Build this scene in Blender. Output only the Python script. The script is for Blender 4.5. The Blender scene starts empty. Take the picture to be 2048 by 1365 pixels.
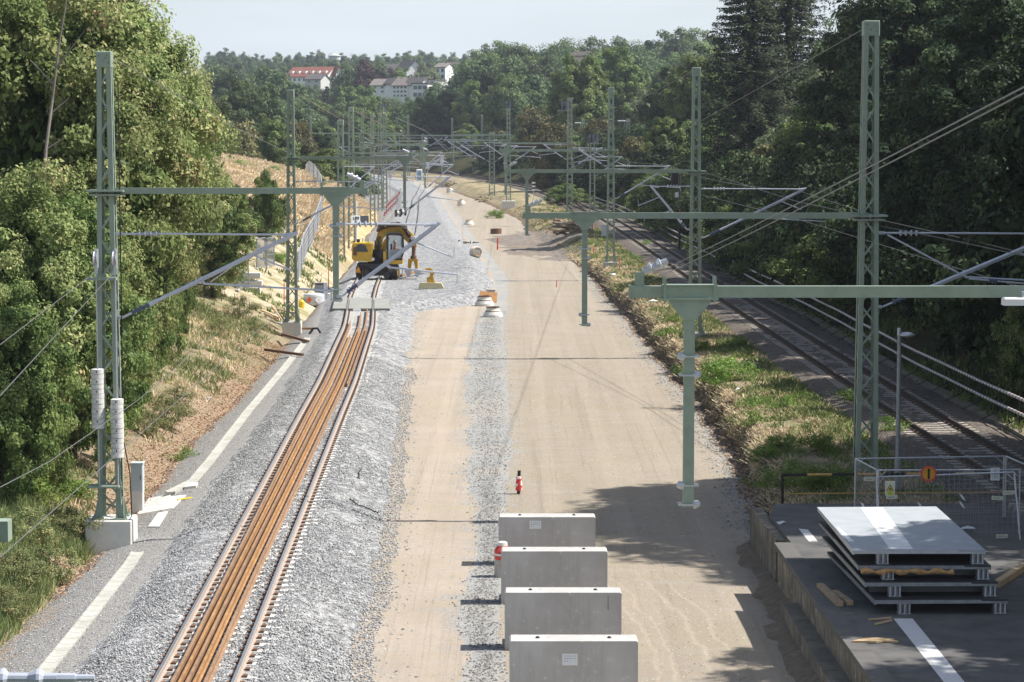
import bpy, math, random
import numpy as np
from mathutils import Vector, Matrix
random.seed(7)
RS = np.random.RandomState(11)
SC = bpy.context.scene
COL = SC.collection
# ---------------------------------------------------------------- camera facts (measured from known sizes: gauge, sleeper pitch, masts)
F = 4880.0; TH = math.radians(4.92); CZ = 10.58
def W(px, py, z=0.0):
    u = (px-1024)/F; v = (682.5-py)/F
    dy = math.cos(TH)+v*math.sin(TH); dz = -math.sin(TH)+v*math.cos(TH)
    t = (z-CZ)/dz
    return u*t, dy*t
def AT(px, py, D):
    u = (px-1024)/F; v = (682.5-py)/F
    dy = math.cos(TH)+v*math.sin(TH); dz = -math.sin(TH)+v*math.cos(TH)
    t = D/dy
    return u*t, D, CZ+dz*t
def ZR(py, D): return AT(1024, py, D)[2]
def XP(px, D): return (px-1024)/F*D*1.002
def vnoise(x, y, seed=0):
    x = np.asarray(x, float); y = np.asarray(y, float)
    xi = np.floor(x).astype(np.int64); yi = np.floor(y).astype(np.int64)
    xf = x-xi; yf = y-yi
    xf = xf*xf*(3-2*xf); yf = yf*yf*(3-2*yf)
    def h(a, b):
        n = (a*374761393+b*668265263+seed*974634777) & 0x7fffffff
        n = ((n ^ (n >> 13))*1274126177) & 0x7fffffff
        return ((n ^ (n >> 16)) & 0xffff)/65535.0
    a = h(xi, yi); b = h(xi+1, yi); c = h(xi, yi+1); d = h(xi+1, yi+1)
    return (a*(1-xf)+b*xf)*(1-yf)+(c*(1-xf)+d*xf)*yf
def fbm(x, y, s=1.0, o=4, seed=0):
    r = 0; a = 1.0; t = 0
    for k in range(o):
        r = r+a*(vnoise(np.asarray(x)/s*2**k, np.asarray(y)/s*2**k, seed+k)-.5); t += a; a *= .5
    return r/t*2
# ---------------------------------------------------------------- properties
def tag(o, label=None, cat=None, group=None, kind=None):
    if label: o['label'] = label
    if cat: o['category'] = cat
    if group: o['group'] = group
    if kind: o['kind'] = kind
    return o
def thing(name, label, cat, loc=(0, 0, 0), group=None, rz=0.0):
    o = bpy.data.objects.new(name, None); COL.objects.link(o)
    o.empty_display_size = .3
    o.location = loc; o.rotation_euler = (0, 0, rz)
    return tag(o, label, cat, group)
def copy_tree(o, parent=None):
    c = o.copy(); COL.objects.link(c); c.parent = parent
    for ch in list(o.children): copy_tree(ch, c)
    return c
_ONES = "zeroth first second third fourth fifth sixth seventh eighth ninth tenth eleventh twelfth thirteenth fourteenth fifteenth sixteenth seventeenth eighteenth nineteenth".split()
_TENS = {2: "twent", 3: "thirt", 4: "fort", 5: "fift", 6: "sixt", 7: "sevent", 8: "eight", 9: "ninet"}
def ordn(n):
    if n < 20: return _ONES[n]
    t, r = divmod(n, 10)
    if t > 9: return "hundred-and-"+ordn(n-100) if n > 100 else "hundredth"
    return _TENS[t]+"ieth" if r == 0 else _TENS[t]+"y-"+_ONES[r]
# ---------------------------------------------------------------- mesh builder
class MB:
    def __init__(s): s.v = []; s.f = []; s.m = []; s.cur = 0
    def mat(s, i): s.cur = i; return s
    def add(s, vs, fs):
        b = len(s.v); s.v += [tuple(v) for v in vs]
        for f in fs: s.f.append(tuple(b+i for i in f)); s.m.append(s.cur)
        return s
    def box(s, c, d, rz=0.0, R=None, taper=1.0):
        x, y, z = d[0]/2, d[1]/2, d[2]/2
        P = [(-x, -y, -z), (x, -y, -z), (x, y, -z), (-x, y, -z), (-x*taper, -y*taper, z), (x*taper, -y*taper, z), (x*taper, y*taper, z), (-x*taper, y*taper, z)]
        M = R if R is not None else (Matrix.Rotation(rz, 3, 'Z') if rz else None)
        if M is not None: P = [M @ Vector(p) for p in P]
        P = [(p[0]+c[0], p[1]+c[1], p[2]+c[2]) for p in P]
        return s.add(P, [(0, 3, 2, 1), (4, 5, 6, 7), (0, 1, 5, 4), (1, 2, 6, 5), (2, 3, 7, 6), (3, 0, 4, 7)])
    def bbox(s, c, d, b=.02, rz=0.0):
        """box with chamfered vertical and top edges"""
        x, y, z = d[0]/2, d[1]/2, d[2]/2
        ring = lambda X, Y, bb: [(-X+bb, -Y), (X-bb, -Y), (X, -Y+bb), (X, Y-bb), (X-bb, Y), (-X+bb, Y), (-X, Y-bb), (-X, -Y+bb)]
        P = [(p[0], p[1], -z) for p in ring(x, y, b)]+[(p[0], p[1], z-b) for p in ring(x, y, b)]+[(p[0], p[1], z) for p in ring(x-b, y-b, b*.6)]
        if rz:
            M = Matrix.Rotation(rz, 3, 'Z'); P = [M @ Vector(p) for p in P]
        P = [(p[0]+c[0], p[1]+c[1], p[2]+c[2]) for p in P]
        fs = [tuple(range(7, -1, -1)), tuple(range(16, 24))]
        for k in range(2):
            for i in range(8):
                j = (i+1) % 8; fs.append((k*8+i, k*8+j, k*8+8+j, k*8+8+i))
        return s.add(P, fs)
    def _fr(s, p0, p1, up=(0, 0, 1)):
        p0 = Vector(p0); p1 = Vector(p1); d = (p1-p0)
        if d.length < 1e-6: d = Vector((0, 0, 1e-4))
        dn = d.normalized(); u = Vector(up)
        if abs(dn.dot(u)) > .99: u = Vector((0, 1, 0))
        a = dn.cross(u).normalized(); b = a.cross(dn).normalized()
        return p0, p1, a, b
    def bar(s, p0, p1, w, h=None, up=(0, 0, 1)):
        h = w if h is None else h
        p0, p1, a, b = s._fr(p0, p1, up)
        P = []
        for p in (p0, p1):
            for i, j in ((-1, -1), (1, -1), (1, 1), (-1, 1)): P.append(p+a*(i*w/2)+b*(j*h/2))
        return s.add(P, [(0, 1, 2, 3), (7, 6, 5, 4), (0, 4, 5, 1), (1, 5, 6, 2), (2, 6, 7, 3), (3, 7, 4, 0)])
    def tube(s, p0, p1, r0, r1=None, n=8):
        r1 = r0 if r1 is None else r1
        p0, p1, a, b = s._fr(p0, p1)
        P = []
        for p, r in ((p0, r0), (p1, r1)):
            for k in range(n):
                t = 2*math.pi*k/n; P.append(p+a*(r*math.cos(t))+b*(r*math.sin(t)))
        return s.add(P, [(k, (k+1) % n, n+(k+1) % n, n+k) for k in range(n)]+[tuple(range(n-1, -1, -1)), tuple(range(n, 2*n))])
    def path(s, pts, r, n=6):
        pts = [Vector(p) for p in pts]; P = []; fs = []
        m = len(pts)
        for i, p in enumerate(pts):
            d = (pts[min(i+1, m-1)]-pts[max(i-1, 0)]).normalized()
            u = Vector((0, 0, 1)) if abs(d.z) < .95 else Vector((0, 1, 0))
            a = d.cross(u).normalized(); b = a.cross(d)
            rr = r[i] if hasattr(r, '__len__') else r
            for k in range(n):
                t = 2*math.pi*k/n; P.append(p+a*(rr*math.cos(t))+b*(rr*math.sin(t)))
        for i in range(m-1):
            for k in range(n): fs.append((i*n+k, i*n+(k+1) % n, (i+1)*n+(k+1) % n, (i+1)*n+k))
        fs += [tuple(range(n-1, -1, -1)), tuple(range((m-1)*n, m*n))]
        return s.add(P, fs)
    def lathe(s, c, prof, n=16, axis=None):
        """prof: (radius, height) from bottom to top; axis: optional direction instead of +Z"""
        P = []; m = len(prof)
        if axis is not None: _, _, a, b = s._fr((0, 0, 0), axis); d = Vector(axis).normalized()
        for r, z in prof:
            for k in range(n):
                t = 2*math.pi*k/n
                if axis is None: P.append((c[0]+r*math.cos(t), c[1]+r*math.sin(t), c[2]+z))
                else: P.append(Vector(c)+a*(r*math.cos(t))+b*(r*math.sin(t))+d*z)
        fs = []
        for i in range(m-1):
            for k in range(n): fs.append((i*n+k, i*n+(k+1) % n, (i+1)*n+(k+1) % n, (i+1)*n+k))
        if prof[0][0] > 0: fs.append(tuple(range(n-1, -1, -1)))
        if prof[-1][0] > 0: fs.append(tuple(range((m-1)*n, m*n)))
        return s.add(P, fs)
    def prism(s, poly, y0, y1, plane='xz'):
        """extrude a polygon; plane xz: poly in (x,z) extruded along y; xy: along z; yz: along x"""
        n = len(poly)
        def pt(a, b, t):
            return (a, t, b) if plane == 'xz' else ((a, b, t) if plane == 'xy' else (t, a, b))
        P = [pt(a, b, y0) for a, b in poly]+[pt(a, b, y1) for a, b in poly]
        return s.add(P, [tuple(range(n)), tuple(range(2*n-1, n-1, -1))]+[(i, n+i, n+(i+1) % n, (i+1) % n) for i in range(n)])
    def build(s, name, mats, parent=None, loc=None, smooth=False, fix=True):
        me = bpy.data.meshes.new(name)
        me.from_pydata([tuple(v) for v in s.v], [], s.f)
        if not isinstance(mats, (list, tuple)): mats = [mats]
        for m in mats: me.materials.append(m)
        if any(s.m): me.polygons.foreach_set('material_index', s.m)
        if fix:
            import bmesh
            bm = bmesh.new(); bm.from_mesh(me); bmesh.ops.recalc_face_normals(bm, faces=bm.faces); bm.to_mesh(me); bm.free()
        if smooth: me.polygons.foreach_set('use_smooth', [True]*len(me.polygons))
        me.update()
        o = bpy.data.objects.new(name, me); COL.objects.link(o)
        if parent is not None: o.parent = parent
        if loc is not None: o.location = loc
        return o
def npmesh(name, V, Fq, mats, attr=None, smooth=False, midx=None):
    """numpy mesh: V (n,3), Fq (m,4) or (m,3); attr = {'name': (n,) float per vertex}"""
    me = bpy.data.meshes.new(name)
    k = Fq.shape[1]
    me.vertices.add(len(V)); me.vertices.foreach_set('co', V.astype(np.float32).ravel())
    me.loops.add(Fq.size); me.loops.foreach_set('vertex_index', Fq.astype(np.int32).ravel())
    me.polygons.add(len(Fq)); me.polygons.foreach_set('loop_start', np.arange(0, Fq.size, k, dtype=np.int32))
    me.polygons.foreach_set('loop_total', np.full(len(Fq), k, dtype=np.int32))
    for m in (mats if isinstance(mats, (list, tuple)) else [mats]): me.materials.append(m)
    if midx is not None: me.polygons.foreach_set('material_index', midx.astype(np.int32))
    if smooth: me.polygons.foreach_set('use_smooth', np.ones(len(Fq), dtype=bool))
    for a, vals in (attr or {}).items():
        at = me.attributes.new(a, 'FLOAT', 'POINT'); at.data.foreach_set('value', vals.astype(np.float32))
    me.update(calc_edges=True)
    return me
def link(name, me, parent=None, loc=None, **kw):
    o = bpy.data.objects.new(name, me); COL.objects.link(o)
    if parent is not None: o.parent = parent
    if loc is not None: o.location = loc
    return tag(o, **kw)
# ---------------------------------------------------------------- materials
def _mat(name):
    m = bpy.data.materials.new(name); m.use_nodes = True
    nt = m.node_tree; b = nt.nodes['Principled BSDF']; return m, nt, b
def N(nt, t, **kw):
    n = nt.nodes.new(t)
    for k, v in kw.items():
        if k == 'inp':
            for a, b in v.items(): n.inputs[a].default_value = b
        else: setattr(n, k, v)
    return n
def ramp(nt, fac, stops, interp='LINEAR'):
    r = N(nt, 'ShaderNodeValToRGB'); r.color_ramp.interpolation = interp
    e = r.color_ramp.elements
    while len(e) < len(stops): e.new(.5)
    for i, (p, c) in enumerate(stops):
        e[i].position = p; e[i].color = (c[0], c[1], c[2], 1) if hasattr(c, '__len__') else (c, c, c, 1)
    if fac is not None: nt.links.new(fac, r.inputs[0])
    return r.outputs[0]
def mix(nt, fac, a, b, blend='MIX'):
    n = N(nt, 'ShaderNodeMix', data_type='RGBA', blend_type=blend)
    for i, x in ((0, fac), (6, a), (7, b)):
        if hasattr(x, 'is_linked') or hasattr(x, 'node'): nt.links.new(x, n.inputs[i])
        elif hasattr(x, '__len__'): n.inputs[i].default_value = (x[0], x[1], x[2], 1)
        else: n.inputs[i].default_value = x
    return n.outputs[2]
def coords(nt): return N(nt, 'ShaderNodeTexCoord').outputs['Object']
def noise(nt, co, scale, detail=4, rough=.6, out=0, stretch=None):
    if stretch:
        mp = N(nt, 'ShaderNodeMapping'); mp.inputs['Scale'].default_value = stretch
        nt.links.new(co, mp.inputs[0]); co = mp.outputs[0]
    n = N(nt, 'ShaderNodeTexNoise', inp={'Scale': scale, 'Detail': detail, 'Roughness': rough}); nt.links.new(co, n.inputs['Vector'])
    return n.outputs[out]
def voro(nt, co, scale, out='Color', feature='F1', rnd=1.0):
    n = N(nt, 'ShaderNodeTexVoronoi', feature=feature, inp={'Scale': scale, 'Randomness': rnd}); nt.links.new(co, n.inputs['Vector'])
    return n.outputs[out]
def bump(nt, b, h, strength, dist):
    n = N(nt, 'ShaderNodeBump', inp={'Strength': strength, 'Distance': dist}); nt.links.new(h, n.inputs['Height'])
    nt.links.new(n.outputs[0], b.inputs['Normal']); return n
def bw(nt, c):
    n = N(nt, 'ShaderNodeRGBToBW'); nt.links.new(c, n.inputs[0]); return n.outputs[0]
def attrf(nt, name): return N(nt, 'ShaderNodeAttribute', attribute_name=name).outputs['Fac']
def maprange(nt, v, a, b, c=0.0, d=1.0):
    n = N(nt, 'ShaderNodeMapRange', inp={1: a, 2: b, 3: c, 4: d}); nt.links.new(v, n.inputs[0]); return n.outputs[0]
def worn(name, c, rough=.6, metal=0.0, var=.25, scale=3.0, dirt=None, dirt_amt=.35, bumpd=.004, spec=.4):
    """painted / metal / wood / concrete with uneven tone, blotches of dirt and fine relief"""
    m, nt, b = _mat(name); co = coords(nt)
    n1 = noise(nt, co, scale, 6, .65)
    lo = tuple(x*(1-var) for x in c); hi = tuple(min(1, x*(1+var)) for x in c)
    col = ramp(nt, n1, [(.3, lo), (.7, hi)])
    if dirt:
        n2 = noise(nt, co, scale*2.7, 8, .7)
        col = mix(nt, ramp(nt, n2, [(.5, 0.0), (.72, dirt_amt)]), col, dirt)
    nt.links.new(col, b.inputs['Base Color'])
    b.inputs['Roughness'].default_value = rough; b.inputs['Metallic'].default_value = metal
    b.inputs['Specular IOR Level'].default_value = spec
    bump(nt, b, noise(nt, co, scale*14, 4), .4, bumpd)
    return m
M = {}
M['green'] = worn('mast_green_paint', (.26, .325, .262), .5, 0, .09, 1.5, (.17, .175, .12), .45)
M['galv'] = worn('galvanised_steel', (.50, .52, .56), .42, .55, .12, 6, (.3, .3, .3), .3)
M['galvdark'] = worn('weathered_and_shaded_steel', (.27, .29, .31), .5, .4, .2, 4, (.14, .12, .10), .5)
M['alu'] = worn('aluminium_tube', (.55, .58, .66), .38, .35, .06, 5)
M['insul'] = worn('insulator_grey', (.42, .45, .52), .3, 0, .05, 5)
M['insuld'] = worn('insulator_blue_grey', (.10, .12, .20), .3, 0, .05, 5)
M['conc'] = worn('concrete', (.46, .44, .40), .9, 0, .14, 2.2, (.28, .25, .20), .45, .006, .2)
M['concnew'] = worn('new_concrete', (.60, .60, .58), .9, 0, .09, 2.5, (.42, .40, .36), .35, .004, .2)
M['concwhite'] = worn('bright_concrete', (.66, .65, .61), .9, 0, .07, 2.5, (.48, .45, .40), .4, .004, .2)
M['concold'] = worn('old_concrete', (.22, .19, .155), .95, 0, .3, 1.4, (.08, .07, .055), .7, .012, .1)
M['rust'] = worn('rust_orange', (.34, .19, .085), .75, 0, .3, 2.0, (.17, .11, .075), .8, .004, .25)
M['rust2'] = worn('rust_greybrown', (.28, .17, .10), .75, 0, .3, 2.2, (.15, .10, .07), .8)
M['rustdark'] = worn('rust_brown', (.15, .085, .055), .85, 0, .3, 4, (.07, .045, .03), .6)
M['railside'] = worn('rail_side', (.36, .305, .265), .8, 0, .15, 5, (.35, .22, .15), .5)
M['railsideold'] = worn('old_rail_side', (.065, .045, .035), .9, 0, .25, 5)
M['railtop'] = worn('rail_head_steel', (.34, .36, .40), .35, .7, .08, 5)
M['black'] = worn('black_rubber', (.018, .018, .02), .8, 0, .2, 5, (.06, .05, .045), .4)
M['darksteel'] = worn('dark_steel', (.045, .045, .05), .6, .3, .25, 4, (.10, .08, .06), .5)
M['yellow'] = worn('machine_yellow', (.60, .36, .04), .5, 0, .15, 2, (.22, .15, .07), .7)
M['yellowpale'] = worn('faded_yellow', (.62, .55, .33), .6, 0, .1, 2, (.4, .33, .2), .4)
M['orange'] = worn('sign_orange', (.75, .16, .02), .5, 0, .05, 2)
M['red'] = worn('red_plastic', (.62, .06, .05), .5, 0, .12, 4, (.3, .15, .12), .3)
M['white'] = worn('white_paint', (.74, .75, .76), .5, 0, .05, 3, (.5, .48, .44), .3)
M['blue'] = worn('blue_plastic', (.20, .38, .52), .5, 0, .08, 3)
M['paper'] = worn('paper_white', (.70, .74, .78), .7, 0, .05, 3)
M['cream'] = worn('cream_tag', (.60, .62, .50), .6, 0, .06, 5)
M['ink'] = worn('ink_black', (.02, .02, .02), .7, 0, .1, 3)
M['slate'] = worn('board_dark', (.07, .075, .08), .6, 0, .1, 3)
M['signyellow'] = worn('sign_yellow', (.70, .52, .03), .5, 0, .08, 3)
M['signlime'] = worn('sign_lime', (.55, .62, .05), .5, 0, .06, 3)
M['signamber'] = worn('sign_amber', (.55, .28, .03), .5, 0, .06, 3)
M['wood'] = worn('timber', (.40, .29, .18), .85, 0, .22, 3, (.22, .15, .09), .5)
M['woodpale'] = worn('pale_timber', (.55, .40, .23), .85, 0, .18, 3, (.35, .22, .12), .5)
M['bark'] = worn('bark', (.13, .105, .08), .95, 0, .35, 3, (.05, .04, .035), .6, .02, .1)
M['glass'] = worn('dark_glass', (.03, .04, .05), .1, 0, .2, 1, spec=.8)
M['skin'] = worn('skin', (.50, .28, .20), .6)
M['hivis'] = worn('orange_workwear', (.70, .16, .04), .8)
M['cable'] = worn('cable_black', (.025, .025, .028), .7)
M['wire'] = worn('wire_grey', (.20, .19, .19), .5, .5, .1, 3)
M['wirerust'] = worn('wire_brown', (.30, .22, .17), .6, .3, .1, 3)
# ---------------------------------------------------------------- ground plan: X of each feature line as a function of Y (metres)
def curve(pts, n=9):
    pts = sorted(pts); ys = np.array([p[0] for p in pts], float); xs = np.array([p[1] for p in pts], float)
    g = np.arange(0, 901, 1.0); v = np.interp(g, ys, xs)
    for _ in range(2):
        k = np.ones(n)/n; vp = np.concatenate([np.full(n, v[0]), v, np.full(n, v[-1])]); v = np.convolve(vp, k, 'same')[n:-n]
    return lambda Y: np.interp(Y, g, v)
FL = curve([(20, -11.6), (54, -11.3), (58, -10.95), (64, -11.1), (76, -11.45), (107, -11.7), (125, -11.9), (150, -12.5), (180, -13.0), (220, -13.9), (260, -15.6), (300, -16.6), (334, -18.5), (420, -26), (530, -40), (660, -70)])
BL = curve([(20, -8.6), (54, -8.7), (64, -8.95), (76, -9.3), (100, -9.6), (128, -10.2), (150, -11.8), (180, -12.4), (220, -13.1), (260, -14.7), (300, -15.2), (334, -16), (420, -19.5), (530, -30), (660, -60)])
TL = curve([(20, -5.7), (45.4, -6.02), (55.6, -6.28), (71.7, -6.66), (89, -7.08), (101.7, -7.35), (130.8, -8.28), (141.8, -8.86), (152.5, -9.46), (165, -9.96), (180, -10.4), (230, -10.9), (300, -12.5), (420, -17.5), (530, -26), (660, -50)], 5)
BR = curve([(20, -3.1), (48, -3.34), (59, -3.53), (72, -3.8), (84, -4.13), (99, -4.59), (122, -5.19), (142, -5.72), (150, -6.0), (154, -3.4), (158, -1.3), (180, -1.6), (208, -2.5), (259, -5.3), (321, -8.2), (422, -13.0), (525, -21), (660, -46)], 3)
SL = curve([(20, -1.0), (68, -1.05), (80, -1.45), (122, -2.25), (142, -2.0), (152, -1.6), (158, -1.0), (180, -1.3), (208, -2.2), (259, -4.9), (321, -7.6), (422, -12.3), (525, -20), (660, -45)], 3)
SR = curve([(20, -.4), (68, -.25), (91, .0), (122, -.5), (142, -.4), (180, -.3), (208, -1.5), (259, -4.2), (321, -7.0), (422, -11.8), (525, -19), (660, -44)], 5)
BK = curve([(20, 7.3), (48, 7.2), (58, 7.1), (63, 6.9), (72, 7.1), (84, 7.4), (98, 7.6), (113, 7.2), (143, 6.9), (173, 6.3), (200, 5.6), (220, 4.0), (250, 2.4), (307, .8), (370, -3.6), (450, -11), (530, -17), (660, -42)], 7)
TR = curve([(20, 15.3), (45, 14.95), (73, 14.3), (88.5, 13.97), (157, 12.73), (215, 11.9), (270, 10.9), (345, 7.84), (418, 3.59), (477, -2.34), (562, -14.2), (612, -28), (637, -37), (660, -50)], 9)
def sstep(a, b, x):
    t = np.clip((np.asarray(x, float)-a)/(b-a), 0, 1); return t*t*(3-2*t)
def jag(Y, s, a, seed): return a*fbm(Y, np.zeros_like(np.asarray(Y, float))+seed, s, 4, seed)
def hill(X, Y):
    """broad rise behind everything"""
    X = np.asarray(X, float); Y = np.asarray(Y, float)
    r = .058*np.maximum(Y-700, 0)
    r = np.minimum(r, 16+.045*np.maximum(Y-900, 0)); r = np.minimum(r, 52+0*Y)
    r = r+6*fbm(X, Y, 260, 3, 5)*sstep(800, 1100, Y)
    r = r+9*sstep(30, 120, X+0*Y)*sstep(640, 760, Y)
    return r
def H(X, Y):
    X = np.asarray(X, float); Y = np.asarray(Y, float)
    fl, bl, tl, br, bk, tr = FL(Y), BL(Y), TL(Y), BR(Y), BK(Y), TR(Y)
    z = np.full(np.broadcast(X, Y).shape, -.5)
    # new ballast bed
    zb = np.minimum(.02, np.minimum(-.28+(X-bl)*.36+.0*Y, -.5+(br-X)*.36))
    zb = zb+.055*np.clip((tl-.86-X)/.1, 0, 1)*np.clip((X-tl+2.1)/.8, 0, 1)+.03*np.clip((X-tl-.3)/.1, 0, 1)*np.clip((tl+.7-X)/.06, 0, 1)+.035*np.clip((X-tl-1.0)/.1, 0, 1)*np.clip((tl+2-X)/.8, 0, 1)
    pile = .55*np.exp(-((X+3.2)/2.2)**2-((Y-186)/13)**2)+.25*np.exp(-((X+2.4)/1.2)**2-((Y-162)/4)**2)
    zb = zb+pile
    zb = np.maximum(zb, -.5)
    z = np.where((X > bl) & (X < br), zb, z)
    # service path down to the ditch on the left
    t = np.clip((bl-X)/np.maximum(bl-fl, .1), 0, 1)
    z = np.where(X <= bl, -.28-.42*t**2, z)
    # left embankment
    d = np.maximum(fl-X, 0)
    sl = np.interp(Y, [0, 100, 135, 160, 200, 260, 330, 350, 900], [.42, .42, .36, .60, .80, .95, .85, .3, .12])
    cap = np.interp(Y, [0, 60, 110, 140, 175, 210, 260, 318, 350, 400, 900], [4.6, 4.6, 4.4, 3.6, 6.6, 9.3, 9.7, 8.6, 2.0, .8, .6])
    rise = cap*(1-np.exp(-sl*d/cap*1.15))
    rise = rise+.02*np.maximum(d-20, 0)
    rough = np.clip(d/3, 0, 1)*(.35*fbm(X, Y, 5, 4, 3)+.12*fbm(X, Y, 1.1, 3, 9))
    z = np.where(X < fl, -.7+rise+rough, z)
    # island between formation and old track
    e = np.clip((X-bk)/np.interp(Y, [0, 195, 225, 700], [.85, .85, 3.5, 5]), 0, 1)
    e = e*e*(3-2*e)
    zi = -.5+.88*e+.27*np.clip((X-bk)/2.6, 0, 1)+.3*fbm(X, Y, .9, 4, 23)*e*(1-e)*3+.16*fbm(X, Y, 2.2, 4, 21)*e+.06*fbm(X, Y, .5, 2, 22)*e
    z = np.where((X >= bk), zi, z)
    # old track bed
    a = np.abs(X-tr); zt = .70-np.clip(a-1.7, 0, 1)*.22
    k = np.clip((2.9-a)/.6, 0, 1)
    z = np.where((a < 2.9), z*(1-k)+zt*k, z)
    # right cutting slope
    d = np.maximum(X-(tr+3.7), 0)
    capr = np.interp(Y, [0, 200, 300, 420, 560, 660], [8.5, 8.5, 9, 10, 9, 6])
    rr = capr*(1-np.exp(-.62*d/capr*1.1))+.03*np.maximum(d-20, 0)
    zr = np.where(X > tr+2.9, .48+rr+np.clip(d/3, 0, 1)*.3*fbm(X, Y, 4, 4, 31), 0)
    z = np.where(X > tr+2.9, zr, z)
    # earth mound in the middle distance
    z = z+0*np.where((X < bk+3), .9*np.exp(-((X-2.2)/2.6)**2-((Y-238)/16)**2)+.5*np.exp(-((X-5.5)/2)**2-((Y-222)/10)**2), 0)
    z = np.where((Y < 64.4) & (X > 6.3), np.minimum(z, .3-.6*sstep(66, 60, Y)*0), z)
    z = z+hill(X, Y)
    return z
def h1(x, y): return float(H(np.array([x]), np.array([y]))[0])
YS = [18.0]
while YS[-1] < 660: YS.append(min(660, YS[-1]+max(.22, (YS[-1]/60)**1.7*.25)))
YS = np.array(YS)
def micro(name, z, X, Y):
    if name == 'ballast': return z+.035*fbm(X, Y, .35, 2, 41)+.03*fbm(X, Y, 1.6, 2, 42)
    if name == 'sand': return z+.015*fbm(X, Y, .8, 3, 43)
    return z
def strip(name, cl, cr, nx, mat, label, prof=None, mic='', kind='structure'):
    L = cl(YS); Rr = cr(YS)
    t = np.linspace(0, 1, nx) if prof is None else prof
    X = L[:, None]+(Rr-L)[:, None]*t[None, :]; Y = np.repeat(YS[:, None], len(t), 1)
    Z = H(X, Y); 
    inner = np.ones_like(Z); inner[:, 0] = 0; inner[:, -1] = 0
    Z = Z+(micro(mic, Z, X, Y)-Z)*inner
    n, m = X.shape; idx = np.arange(n*m).reshape(n, m)
    Q = np.stack([idx[:-1, :-1], idx[:-1, 1:], idx[1:, 1:], idx[1:, :-1]], -1).reshape(-1, 4)
    edge = np.minimum((X-L[:, None]), (Rr[:, None]-X))
    me = npmesh(name, np.stack([X, Y, Z], -1).reshape(-1, 3), Q, mat, {'edge': edge.ravel(), 'dl': (X-L[:, None]).ravel(), 'dr': (Rr[:, None]-X).ravel()}, smooth=True)
    return link(name, me, kind=kind, label=label)
# ---------------------------------------------------------------- ground materials
def m_ballast():
    m, nt, b = _mat('new_ballast'); co = coords(nt)
    c1 = bw(nt, voro(nt, co, 19)); big = noise(nt, co, .5, 3)
    g = ramp(nt, c1, [(.0, (.20, .205, .21)), (.28, (.37, .38, .385)), (.6, (.49, .495, .495)), (1, (.60, .595, .585))])
    g = mix(nt, ramp(nt, big, [(.35, 0.0), (.65, .35)]), g, (.44, .445, .445))
    g = mix(nt, .75, g, ramp(nt, bw(nt, voro(nt, co, 4.5)), [(.3, (.5, .5, .53)), (.5, (.88, .88, .88)), (.68, (1, 1, 1))]), 'MULTIPLY')
    g = mix(nt, .8, g, ramp(nt, bw(nt, voro(nt, co, 9)), [(.3, (.5, .5, .52)), (.5, (.9, .9, .9)), (.68, (1, 1, 1))]), 'MULTIPLY')
    dirt = noise(nt, co, 2.2, 5)
    g = mix(nt, ramp(nt, dirt, [(.62, 0.0), (.75, .35)]), g, (.45, .39, .30))
    nt.links.new(g, b.inputs['Base Color']); b.inputs['Roughness'].default_value = .95; b.inputs['Specular IOR Level'].default_value = .15
    d = voro(nt, co, 19, 'Distance'); d2 = voro(nt, co, 5, 'Distance')
    mm = N(nt, 'ShaderNodeMath', operation='ADD'); nt.links.new(d, mm.inputs[0]); nt.links.new(d2, mm.inputs[1])
    bn = bump(nt, b, mm.outputs[0], 1.0, .05); bn.invert = True
    return m
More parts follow.
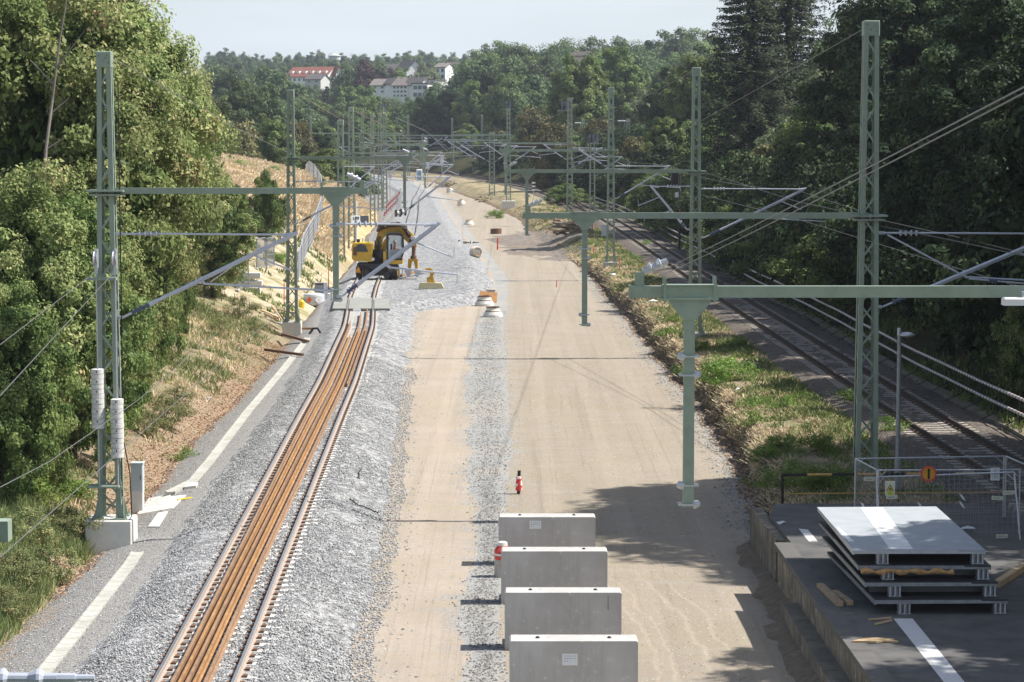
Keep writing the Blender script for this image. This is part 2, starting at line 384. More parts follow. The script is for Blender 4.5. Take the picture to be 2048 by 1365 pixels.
def m_fines(name, c, var, yel=None, scale=40, tracks=False, specks=True):
    m, nt, b = _mat(name); co = coords(nt)
    n1 = noise(nt, co, .35, 5, .6); n2 = noise(nt, co, scale, 3)
    lo = tuple(x*(1-var) for x in c); hi = tuple(x*(1+var) for x in c)
    col = ramp(nt, n1, [(.3, lo), (.7, hi)])
    if yel: col = mix(nt, ramp(nt, noise(nt, co, .22, 4), [(.45, 0.0), (.62, .6)]), col, yel)
    if tracks:
        s = noise(nt, co, 1.0, 5, .6, stretch=(2.2, .05, 1)); col = mix(nt, ramp(nt, s, [(.47, 0.0), (.62, .28)]), col, tuple(x*.74 for x in c)); wv = N(nt, 'ShaderNodeTexWave', wave_type='BANDS', bands_direction='X', inp={'Scale': .16, 'Distortion': 5.0, 'Detail': 3.0, 'Detail Scale': .25}); mpw = N(nt, 'ShaderNodeMapping'); mpw.inputs['Scale'].default_value = (1, .06, 1); nt.links.new(co, mpw.inputs[0]); nt.links.new(mpw.outputs[0], wv.inputs[0]); col = mix(nt, ramp(nt, wv.outputs[1], [(.80, 0.0), (.93, .22)]), col, tuple(min(1, x*1.22) for x in c)); tl_ = noise(nt, co, 1.0, 3, .5, stretch=(5.5, .035, 1)); col = mix(nt, ramp(nt, tl_, [(.60, 0.0), (.63, .4), (.66, 0.0)]), col, tuple(x*.6 for x in c))
        s2 = noise(nt, co, 1.3, 4, .6, stretch=(.35, 1.6, 1)); col = mix(nt, ramp(nt, s2, [(.52, 0.0), (.7, .2)]), col, (.40, .40, .40))
    if tracks == 2:   # curved wheel marks of the site traffic
        sp_ = N(nt, 'ShaderNodeVectorMath', operation='SUBTRACT'); sp_.inputs[1].default_value = (-42, 51, 0); nt.links.new(co, sp_.inputs[0]); sx_ = N(nt, 'ShaderNodeSeparateXYZ'); nt.links.new(sp_.outputs[0], sx_.inputs[0]); cb = N(nt, 'ShaderNodeCombineXYZ'); nt.links.new(sx_.outputs[0], cb.inputs[0]); nt.links.new(sx_.outputs[1], cb.inputs[1])
        ln = N(nt, 'ShaderNodeVectorMath', operation='LENGTH'); nt.links.new(cb.outputs[0], ln.inputs[0]); ad = N(nt, 'ShaderNodeMath', operation='ADD'); nt.links.new(ln.outputs['Value'], ad.inputs[0]); nt.links.new(maprange(nt, noise(nt, co, .5, 3), 0, 1, -.35, .35), ad.inputs[1])
        ym = N(nt, 'ShaderNodeMapRange', interpolation_type='SMOOTHSTEP', inp={1: 11.0, 2: 7.0, 3: 0, 4: 1}); ab = N(nt, 'ShaderNodeMath', operation='ABSOLUTE'); nt.links.new(sx_.outputs[1], ab.inputs[0]); nt.links.new(ab.outputs[0], ym.inputs[0])
        for rr, wd_ in ((45.0, .07), (45.35, .05), (46.1, .09), (46.6, .06)):
            d_ = N(nt, 'ShaderNodeMath', operation='SUBTRACT'); d_.inputs[1].default_value = rr; nt.links.new(ad.outputs[0], d_.inputs[0]); a_ = N(nt, 'ShaderNodeMath', operation='ABSOLUTE'); nt.links.new(d_.outputs[0], a_.inputs[0])
            q_ = N(nt, 'ShaderNodeMath', operation='MULTIPLY'); nt.links.new(maprange(nt, a_.outputs[0], wd_, wd_*.4, 0, .55), q_.inputs[0]); nt.links.new(ym.outputs[0], q_.inputs[1]); col = mix(nt, q_.outputs[0], col, tuple(min(1, x*1.25) for x in c))
    if specks:
        v = bw(nt, voro(nt, co, 22)); col = mix(nt, ramp(nt, v, [(.80, 0.0), (.84, .2)]), col, (.42, .42, .42))
        col = mix(nt, ramp(nt, v, [(.14, .25), (.18, 0.0)]), col, tuple(x*.45 for x in c))
    col = mix(nt, ramp(nt, n2, [(.3, .3), (.6, 0.0)]), col, tuple(x*.6 for x in c))
    e = N(nt, 'ShaderNodeMath', operation='ADD'); nt.links.new(attrf(nt, 'edge'), e.inputs[0]); nt.links.new(maprange(nt, noise(nt, co, 1.4, 5), .3, .7, -.9, .9), e.inputs[1])
    gr = ramp(nt, bw(nt, voro(nt, co, 24)), [(.2, (.24, .235, .23)), (.8, (.42, .41, .39))])
    col = mix(nt, maprange(nt, e.outputs[0], -.35, .35, .75, 0), col, gr)
    nt.links.new(col, b.inputs['Base Color']); b.inputs['Roughness'].default_value = .95; b.inputs['Specular IOR Level'].default_value = .12
    mm = N(nt, 'ShaderNodeMath', operation='ADD'); nt.links.new(n2, mm.inputs[0]); nt.links.new(noise(nt, co, 3, 5), mm.inputs[1])
    bump(nt, b, mm.outputs[0], .7, .04); return m
def m_path():
    m, nt, b = _mat('service_path_gravel'); co = coords(nt)
    v = bw(nt, voro(nt, co, 26))
    col = ramp(nt, v, [(0, (.13, .13, .135)), (.5, (.27, .268, .265)), (1, (.42, .41, .39))])
    col = mix(nt, ramp(nt, noise(nt, co, .8, 5), [(.4, .6), (.65, 0.0)]), col, (.26, .25, .24))
    # leaf litter and earth towards the ditch
    e = N(nt, 'ShaderNodeMath', operation='ADD'); nt.links.new(attrf(nt, 'dl'), e.inputs[0]); nt.links.new(maprange(nt, noise(nt, co, 1.1, 5), .3, .7, -.6, .6), e.inputs[1])
    lit = ramp(nt, bw(nt, voro(nt, co, 12)), [(0, (.17, .12, .08)), (.5, (.33, .25, .18)), (.9, (.44, .33, .24))])
    col = mix(nt, maprange(nt, e.outputs[0], -.1, .5, 1, 0), col, lit)
    nt.links.new(col, b.inputs['Base Color']); b.inputs['Roughness'].default_value = .95; b.inputs['Specular IOR Level'].default_value = .12
    bn = bump(nt, b, voro(nt, co, 26, 'Distance'), .8, .03); bn.invert = True; return m
def m_turf(name, straw, green, earth, bal, ebal, sand=None, edge=False):
    m, nt, b = _mat(name); co = coords(nt)
    n1 = noise(nt, co, .42, 6, .65); n2 = noise(nt, co, 9, 5, .7); n3 = noise(nt, co, .9, 6, .65)
    s = ramp(nt, n2, [(.25, tuple(x*.45 for x in straw)), (.7, straw)]); g = ramp(nt, n2, [(.25, tuple(x*.4 for x in green)), (.7, green)])
    col = mix(nt, ramp(nt, n1, [(bal-.07, 0.0), (bal+.07, 1.0)]), s, g)
    er = ramp(nt, noise(nt, co, 5, 6, .7), [(.3, tuple(x*.6 for x in earth)), (.7, earth)])
    col = mix(nt, ramp(nt, n3, [(ebal-.04, 0.0), (ebal+.05, 1.0)]), col, er)
    if sand:   # bare sand scar and dry straw meadow on the left embankment
        sx = N(nt, 'ShaderNodeSeparateXYZ'); nt.links.new(co, sx.inputs[0])
        def lm(a, bb, c=0.0, d=1.0): return maprange(nt, sx.outputs[1], a, bb, c, d)
        def mul(a, bb):
            q = N(nt, 'ShaderNodeMath', operation='MULTIPLY'); nt.links.new(a, q.inputs[0]); nt.links.new(bb, q.inputs[1]); return q.outputs[0]
        meadow = ramp(nt, noise(nt, co, .25, 6, .6), [(.36, (.62, .51, .35)), (.5, (.58, .41, .24)), (.66, (.38, .37, .18))])
        meadow = mix(nt, ramp(nt, n2, [(.3, .45), (.6, 0.0)]), meadow, (.28, .20, .10))
        col = mix(nt, lm(198, 212), col, meadow)
        sc = ramp(nt, noise(nt, co, .8, 6, .65), [(.35, (.62, .52, .38)), (.5, (.50, .41, .29)), (.58, (.36, .32, .18)), (.7, (.24, .26, .10))])
        z = N(nt, 'ShaderNodeMath', operation='ADD'); nt.links.new(attrf(nt, 'dr'), z.inputs[0]); nt.links.new(maprange(nt, noise(nt, co, .3, 5), .3, .7, -3, 3), z.inputs[1])
        k = mul(mul(lm(135, 143), lm(208, 188)), maprange(nt, z.outputs[0], 7.5, 5.0))
        col = mix(nt, k, col, sc)
        k2 = mul(lm(118, 108), maprange(nt, z.outputs[0], 2.2, .6))
        col = mix(nt, k2, col, ramp(nt, noise(nt, co, 6, 6, .7), [(.35, (.26, .19, .13)), (.65, (.46, .37, .27))]))
    if edge:
        ee = N(nt, 'ShaderNodeMath', operation='ADD'); nt.links.new(attrf(nt, 'dl'), ee.inputs[0]); nt.links.new(maprange(nt, noise(nt, co, 2.0, 5), .3, .7, -.45, .45), ee.inputs[1])
        col = mix(nt, maprange(nt, ee.outputs[0], .45, .95, 1, 0), col, ramp(nt, noise(nt, co, 7, 6, .75), [(.3, (.06, .042, .03)), (.5, (.18, .13, .09)), (.72, (.42, .33, .22))]))
    nt.links.new(col, b.inputs['Base Color']); b.inputs['Roughness'].default_value = 1; b.inputs['Specular IOR Level'].default_value = .05
    mm = N(nt, 'ShaderNodeMath', operation='ADD'); nt.links.new(n2, mm.inputs[0]); nt.links.new(noise(nt, co, 2.5, 6), mm.inputs[1])
    bump(nt, b, mm.outputs[0], 1, .12); return m
def m_oldballast():
    m, nt, b = _mat('old_ballast'); co = coords(nt)
    v = bw(nt, voro(nt, co, 16))
    col = ramp(nt, v, [(0, (.035, .03, .027)), (.6, (.115, .098, .085)), (1, (.26, .23, .20))])
    col = mix(nt, ramp(nt, noise(nt, co, .7, 5), [(.4, .35), (.6, 0.0)]), col, (.20, .17, .14))
    nt.links.new(col, b.inputs['Base Color']); b.inputs['Roughness'].default_value = .95; b.inputs['Specular IOR Level'].default_value = .12
    bn = bump(nt, b, voro(nt, co, 16, 'Distance'), .9, .04); bn.invert = True; return m
G_BAL = m_ballast(); G_OLD = m_oldballast(); G_PATH = m_path()
G_HAUL = m_fines('haul_sand', (.425, .36, .295), .08, (.385, .335, .245), tracks=True)
G_GREY = m_fines('grey_gravel', (.33, .335, .33), .12, (.42, .38, .32))
G_TAN = m_fines('compacted_formation', (.355, .305, .243), .06, (.335, .29, .215), tracks=2)
G_TURF = m_turf('island_turf', (.52, .42, .28), (.20, .24, .10), (.27, .19, .13), .55, .62, edge=True)
G_EMB = m_turf('embankment_turf', (.42, .35, .23), (.16, .19, .08), (.40, .30, .20), .52, .55, sand=True)
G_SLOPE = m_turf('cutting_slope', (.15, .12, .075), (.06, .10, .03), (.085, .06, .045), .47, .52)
G_FAR = m_turf('far_ground', (.20, .20, .09), (.06, .10, .03), (.12, .11, .06), .4, .7)
off = lambda f, d: (lambda Y: f(Y)+d)
jc = lambda f, s, a, seed: (lambda Y: f(Y)+jag(Y, s, a, seed))
cFL = jc(FL, 3.5, .35, 51); cBL = jc(BL, 2.5, .22, 52); cBR = jc(BR, 2.2, .28, 53); cSL = jc(SL, 3, .35, 54); cSR = jc(SR, 3, .3, 55); cBK0 = BK
cBK = jc(jc(BK, 3.0, .35, 56), .55, .10, 59); BK = cBK; FL = cFL; BL = cBL; BR = cBR
pr = np.concatenate([[-1, -.55, -.3, -.18, -.12], -np.linspace(.085, 0, 70)**1.0])+1
strip('embankment', lambda Y: FL(Y)-420, FL, 0, G_EMB, 'left embankment with sand scar and dry meadow', prof=pr)
strip('service_path', FL, BL, 12, G_PATH, 'grey gravel service path beside the cable duct')
strip('ballast_bed', BL, BR, 44, G_BAL, 'fresh light grey ballast bed', mic='ballast')
strip('haul_road', BR, cSL, 14, G_HAUL, 'sandy haul road', mic='sand')
strip('gravel_strip', cSL, cSR, 10, G_GREY, 'grey gravel strip', mic='sand')
strip('track_formation', cSR, BK, 30, G_TAN, 'compacted tan formation', mic='sand')
cTl = jc(off(TR, -2.35), 1.5, .3, 57); cTr = jc(off(TR, 2.6), 1.5, .3, 58)
pi = np.concatenate([np.linspace(0, .12, 16), np.linspace(.12, 1, 26)[1:]])
strip('grass_island', BK, cTl, 0, G_TURF, 'dry grassy island', prof=pi)
strip('old_ballast_bed', cTl, cTr, 16, G_OLD, 'dark old ballast bed', mic='ballast')
pr2 = np.concatenate([np.linspace(0, .075, 50), [.1, .14, .2, .3, .55, 1]])
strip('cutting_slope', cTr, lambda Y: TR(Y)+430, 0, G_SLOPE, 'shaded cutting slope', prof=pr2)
def mound():
    m, nt, b = _mat('mound_earth'); co = coords(nt)
    c = ramp(nt, noise(nt, co, .45, 6, .65), [(.35, (.30, .235, .165)), (.5, (.24, .205, .175)), (.6, (.20, .185, .175)), (.75, (.34, .29, .23))]); c = mix(nt, ramp(nt, noise(nt, co, 4, 5, .7), [(.4, .5), (.6, 0.0)]), c, (.12, .09, .065))
    nt.links.new(c, b.inputs['Base Color']); b.inputs['Roughness'].default_value = 1; bump(nt, b, noise(nt, co, 2.5, 6, .7), 1, .2)
    n = 60; u = np.linspace(-1, 1, n); U, Vv = np.meshgrid(u, u); r = np.sqrt(U**2+Vv**2); X = 2.6+Vv*0+U*5.2-(Vv*30)*.055; Y = 240+Vv*34
    edge = 1-r+.35*fbm(X, Y, 5, 4, 91)*(1+0*r); Z = H(X, Y)+np.clip(edge, -.2, .5)*.35+.16*fbm(X, Y, 1.1, 4, 92)*np.clip(edge*3, 0, 1)-.05
    idx = np.arange(n*n).reshape(n, n); Q = np.stack([idx[:-1, :-1], idx[:-1, 1:], idx[1:, 1:], idx[1:, :-1]], -1).reshape(-1, 4)
    link('earth_mound', npmesh('earth_mound', np.stack([X, Y, Z], -1).reshape(-1, 3), Q, m, smooth=True), kind='structure', label='dark earth mound in the middle distance')
mound()
# far hills, one sheet to the horizon
def far_sheet():
    ys = np.concatenate([np.linspace(660, 1500, 60), np.linspace(1540, 9000, 24)]); xs = np.concatenate([np.linspace(-3500, -500, 12)[:-1], np.linspace(-500, 500, 70), np.linspace(500, 3500, 12)[1:]])
    X, Y = np.meshgrid(xs, ys); Z = H(X, np.minimum(Y, 660))-hill(X, np.minimum(Y, 660)); Z = Z*(1-sstep(660, 760, Y))+.6*sstep(660, 760, Y)+hill(X, Y)
    n, m = X.shape; idx = np.arange(n*m).reshape(n, m)
    Q = np.stack([idx[:-1, :-1], idx[:-1, 1:], idx[1:, 1:], idx[1:, :-1]], -1).reshape(-1, 4)
    link('hills', npmesh('hills', np.stack([X, Y, Z], -1).reshape(-1, 3), Q, G_FAR, {'edge': np.full(X.size, 9.0), 'dr': np.full(X.size, 99.0)}, smooth=True), kind='structure', label='wooded hills')
far_sheet()
def hfar(x, y):
    if y <= 660: return h1(x, y)
    t = float(sstep(660, 760, y)); base = h1(x, 660)-float(hill(np.array([x]), np.array([660.]))[0])
    return base*(1-t)+.6*t+float(hill(np.array([x]), np.array([float(y)]))[0])
# base sheet under everything, behind and around the camera
g = MB(); g.add([(-3500, -900, -6), (3500, -900, -6), (3500, 18, -6), (-3500, 18, -6)], [(0, 1, 2, 3)])
g.build('ground', G_FAR, fix=False)['kind'] = 'structure'
# ---------------------------------------------------------------- leaves
def m_leaf(name, stops, trans=.25, rough=.55):
    """stops: list of (pos, colour) over the per-leaf random value stored in 'rnd'"""
    m, nt, b = _mat(name)
    c = ramp(nt, attrf(nt, 'rnd'), stops)
    oi = N(nt, 'ShaderNodeObjectInfo').outputs['Random']
    hs = N(nt, 'ShaderNodeHueSaturation'); nt.links.new(c, hs.inputs['Color'])
    nt.links.new(maprange(nt, oi, 0, 1, .485, .515), hs.inputs['Hue']); nt.links.new(maprange(nt, oi, 0, 1, .8, 1.2), hs.inputs['Value'])
    c = hs.outputs[0]
    nt.links.new(c, b.inputs['Base Color']); b.inputs['Roughness'].default_value = rough; b.inputs['Specular IOR Level'].default_value = .16
    tr = N(nt, 'ShaderNodeBsdfTranslucent'); nt.links.new(c, tr.inputs['Color'])
    ms = N(nt, 'ShaderNodeMixShader', inp={0: trans}); nt.links.new(b.outputs[0], ms.inputs[1]); nt.links.new(tr.outputs[0], ms.inputs[2])
    nt.links.new(ms.outputs[0], nt.nodes['Material Output'].inputs['Surface']); return m
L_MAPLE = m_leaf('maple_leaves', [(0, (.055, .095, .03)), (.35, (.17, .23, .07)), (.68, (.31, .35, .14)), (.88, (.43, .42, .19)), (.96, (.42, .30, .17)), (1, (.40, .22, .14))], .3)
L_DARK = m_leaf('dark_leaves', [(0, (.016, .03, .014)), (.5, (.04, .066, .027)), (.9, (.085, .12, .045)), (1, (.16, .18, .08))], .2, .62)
L_FAR = m_leaf('wood_leaves', [(0, (.05, .085, .038)), (.5, (.105, .16, .066)), (1, (.20, .25, .10))], .25)
L_LIGHT = m_leaf('light_leaves', [(0, (.065, .11, .035)), (.5, (.15, .22, .065)), (1, (.29, .35, .12))], .3)
L_BROWN = m_leaf('browning_leaves', [(0, (.06, .075, .03)), (.5, (.14, .145, .06)), (1, (.25, .20, .09))], .2)
L_PURPLE = m_leaf('copper_leaves', [(0, (0.039, 0.026, 0.026)), (.6, (0.091, 0.052, 0.046)), (1, (0.13, 0.091, 0.065))], .15)
L_GREY = m_leaf('willow_leaves', [(0, (0.091, 0.117, 0.065)), (.5, (0.182, 0.221, 0.117)), (1, (0.312, 0.338, 0.195))], .25)
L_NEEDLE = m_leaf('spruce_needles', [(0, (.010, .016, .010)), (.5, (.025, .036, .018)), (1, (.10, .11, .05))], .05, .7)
L_WEED = m_leaf('weed_leaves', [(0, (0.081, 0.149, 0.027)), (.5, (0.162, 0.27, 0.054)), (1, (0.297, 0.378, 0.095))], .3)
L_HERB = m_leaf('herb_leaves', [(0, (0.121, 0.162, 0.068)), (.5, (0.23, 0.257, 0.108)), (1, (0.459, 0.378, 0.189))], .25)
def leafquads(C, Nn, size, rs, asp=.62):
    """C centres (n,3), Nn normals (n,3), size (n,) -> V, Q"""
    n = len(C)
    Nn = Nn/np.maximum(np.linalg.norm(Nn, axis=1, keepdims=True), 1e-6)
    r = rs.normal(size=(n, 3)); A = np.cross(Nn, r); A /= np.maximum(np.linalg.norm(A, axis=1, keepdims=True), 1e-6); B = np.cross(Nn, A)
    s = size[:, None]; fold = Nn*s*.18
    V = np.stack([C-A*s*.5, C-B*s*asp*.5+fold*0+A*s*.05, C+A*s*.5-fold, C+B*s*asp*.5+A*s*.05], 1).reshape(-1, 3)
    return V, np.arange(n*4).reshape(n, 4)
def crown_pts(rs, nclump, h, r, low, shape, wob=.3):
    """clump centres for a crown with base at low*h and top at h"""
    out = []
    ph = rs.uniform(0, 6.28, 6)
    while len(out) < nclump:
        v = rs.normal(size=3); v /= np.linalg.norm(v)
        rad = rs.uniform(.35, 1)**.45
        a = math.atan2(v[1], v[0])
        w = 1+wob*(.5*math.sin(2*a+ph[0]+3*v[2])+.4*math.sin(3*a+ph[1]-2*v[2])+.35*math.sin(5*a+4*v[2]+ph[2]))*.8
        zc = (1+low)/2*h; hz = (1-low)/2*h
        z = v[2]*rad
        k = 1.0
        if shape == 'cone': k = (1-(z+1)/2)*1.25+.12
        if shape == 'egg': k = 1-.28*max(z, 0)-.1*min(z, 0)
        if shape == 'col': k = .9
        out.append((v[0]*rad*r*w*k, v[1]*rad*r*w*k, zc+z*hz*(1+.12*math.sin(3*a+ph[3])), rad))
    return np.array(out)
def tree_meshes(name, seed, h, r, low, nclump, nleaf, leaf, mat, shape='egg', cr=.19, wob=.3, inner=.12, flat=.75, trunk_r=None, barkm='bark', droop=0):
    rs = np.random.RandomState(seed)
    cl = crown_pts(rs, nclump, h, r, low, shape, wob)
    ci = rs.randint(0, nclump, nleaf)
    crr = cr*r*rs.uniform(.6, 1.35, nclump)
    d = rs.normal(size=(nleaf, 3)); d /= np.linalg.norm(d, axis=1, keepdims=True)
    rad = rs.uniform(0, 1, nleaf)**.4
    off3 = d*(rad*crr[ci])[:, None]; off3[:, 2] *= flat
    if droop: off3[:, 2] -= droop*np.abs(rs.normal(size=nleaf))*crr[ci]
    C = cl[ci, :3]+off3
    out = cl[ci, :3]-np.array([0, 0, (1+low)/2*h]); out /= np.maximum(np.linalg.norm(out, axis=1, keepdims=True), .1)
    Nn = d*.8+out*.5+np.array([0, 0, .45])+rs.normal(size=(nleaf, 3))*.55
    size = leaf*rs.uniform(.6, 1.35, nleaf)*rs.uniform(.65, 1.4, nclump)[ci]
    clr = rs.uniform(0, 1, nclump)
    rnd = np.clip(.5*rs.uniform(0, 1, nleaf)+.55*clr[ci]-.03, 0, 1)
    ni = int(nleaf*inner)
    if ni:   # big leaves in the crown's core close it up
        v = rs.normal(size=(ni, 3)); v /= np.linalg.norm(v, axis=1, keepdims=True); v *= (rs.uniform(0, 1, ni)**.4)[:, None]*.72
        kz = 1-.5*np.clip(v[:, 2], 0, 1) if shape != 'cone' else (1-(v[:, 2]+1)/2)
        Ci = np.stack([v[:, 0]*r*kz, v[:, 1]*r*kz, (1+low)/2*h+v[:, 2]*(1-low)/2*h], 1)
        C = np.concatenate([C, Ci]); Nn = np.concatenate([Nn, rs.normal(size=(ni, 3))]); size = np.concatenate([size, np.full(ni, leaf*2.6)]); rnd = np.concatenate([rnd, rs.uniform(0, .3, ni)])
    C[:, 2] = np.maximum(C[:, 2], .05)
    V, Q = leafquads(C, Nn, size, rs)
    crown = npmesh(name+'_crown', V, Q, mat, {'rnd': np.repeat(rnd, 4)})
    tr = trunk_r or h*.018
    mb = MB(); lean = rs.uniform(-.03, .03, 2)*h
    tp = [(lean[0]*t*t, lean[1]*t*t, h*.85*t-.6*(t == 0)) for t in np.linspace(0, 1, 7)]
    mb.path(tp, [tr*1.25, tr*1.0, tr*.85, tr*.68, tr*.5, tr*.32, tr*.12], 7)
    for k in range(min(nclump, 26)):
        c = cl[k]; t0 = rs.uniform(.25, .75); s0 = Vector((lean[0]*t0*t0, lean[1]*t0*t0, h*.85*t0)); e = Vector(c[:3])
        if e.z < s0.z: s0.z = max(.15*h, e.z-.12*h)
        mid = s0.lerp(e, .55)+Vector((0, 0, .04*h)); q = tr*.38
        mb.path([s0, mid, e], [q, q*.6, q*.2], 5)
    t = mb.build(name+'_trunk', M[barkm], fix=False); tm = t.data; bpy.data.objects.remove(t)
    return crown, tm
def spruce_meshes(name, seed, h, r, mat, tiers=34, per=15, nsub=120, leaf=.26):
    rs = np.random.RandomState(seed); C = []; Nn = []; RN = []; mb = MB()
    mb.path([(0, 0, -.5), (0, 0, h*.5), (0, 0, h*.98)], [h*.016, h*.01, .03], 7)
    for i in range(tiers):
        t = (i+.5)/tiers; z0_ = h*(.04+.94*t); R0 = r*(1-t)**.75*rs.uniform(.85, 1.08)+.3
        for k in range(per):
            z = z0_+rs.uniform(-.011, .011)*h; a = 6.283*(k+rs.uniform(-.4, .4))/per; R = R0*rs.uniform(.62, 1.15); ca, sa = math.cos(a), math.sin(a)
            s = rs.uniform(.05, 1, nsub)**.65
            dz = -.42*R*s+.30*R*s*s; w = (.085*R*(1.15-s)+.06)
            lat = rs.normal(size=nsub)*w; hang = -np.abs(rs.normal(size=nsub))*(.10+.30*s)*min(1.3, .35+R*.2)
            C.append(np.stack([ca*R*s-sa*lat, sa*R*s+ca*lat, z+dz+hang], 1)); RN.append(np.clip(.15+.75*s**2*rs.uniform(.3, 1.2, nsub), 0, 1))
            Nn.append(np.stack([rs.normal(size=nsub)*.4+ca*.8, rs.normal(size=nsub)*.4+sa*.8, rs.uniform(.2, .9, nsub)], 1))
            if i % 2 == 0 and k < 6: mb.path([(0, 0, z), (ca*R*.5, sa*R*.5, z-.14*R), (ca*R*.95, sa*R*.95, z-.12*R)], [.05, .035, .01], 4)
    C = np.concatenate(C); Nn = np.concatenate(Nn); size = leaf*rs.uniform(.6, 1.3, len(C)); V, Q = leafquads(C, Nn, size, rs, .42)
    crown = npmesh(name+'_crown', V, Q, mat, {'rnd': np.repeat(np.concatenate(RN), 4)})
    t = mb.build(name+'_trunk', M['bark'], fix=False); tm = t.data; bpy.data.objects.remove(t)
    return crown, tm
PROTO = {}
def proto(k, *a, fn=tree_meshes, **kw): PROTO[k] = fn(k, *a, **kw)
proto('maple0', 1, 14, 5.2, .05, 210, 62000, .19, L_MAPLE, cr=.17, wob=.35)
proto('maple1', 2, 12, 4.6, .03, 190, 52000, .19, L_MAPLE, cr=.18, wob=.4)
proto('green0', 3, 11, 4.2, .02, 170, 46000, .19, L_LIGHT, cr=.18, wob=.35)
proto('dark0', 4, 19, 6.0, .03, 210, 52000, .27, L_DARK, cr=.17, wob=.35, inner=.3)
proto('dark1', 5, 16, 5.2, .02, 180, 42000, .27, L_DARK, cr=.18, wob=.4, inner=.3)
proto('wood0', 6, 14, 5.2, .02, 120, 15000, .50, L_FAR, cr=.29, wob=.3)
proto('wood1', 7, 15, 4.6, .02, 110, 13000, .50, L_FAR, cr=.29, wob=.4)
proto('wood2', 8, 12, 5.4, .02, 110, 13000, .50, L_FAR, cr=.29, wob=.35)
proto('light0', 9, 13, 4.8, .02, 110, 14000, .48, L_LIGHT, cr=.29, wob=.35)
proto('light1', 10, 14, 5.2, .02, 120, 26000, .36, L_LIGHT, cr=.18, wob=.4)
proto('willow0', 12, 12, 4.6, .02, 110, 16000, .40, L_GREY, cr=.2, wob=.4, droop=.5)
proto('brown0', 13, 10, 4.2, .02, 90, 13000, .40, L_BROWN, cr=.29, wob=.4)
proto('copper0', 14, 13, 5.5, .02, 100, 12000, .50, L_PURPLE, cr=.2)
proto('mid0', 15, 15, 5.5, .02, 150, 40000, .33, L_FAR, cr=.17, wob=.4, inner=.2)
proto('mid1', 16, 15, 5.0, .02, 150, 36000, .33, L_DARK, cr=.18, wob=.45, inner=.2)
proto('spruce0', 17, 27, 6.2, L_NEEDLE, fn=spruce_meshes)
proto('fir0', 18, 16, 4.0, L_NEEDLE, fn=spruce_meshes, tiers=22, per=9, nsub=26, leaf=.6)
proto('bush0', 20, 1.3, 1.15, 0.0, 70, 3600, .085, L_WEED, cr=.34, wob=.9, inner=.0)
proto('bush1', 21, .7, .75, 0.0, 40, 1100, .075, L_WEED, cr=.42, wob=1.1, inner=.0)
proto('herb0', 22, 1.6, 1.1, 0.0, 60, 4500, .07, L_HERB, cr=.25, wob=.5, inner=0)
proto('scrub0', 23, 4.0, 2.4, 0.0, 90, 15000, .13, L_LIGHT, cr=.2, wob=.5, inner=.08)
proto('scrub1', 24, 4.2, 2.6, 0.0, 90, 14000, .14, L_MAPLE, cr=.2, wob=.5, inner=.08)
proto('scrubd', 25, 4.0, 2.6, 0.0, 80, 9000, .18, L_DARK, cr=.22, wob=.5, inner=.1)
PR = dict(maple0=5.2, maple1=4.6, green0=4.2, dark0=6, dark1=5.2, wood0=5.2, wood1=4.6, wood2=5.4, light0=4.8, light1=5.2, willow0=4.6, brown0=4.2, copper0=5.5, mid0=5.5, mid1=5, spruce0=6.2, fir0=4, bush0=1.15, bush1=.75, herb0=1.1, scrub0=2.4, scrub1=2.6, scrubd=2.6)
PH = dict(maple0=14, maple1=12, green0=11, dark0=19, dark1=16, wood0=14, wood1=15, wood2=12, light0=13, light1=14, willow0=12, brown0=10, copper0=13, mid0=15, mid1=15, spruce0=27, fir0=16, bush0=1.3, bush1=.7, herb0=1.6, scrub0=4, scrub1=4.2, scrubd=4)
def plant(kind, x, y, hgt, label, cat='tree', group=None, name=None, wid=1.0, z=None, rz=None, lean=0, R=None):
    cm, tm = PROTO[kind]; s = hgt/PH[kind]
    if R: wid = R/(PR[kind]*s*1.08)
    nm = name or {'spruce0': 'spruce_tree', 'fir0': 'fir_tree', 'willow0': 'willow_tree'}.get(kind, 'tree')
    z = hfar(x, y)-.05 if z is None else z
    r = thing(nm, label, cat, (x, y, z), group, rz if rz is not None else RS.uniform(0, 6.28))
    r.scale = (s*wid, s*wid, s)
    if lean: r.rotation_euler[1] = lean
    isb = cat in ('bush', 'weed')
    for n, me in (('foliage' if isb else 'crown', cm), ('stem' if isb else 'trunk', tm)):
        o = bpy.data.objects.new(n, me); COL.objects.link(o); o.parent = r
    return r
# ---------------------------------------------------------------- tracks
RAILP = [(-.075, 0), (.075, 0), (.075, .012), (.012, .03), (.012, .125), (.036, .135), (.036, .168), (.028, .172), (-.028, .172), (-.036, .168), (-.036, .135), (-.012, .125), (-.012, .03), (-.075, .012)]
def sweep(mb, pts, prof, topmat=None):
    """profile (lateral, up) along pts in the ground plane"""
    n = len(prof); P = []; m = len(pts)
    for i, p in enumerate(pts):
        a = Vector(pts[max(i-1, 0)]); b = Vector(pts[min(i+1, m-1)]); d = (b-a); d.z = 0; d.normalize(); s = Vector((d.y, -d.x, 0))
        for u, v in prof: P.append(Vector(p)+s*u+Vector((0, 0, v)))
    base = len(mb.v); mb.v += [tuple(v) for v in P]
    for i in range(m-1):
        for k in range(n):
            mb.f.append((base+i*n+k, base+i*n+(k+1) % n, base+(i+1)*n+(k+1) % n, base+(i+1)*n+k))
            mb.m.append(topmat if (topmat is not None and n == 14 and k in (7,)) else 0)
    for i in (0, m-1):
        f = tuple(base+i*n+k for k in range(n)); mb.f.append(f if i else f[::-1]); mb.m.append(0)
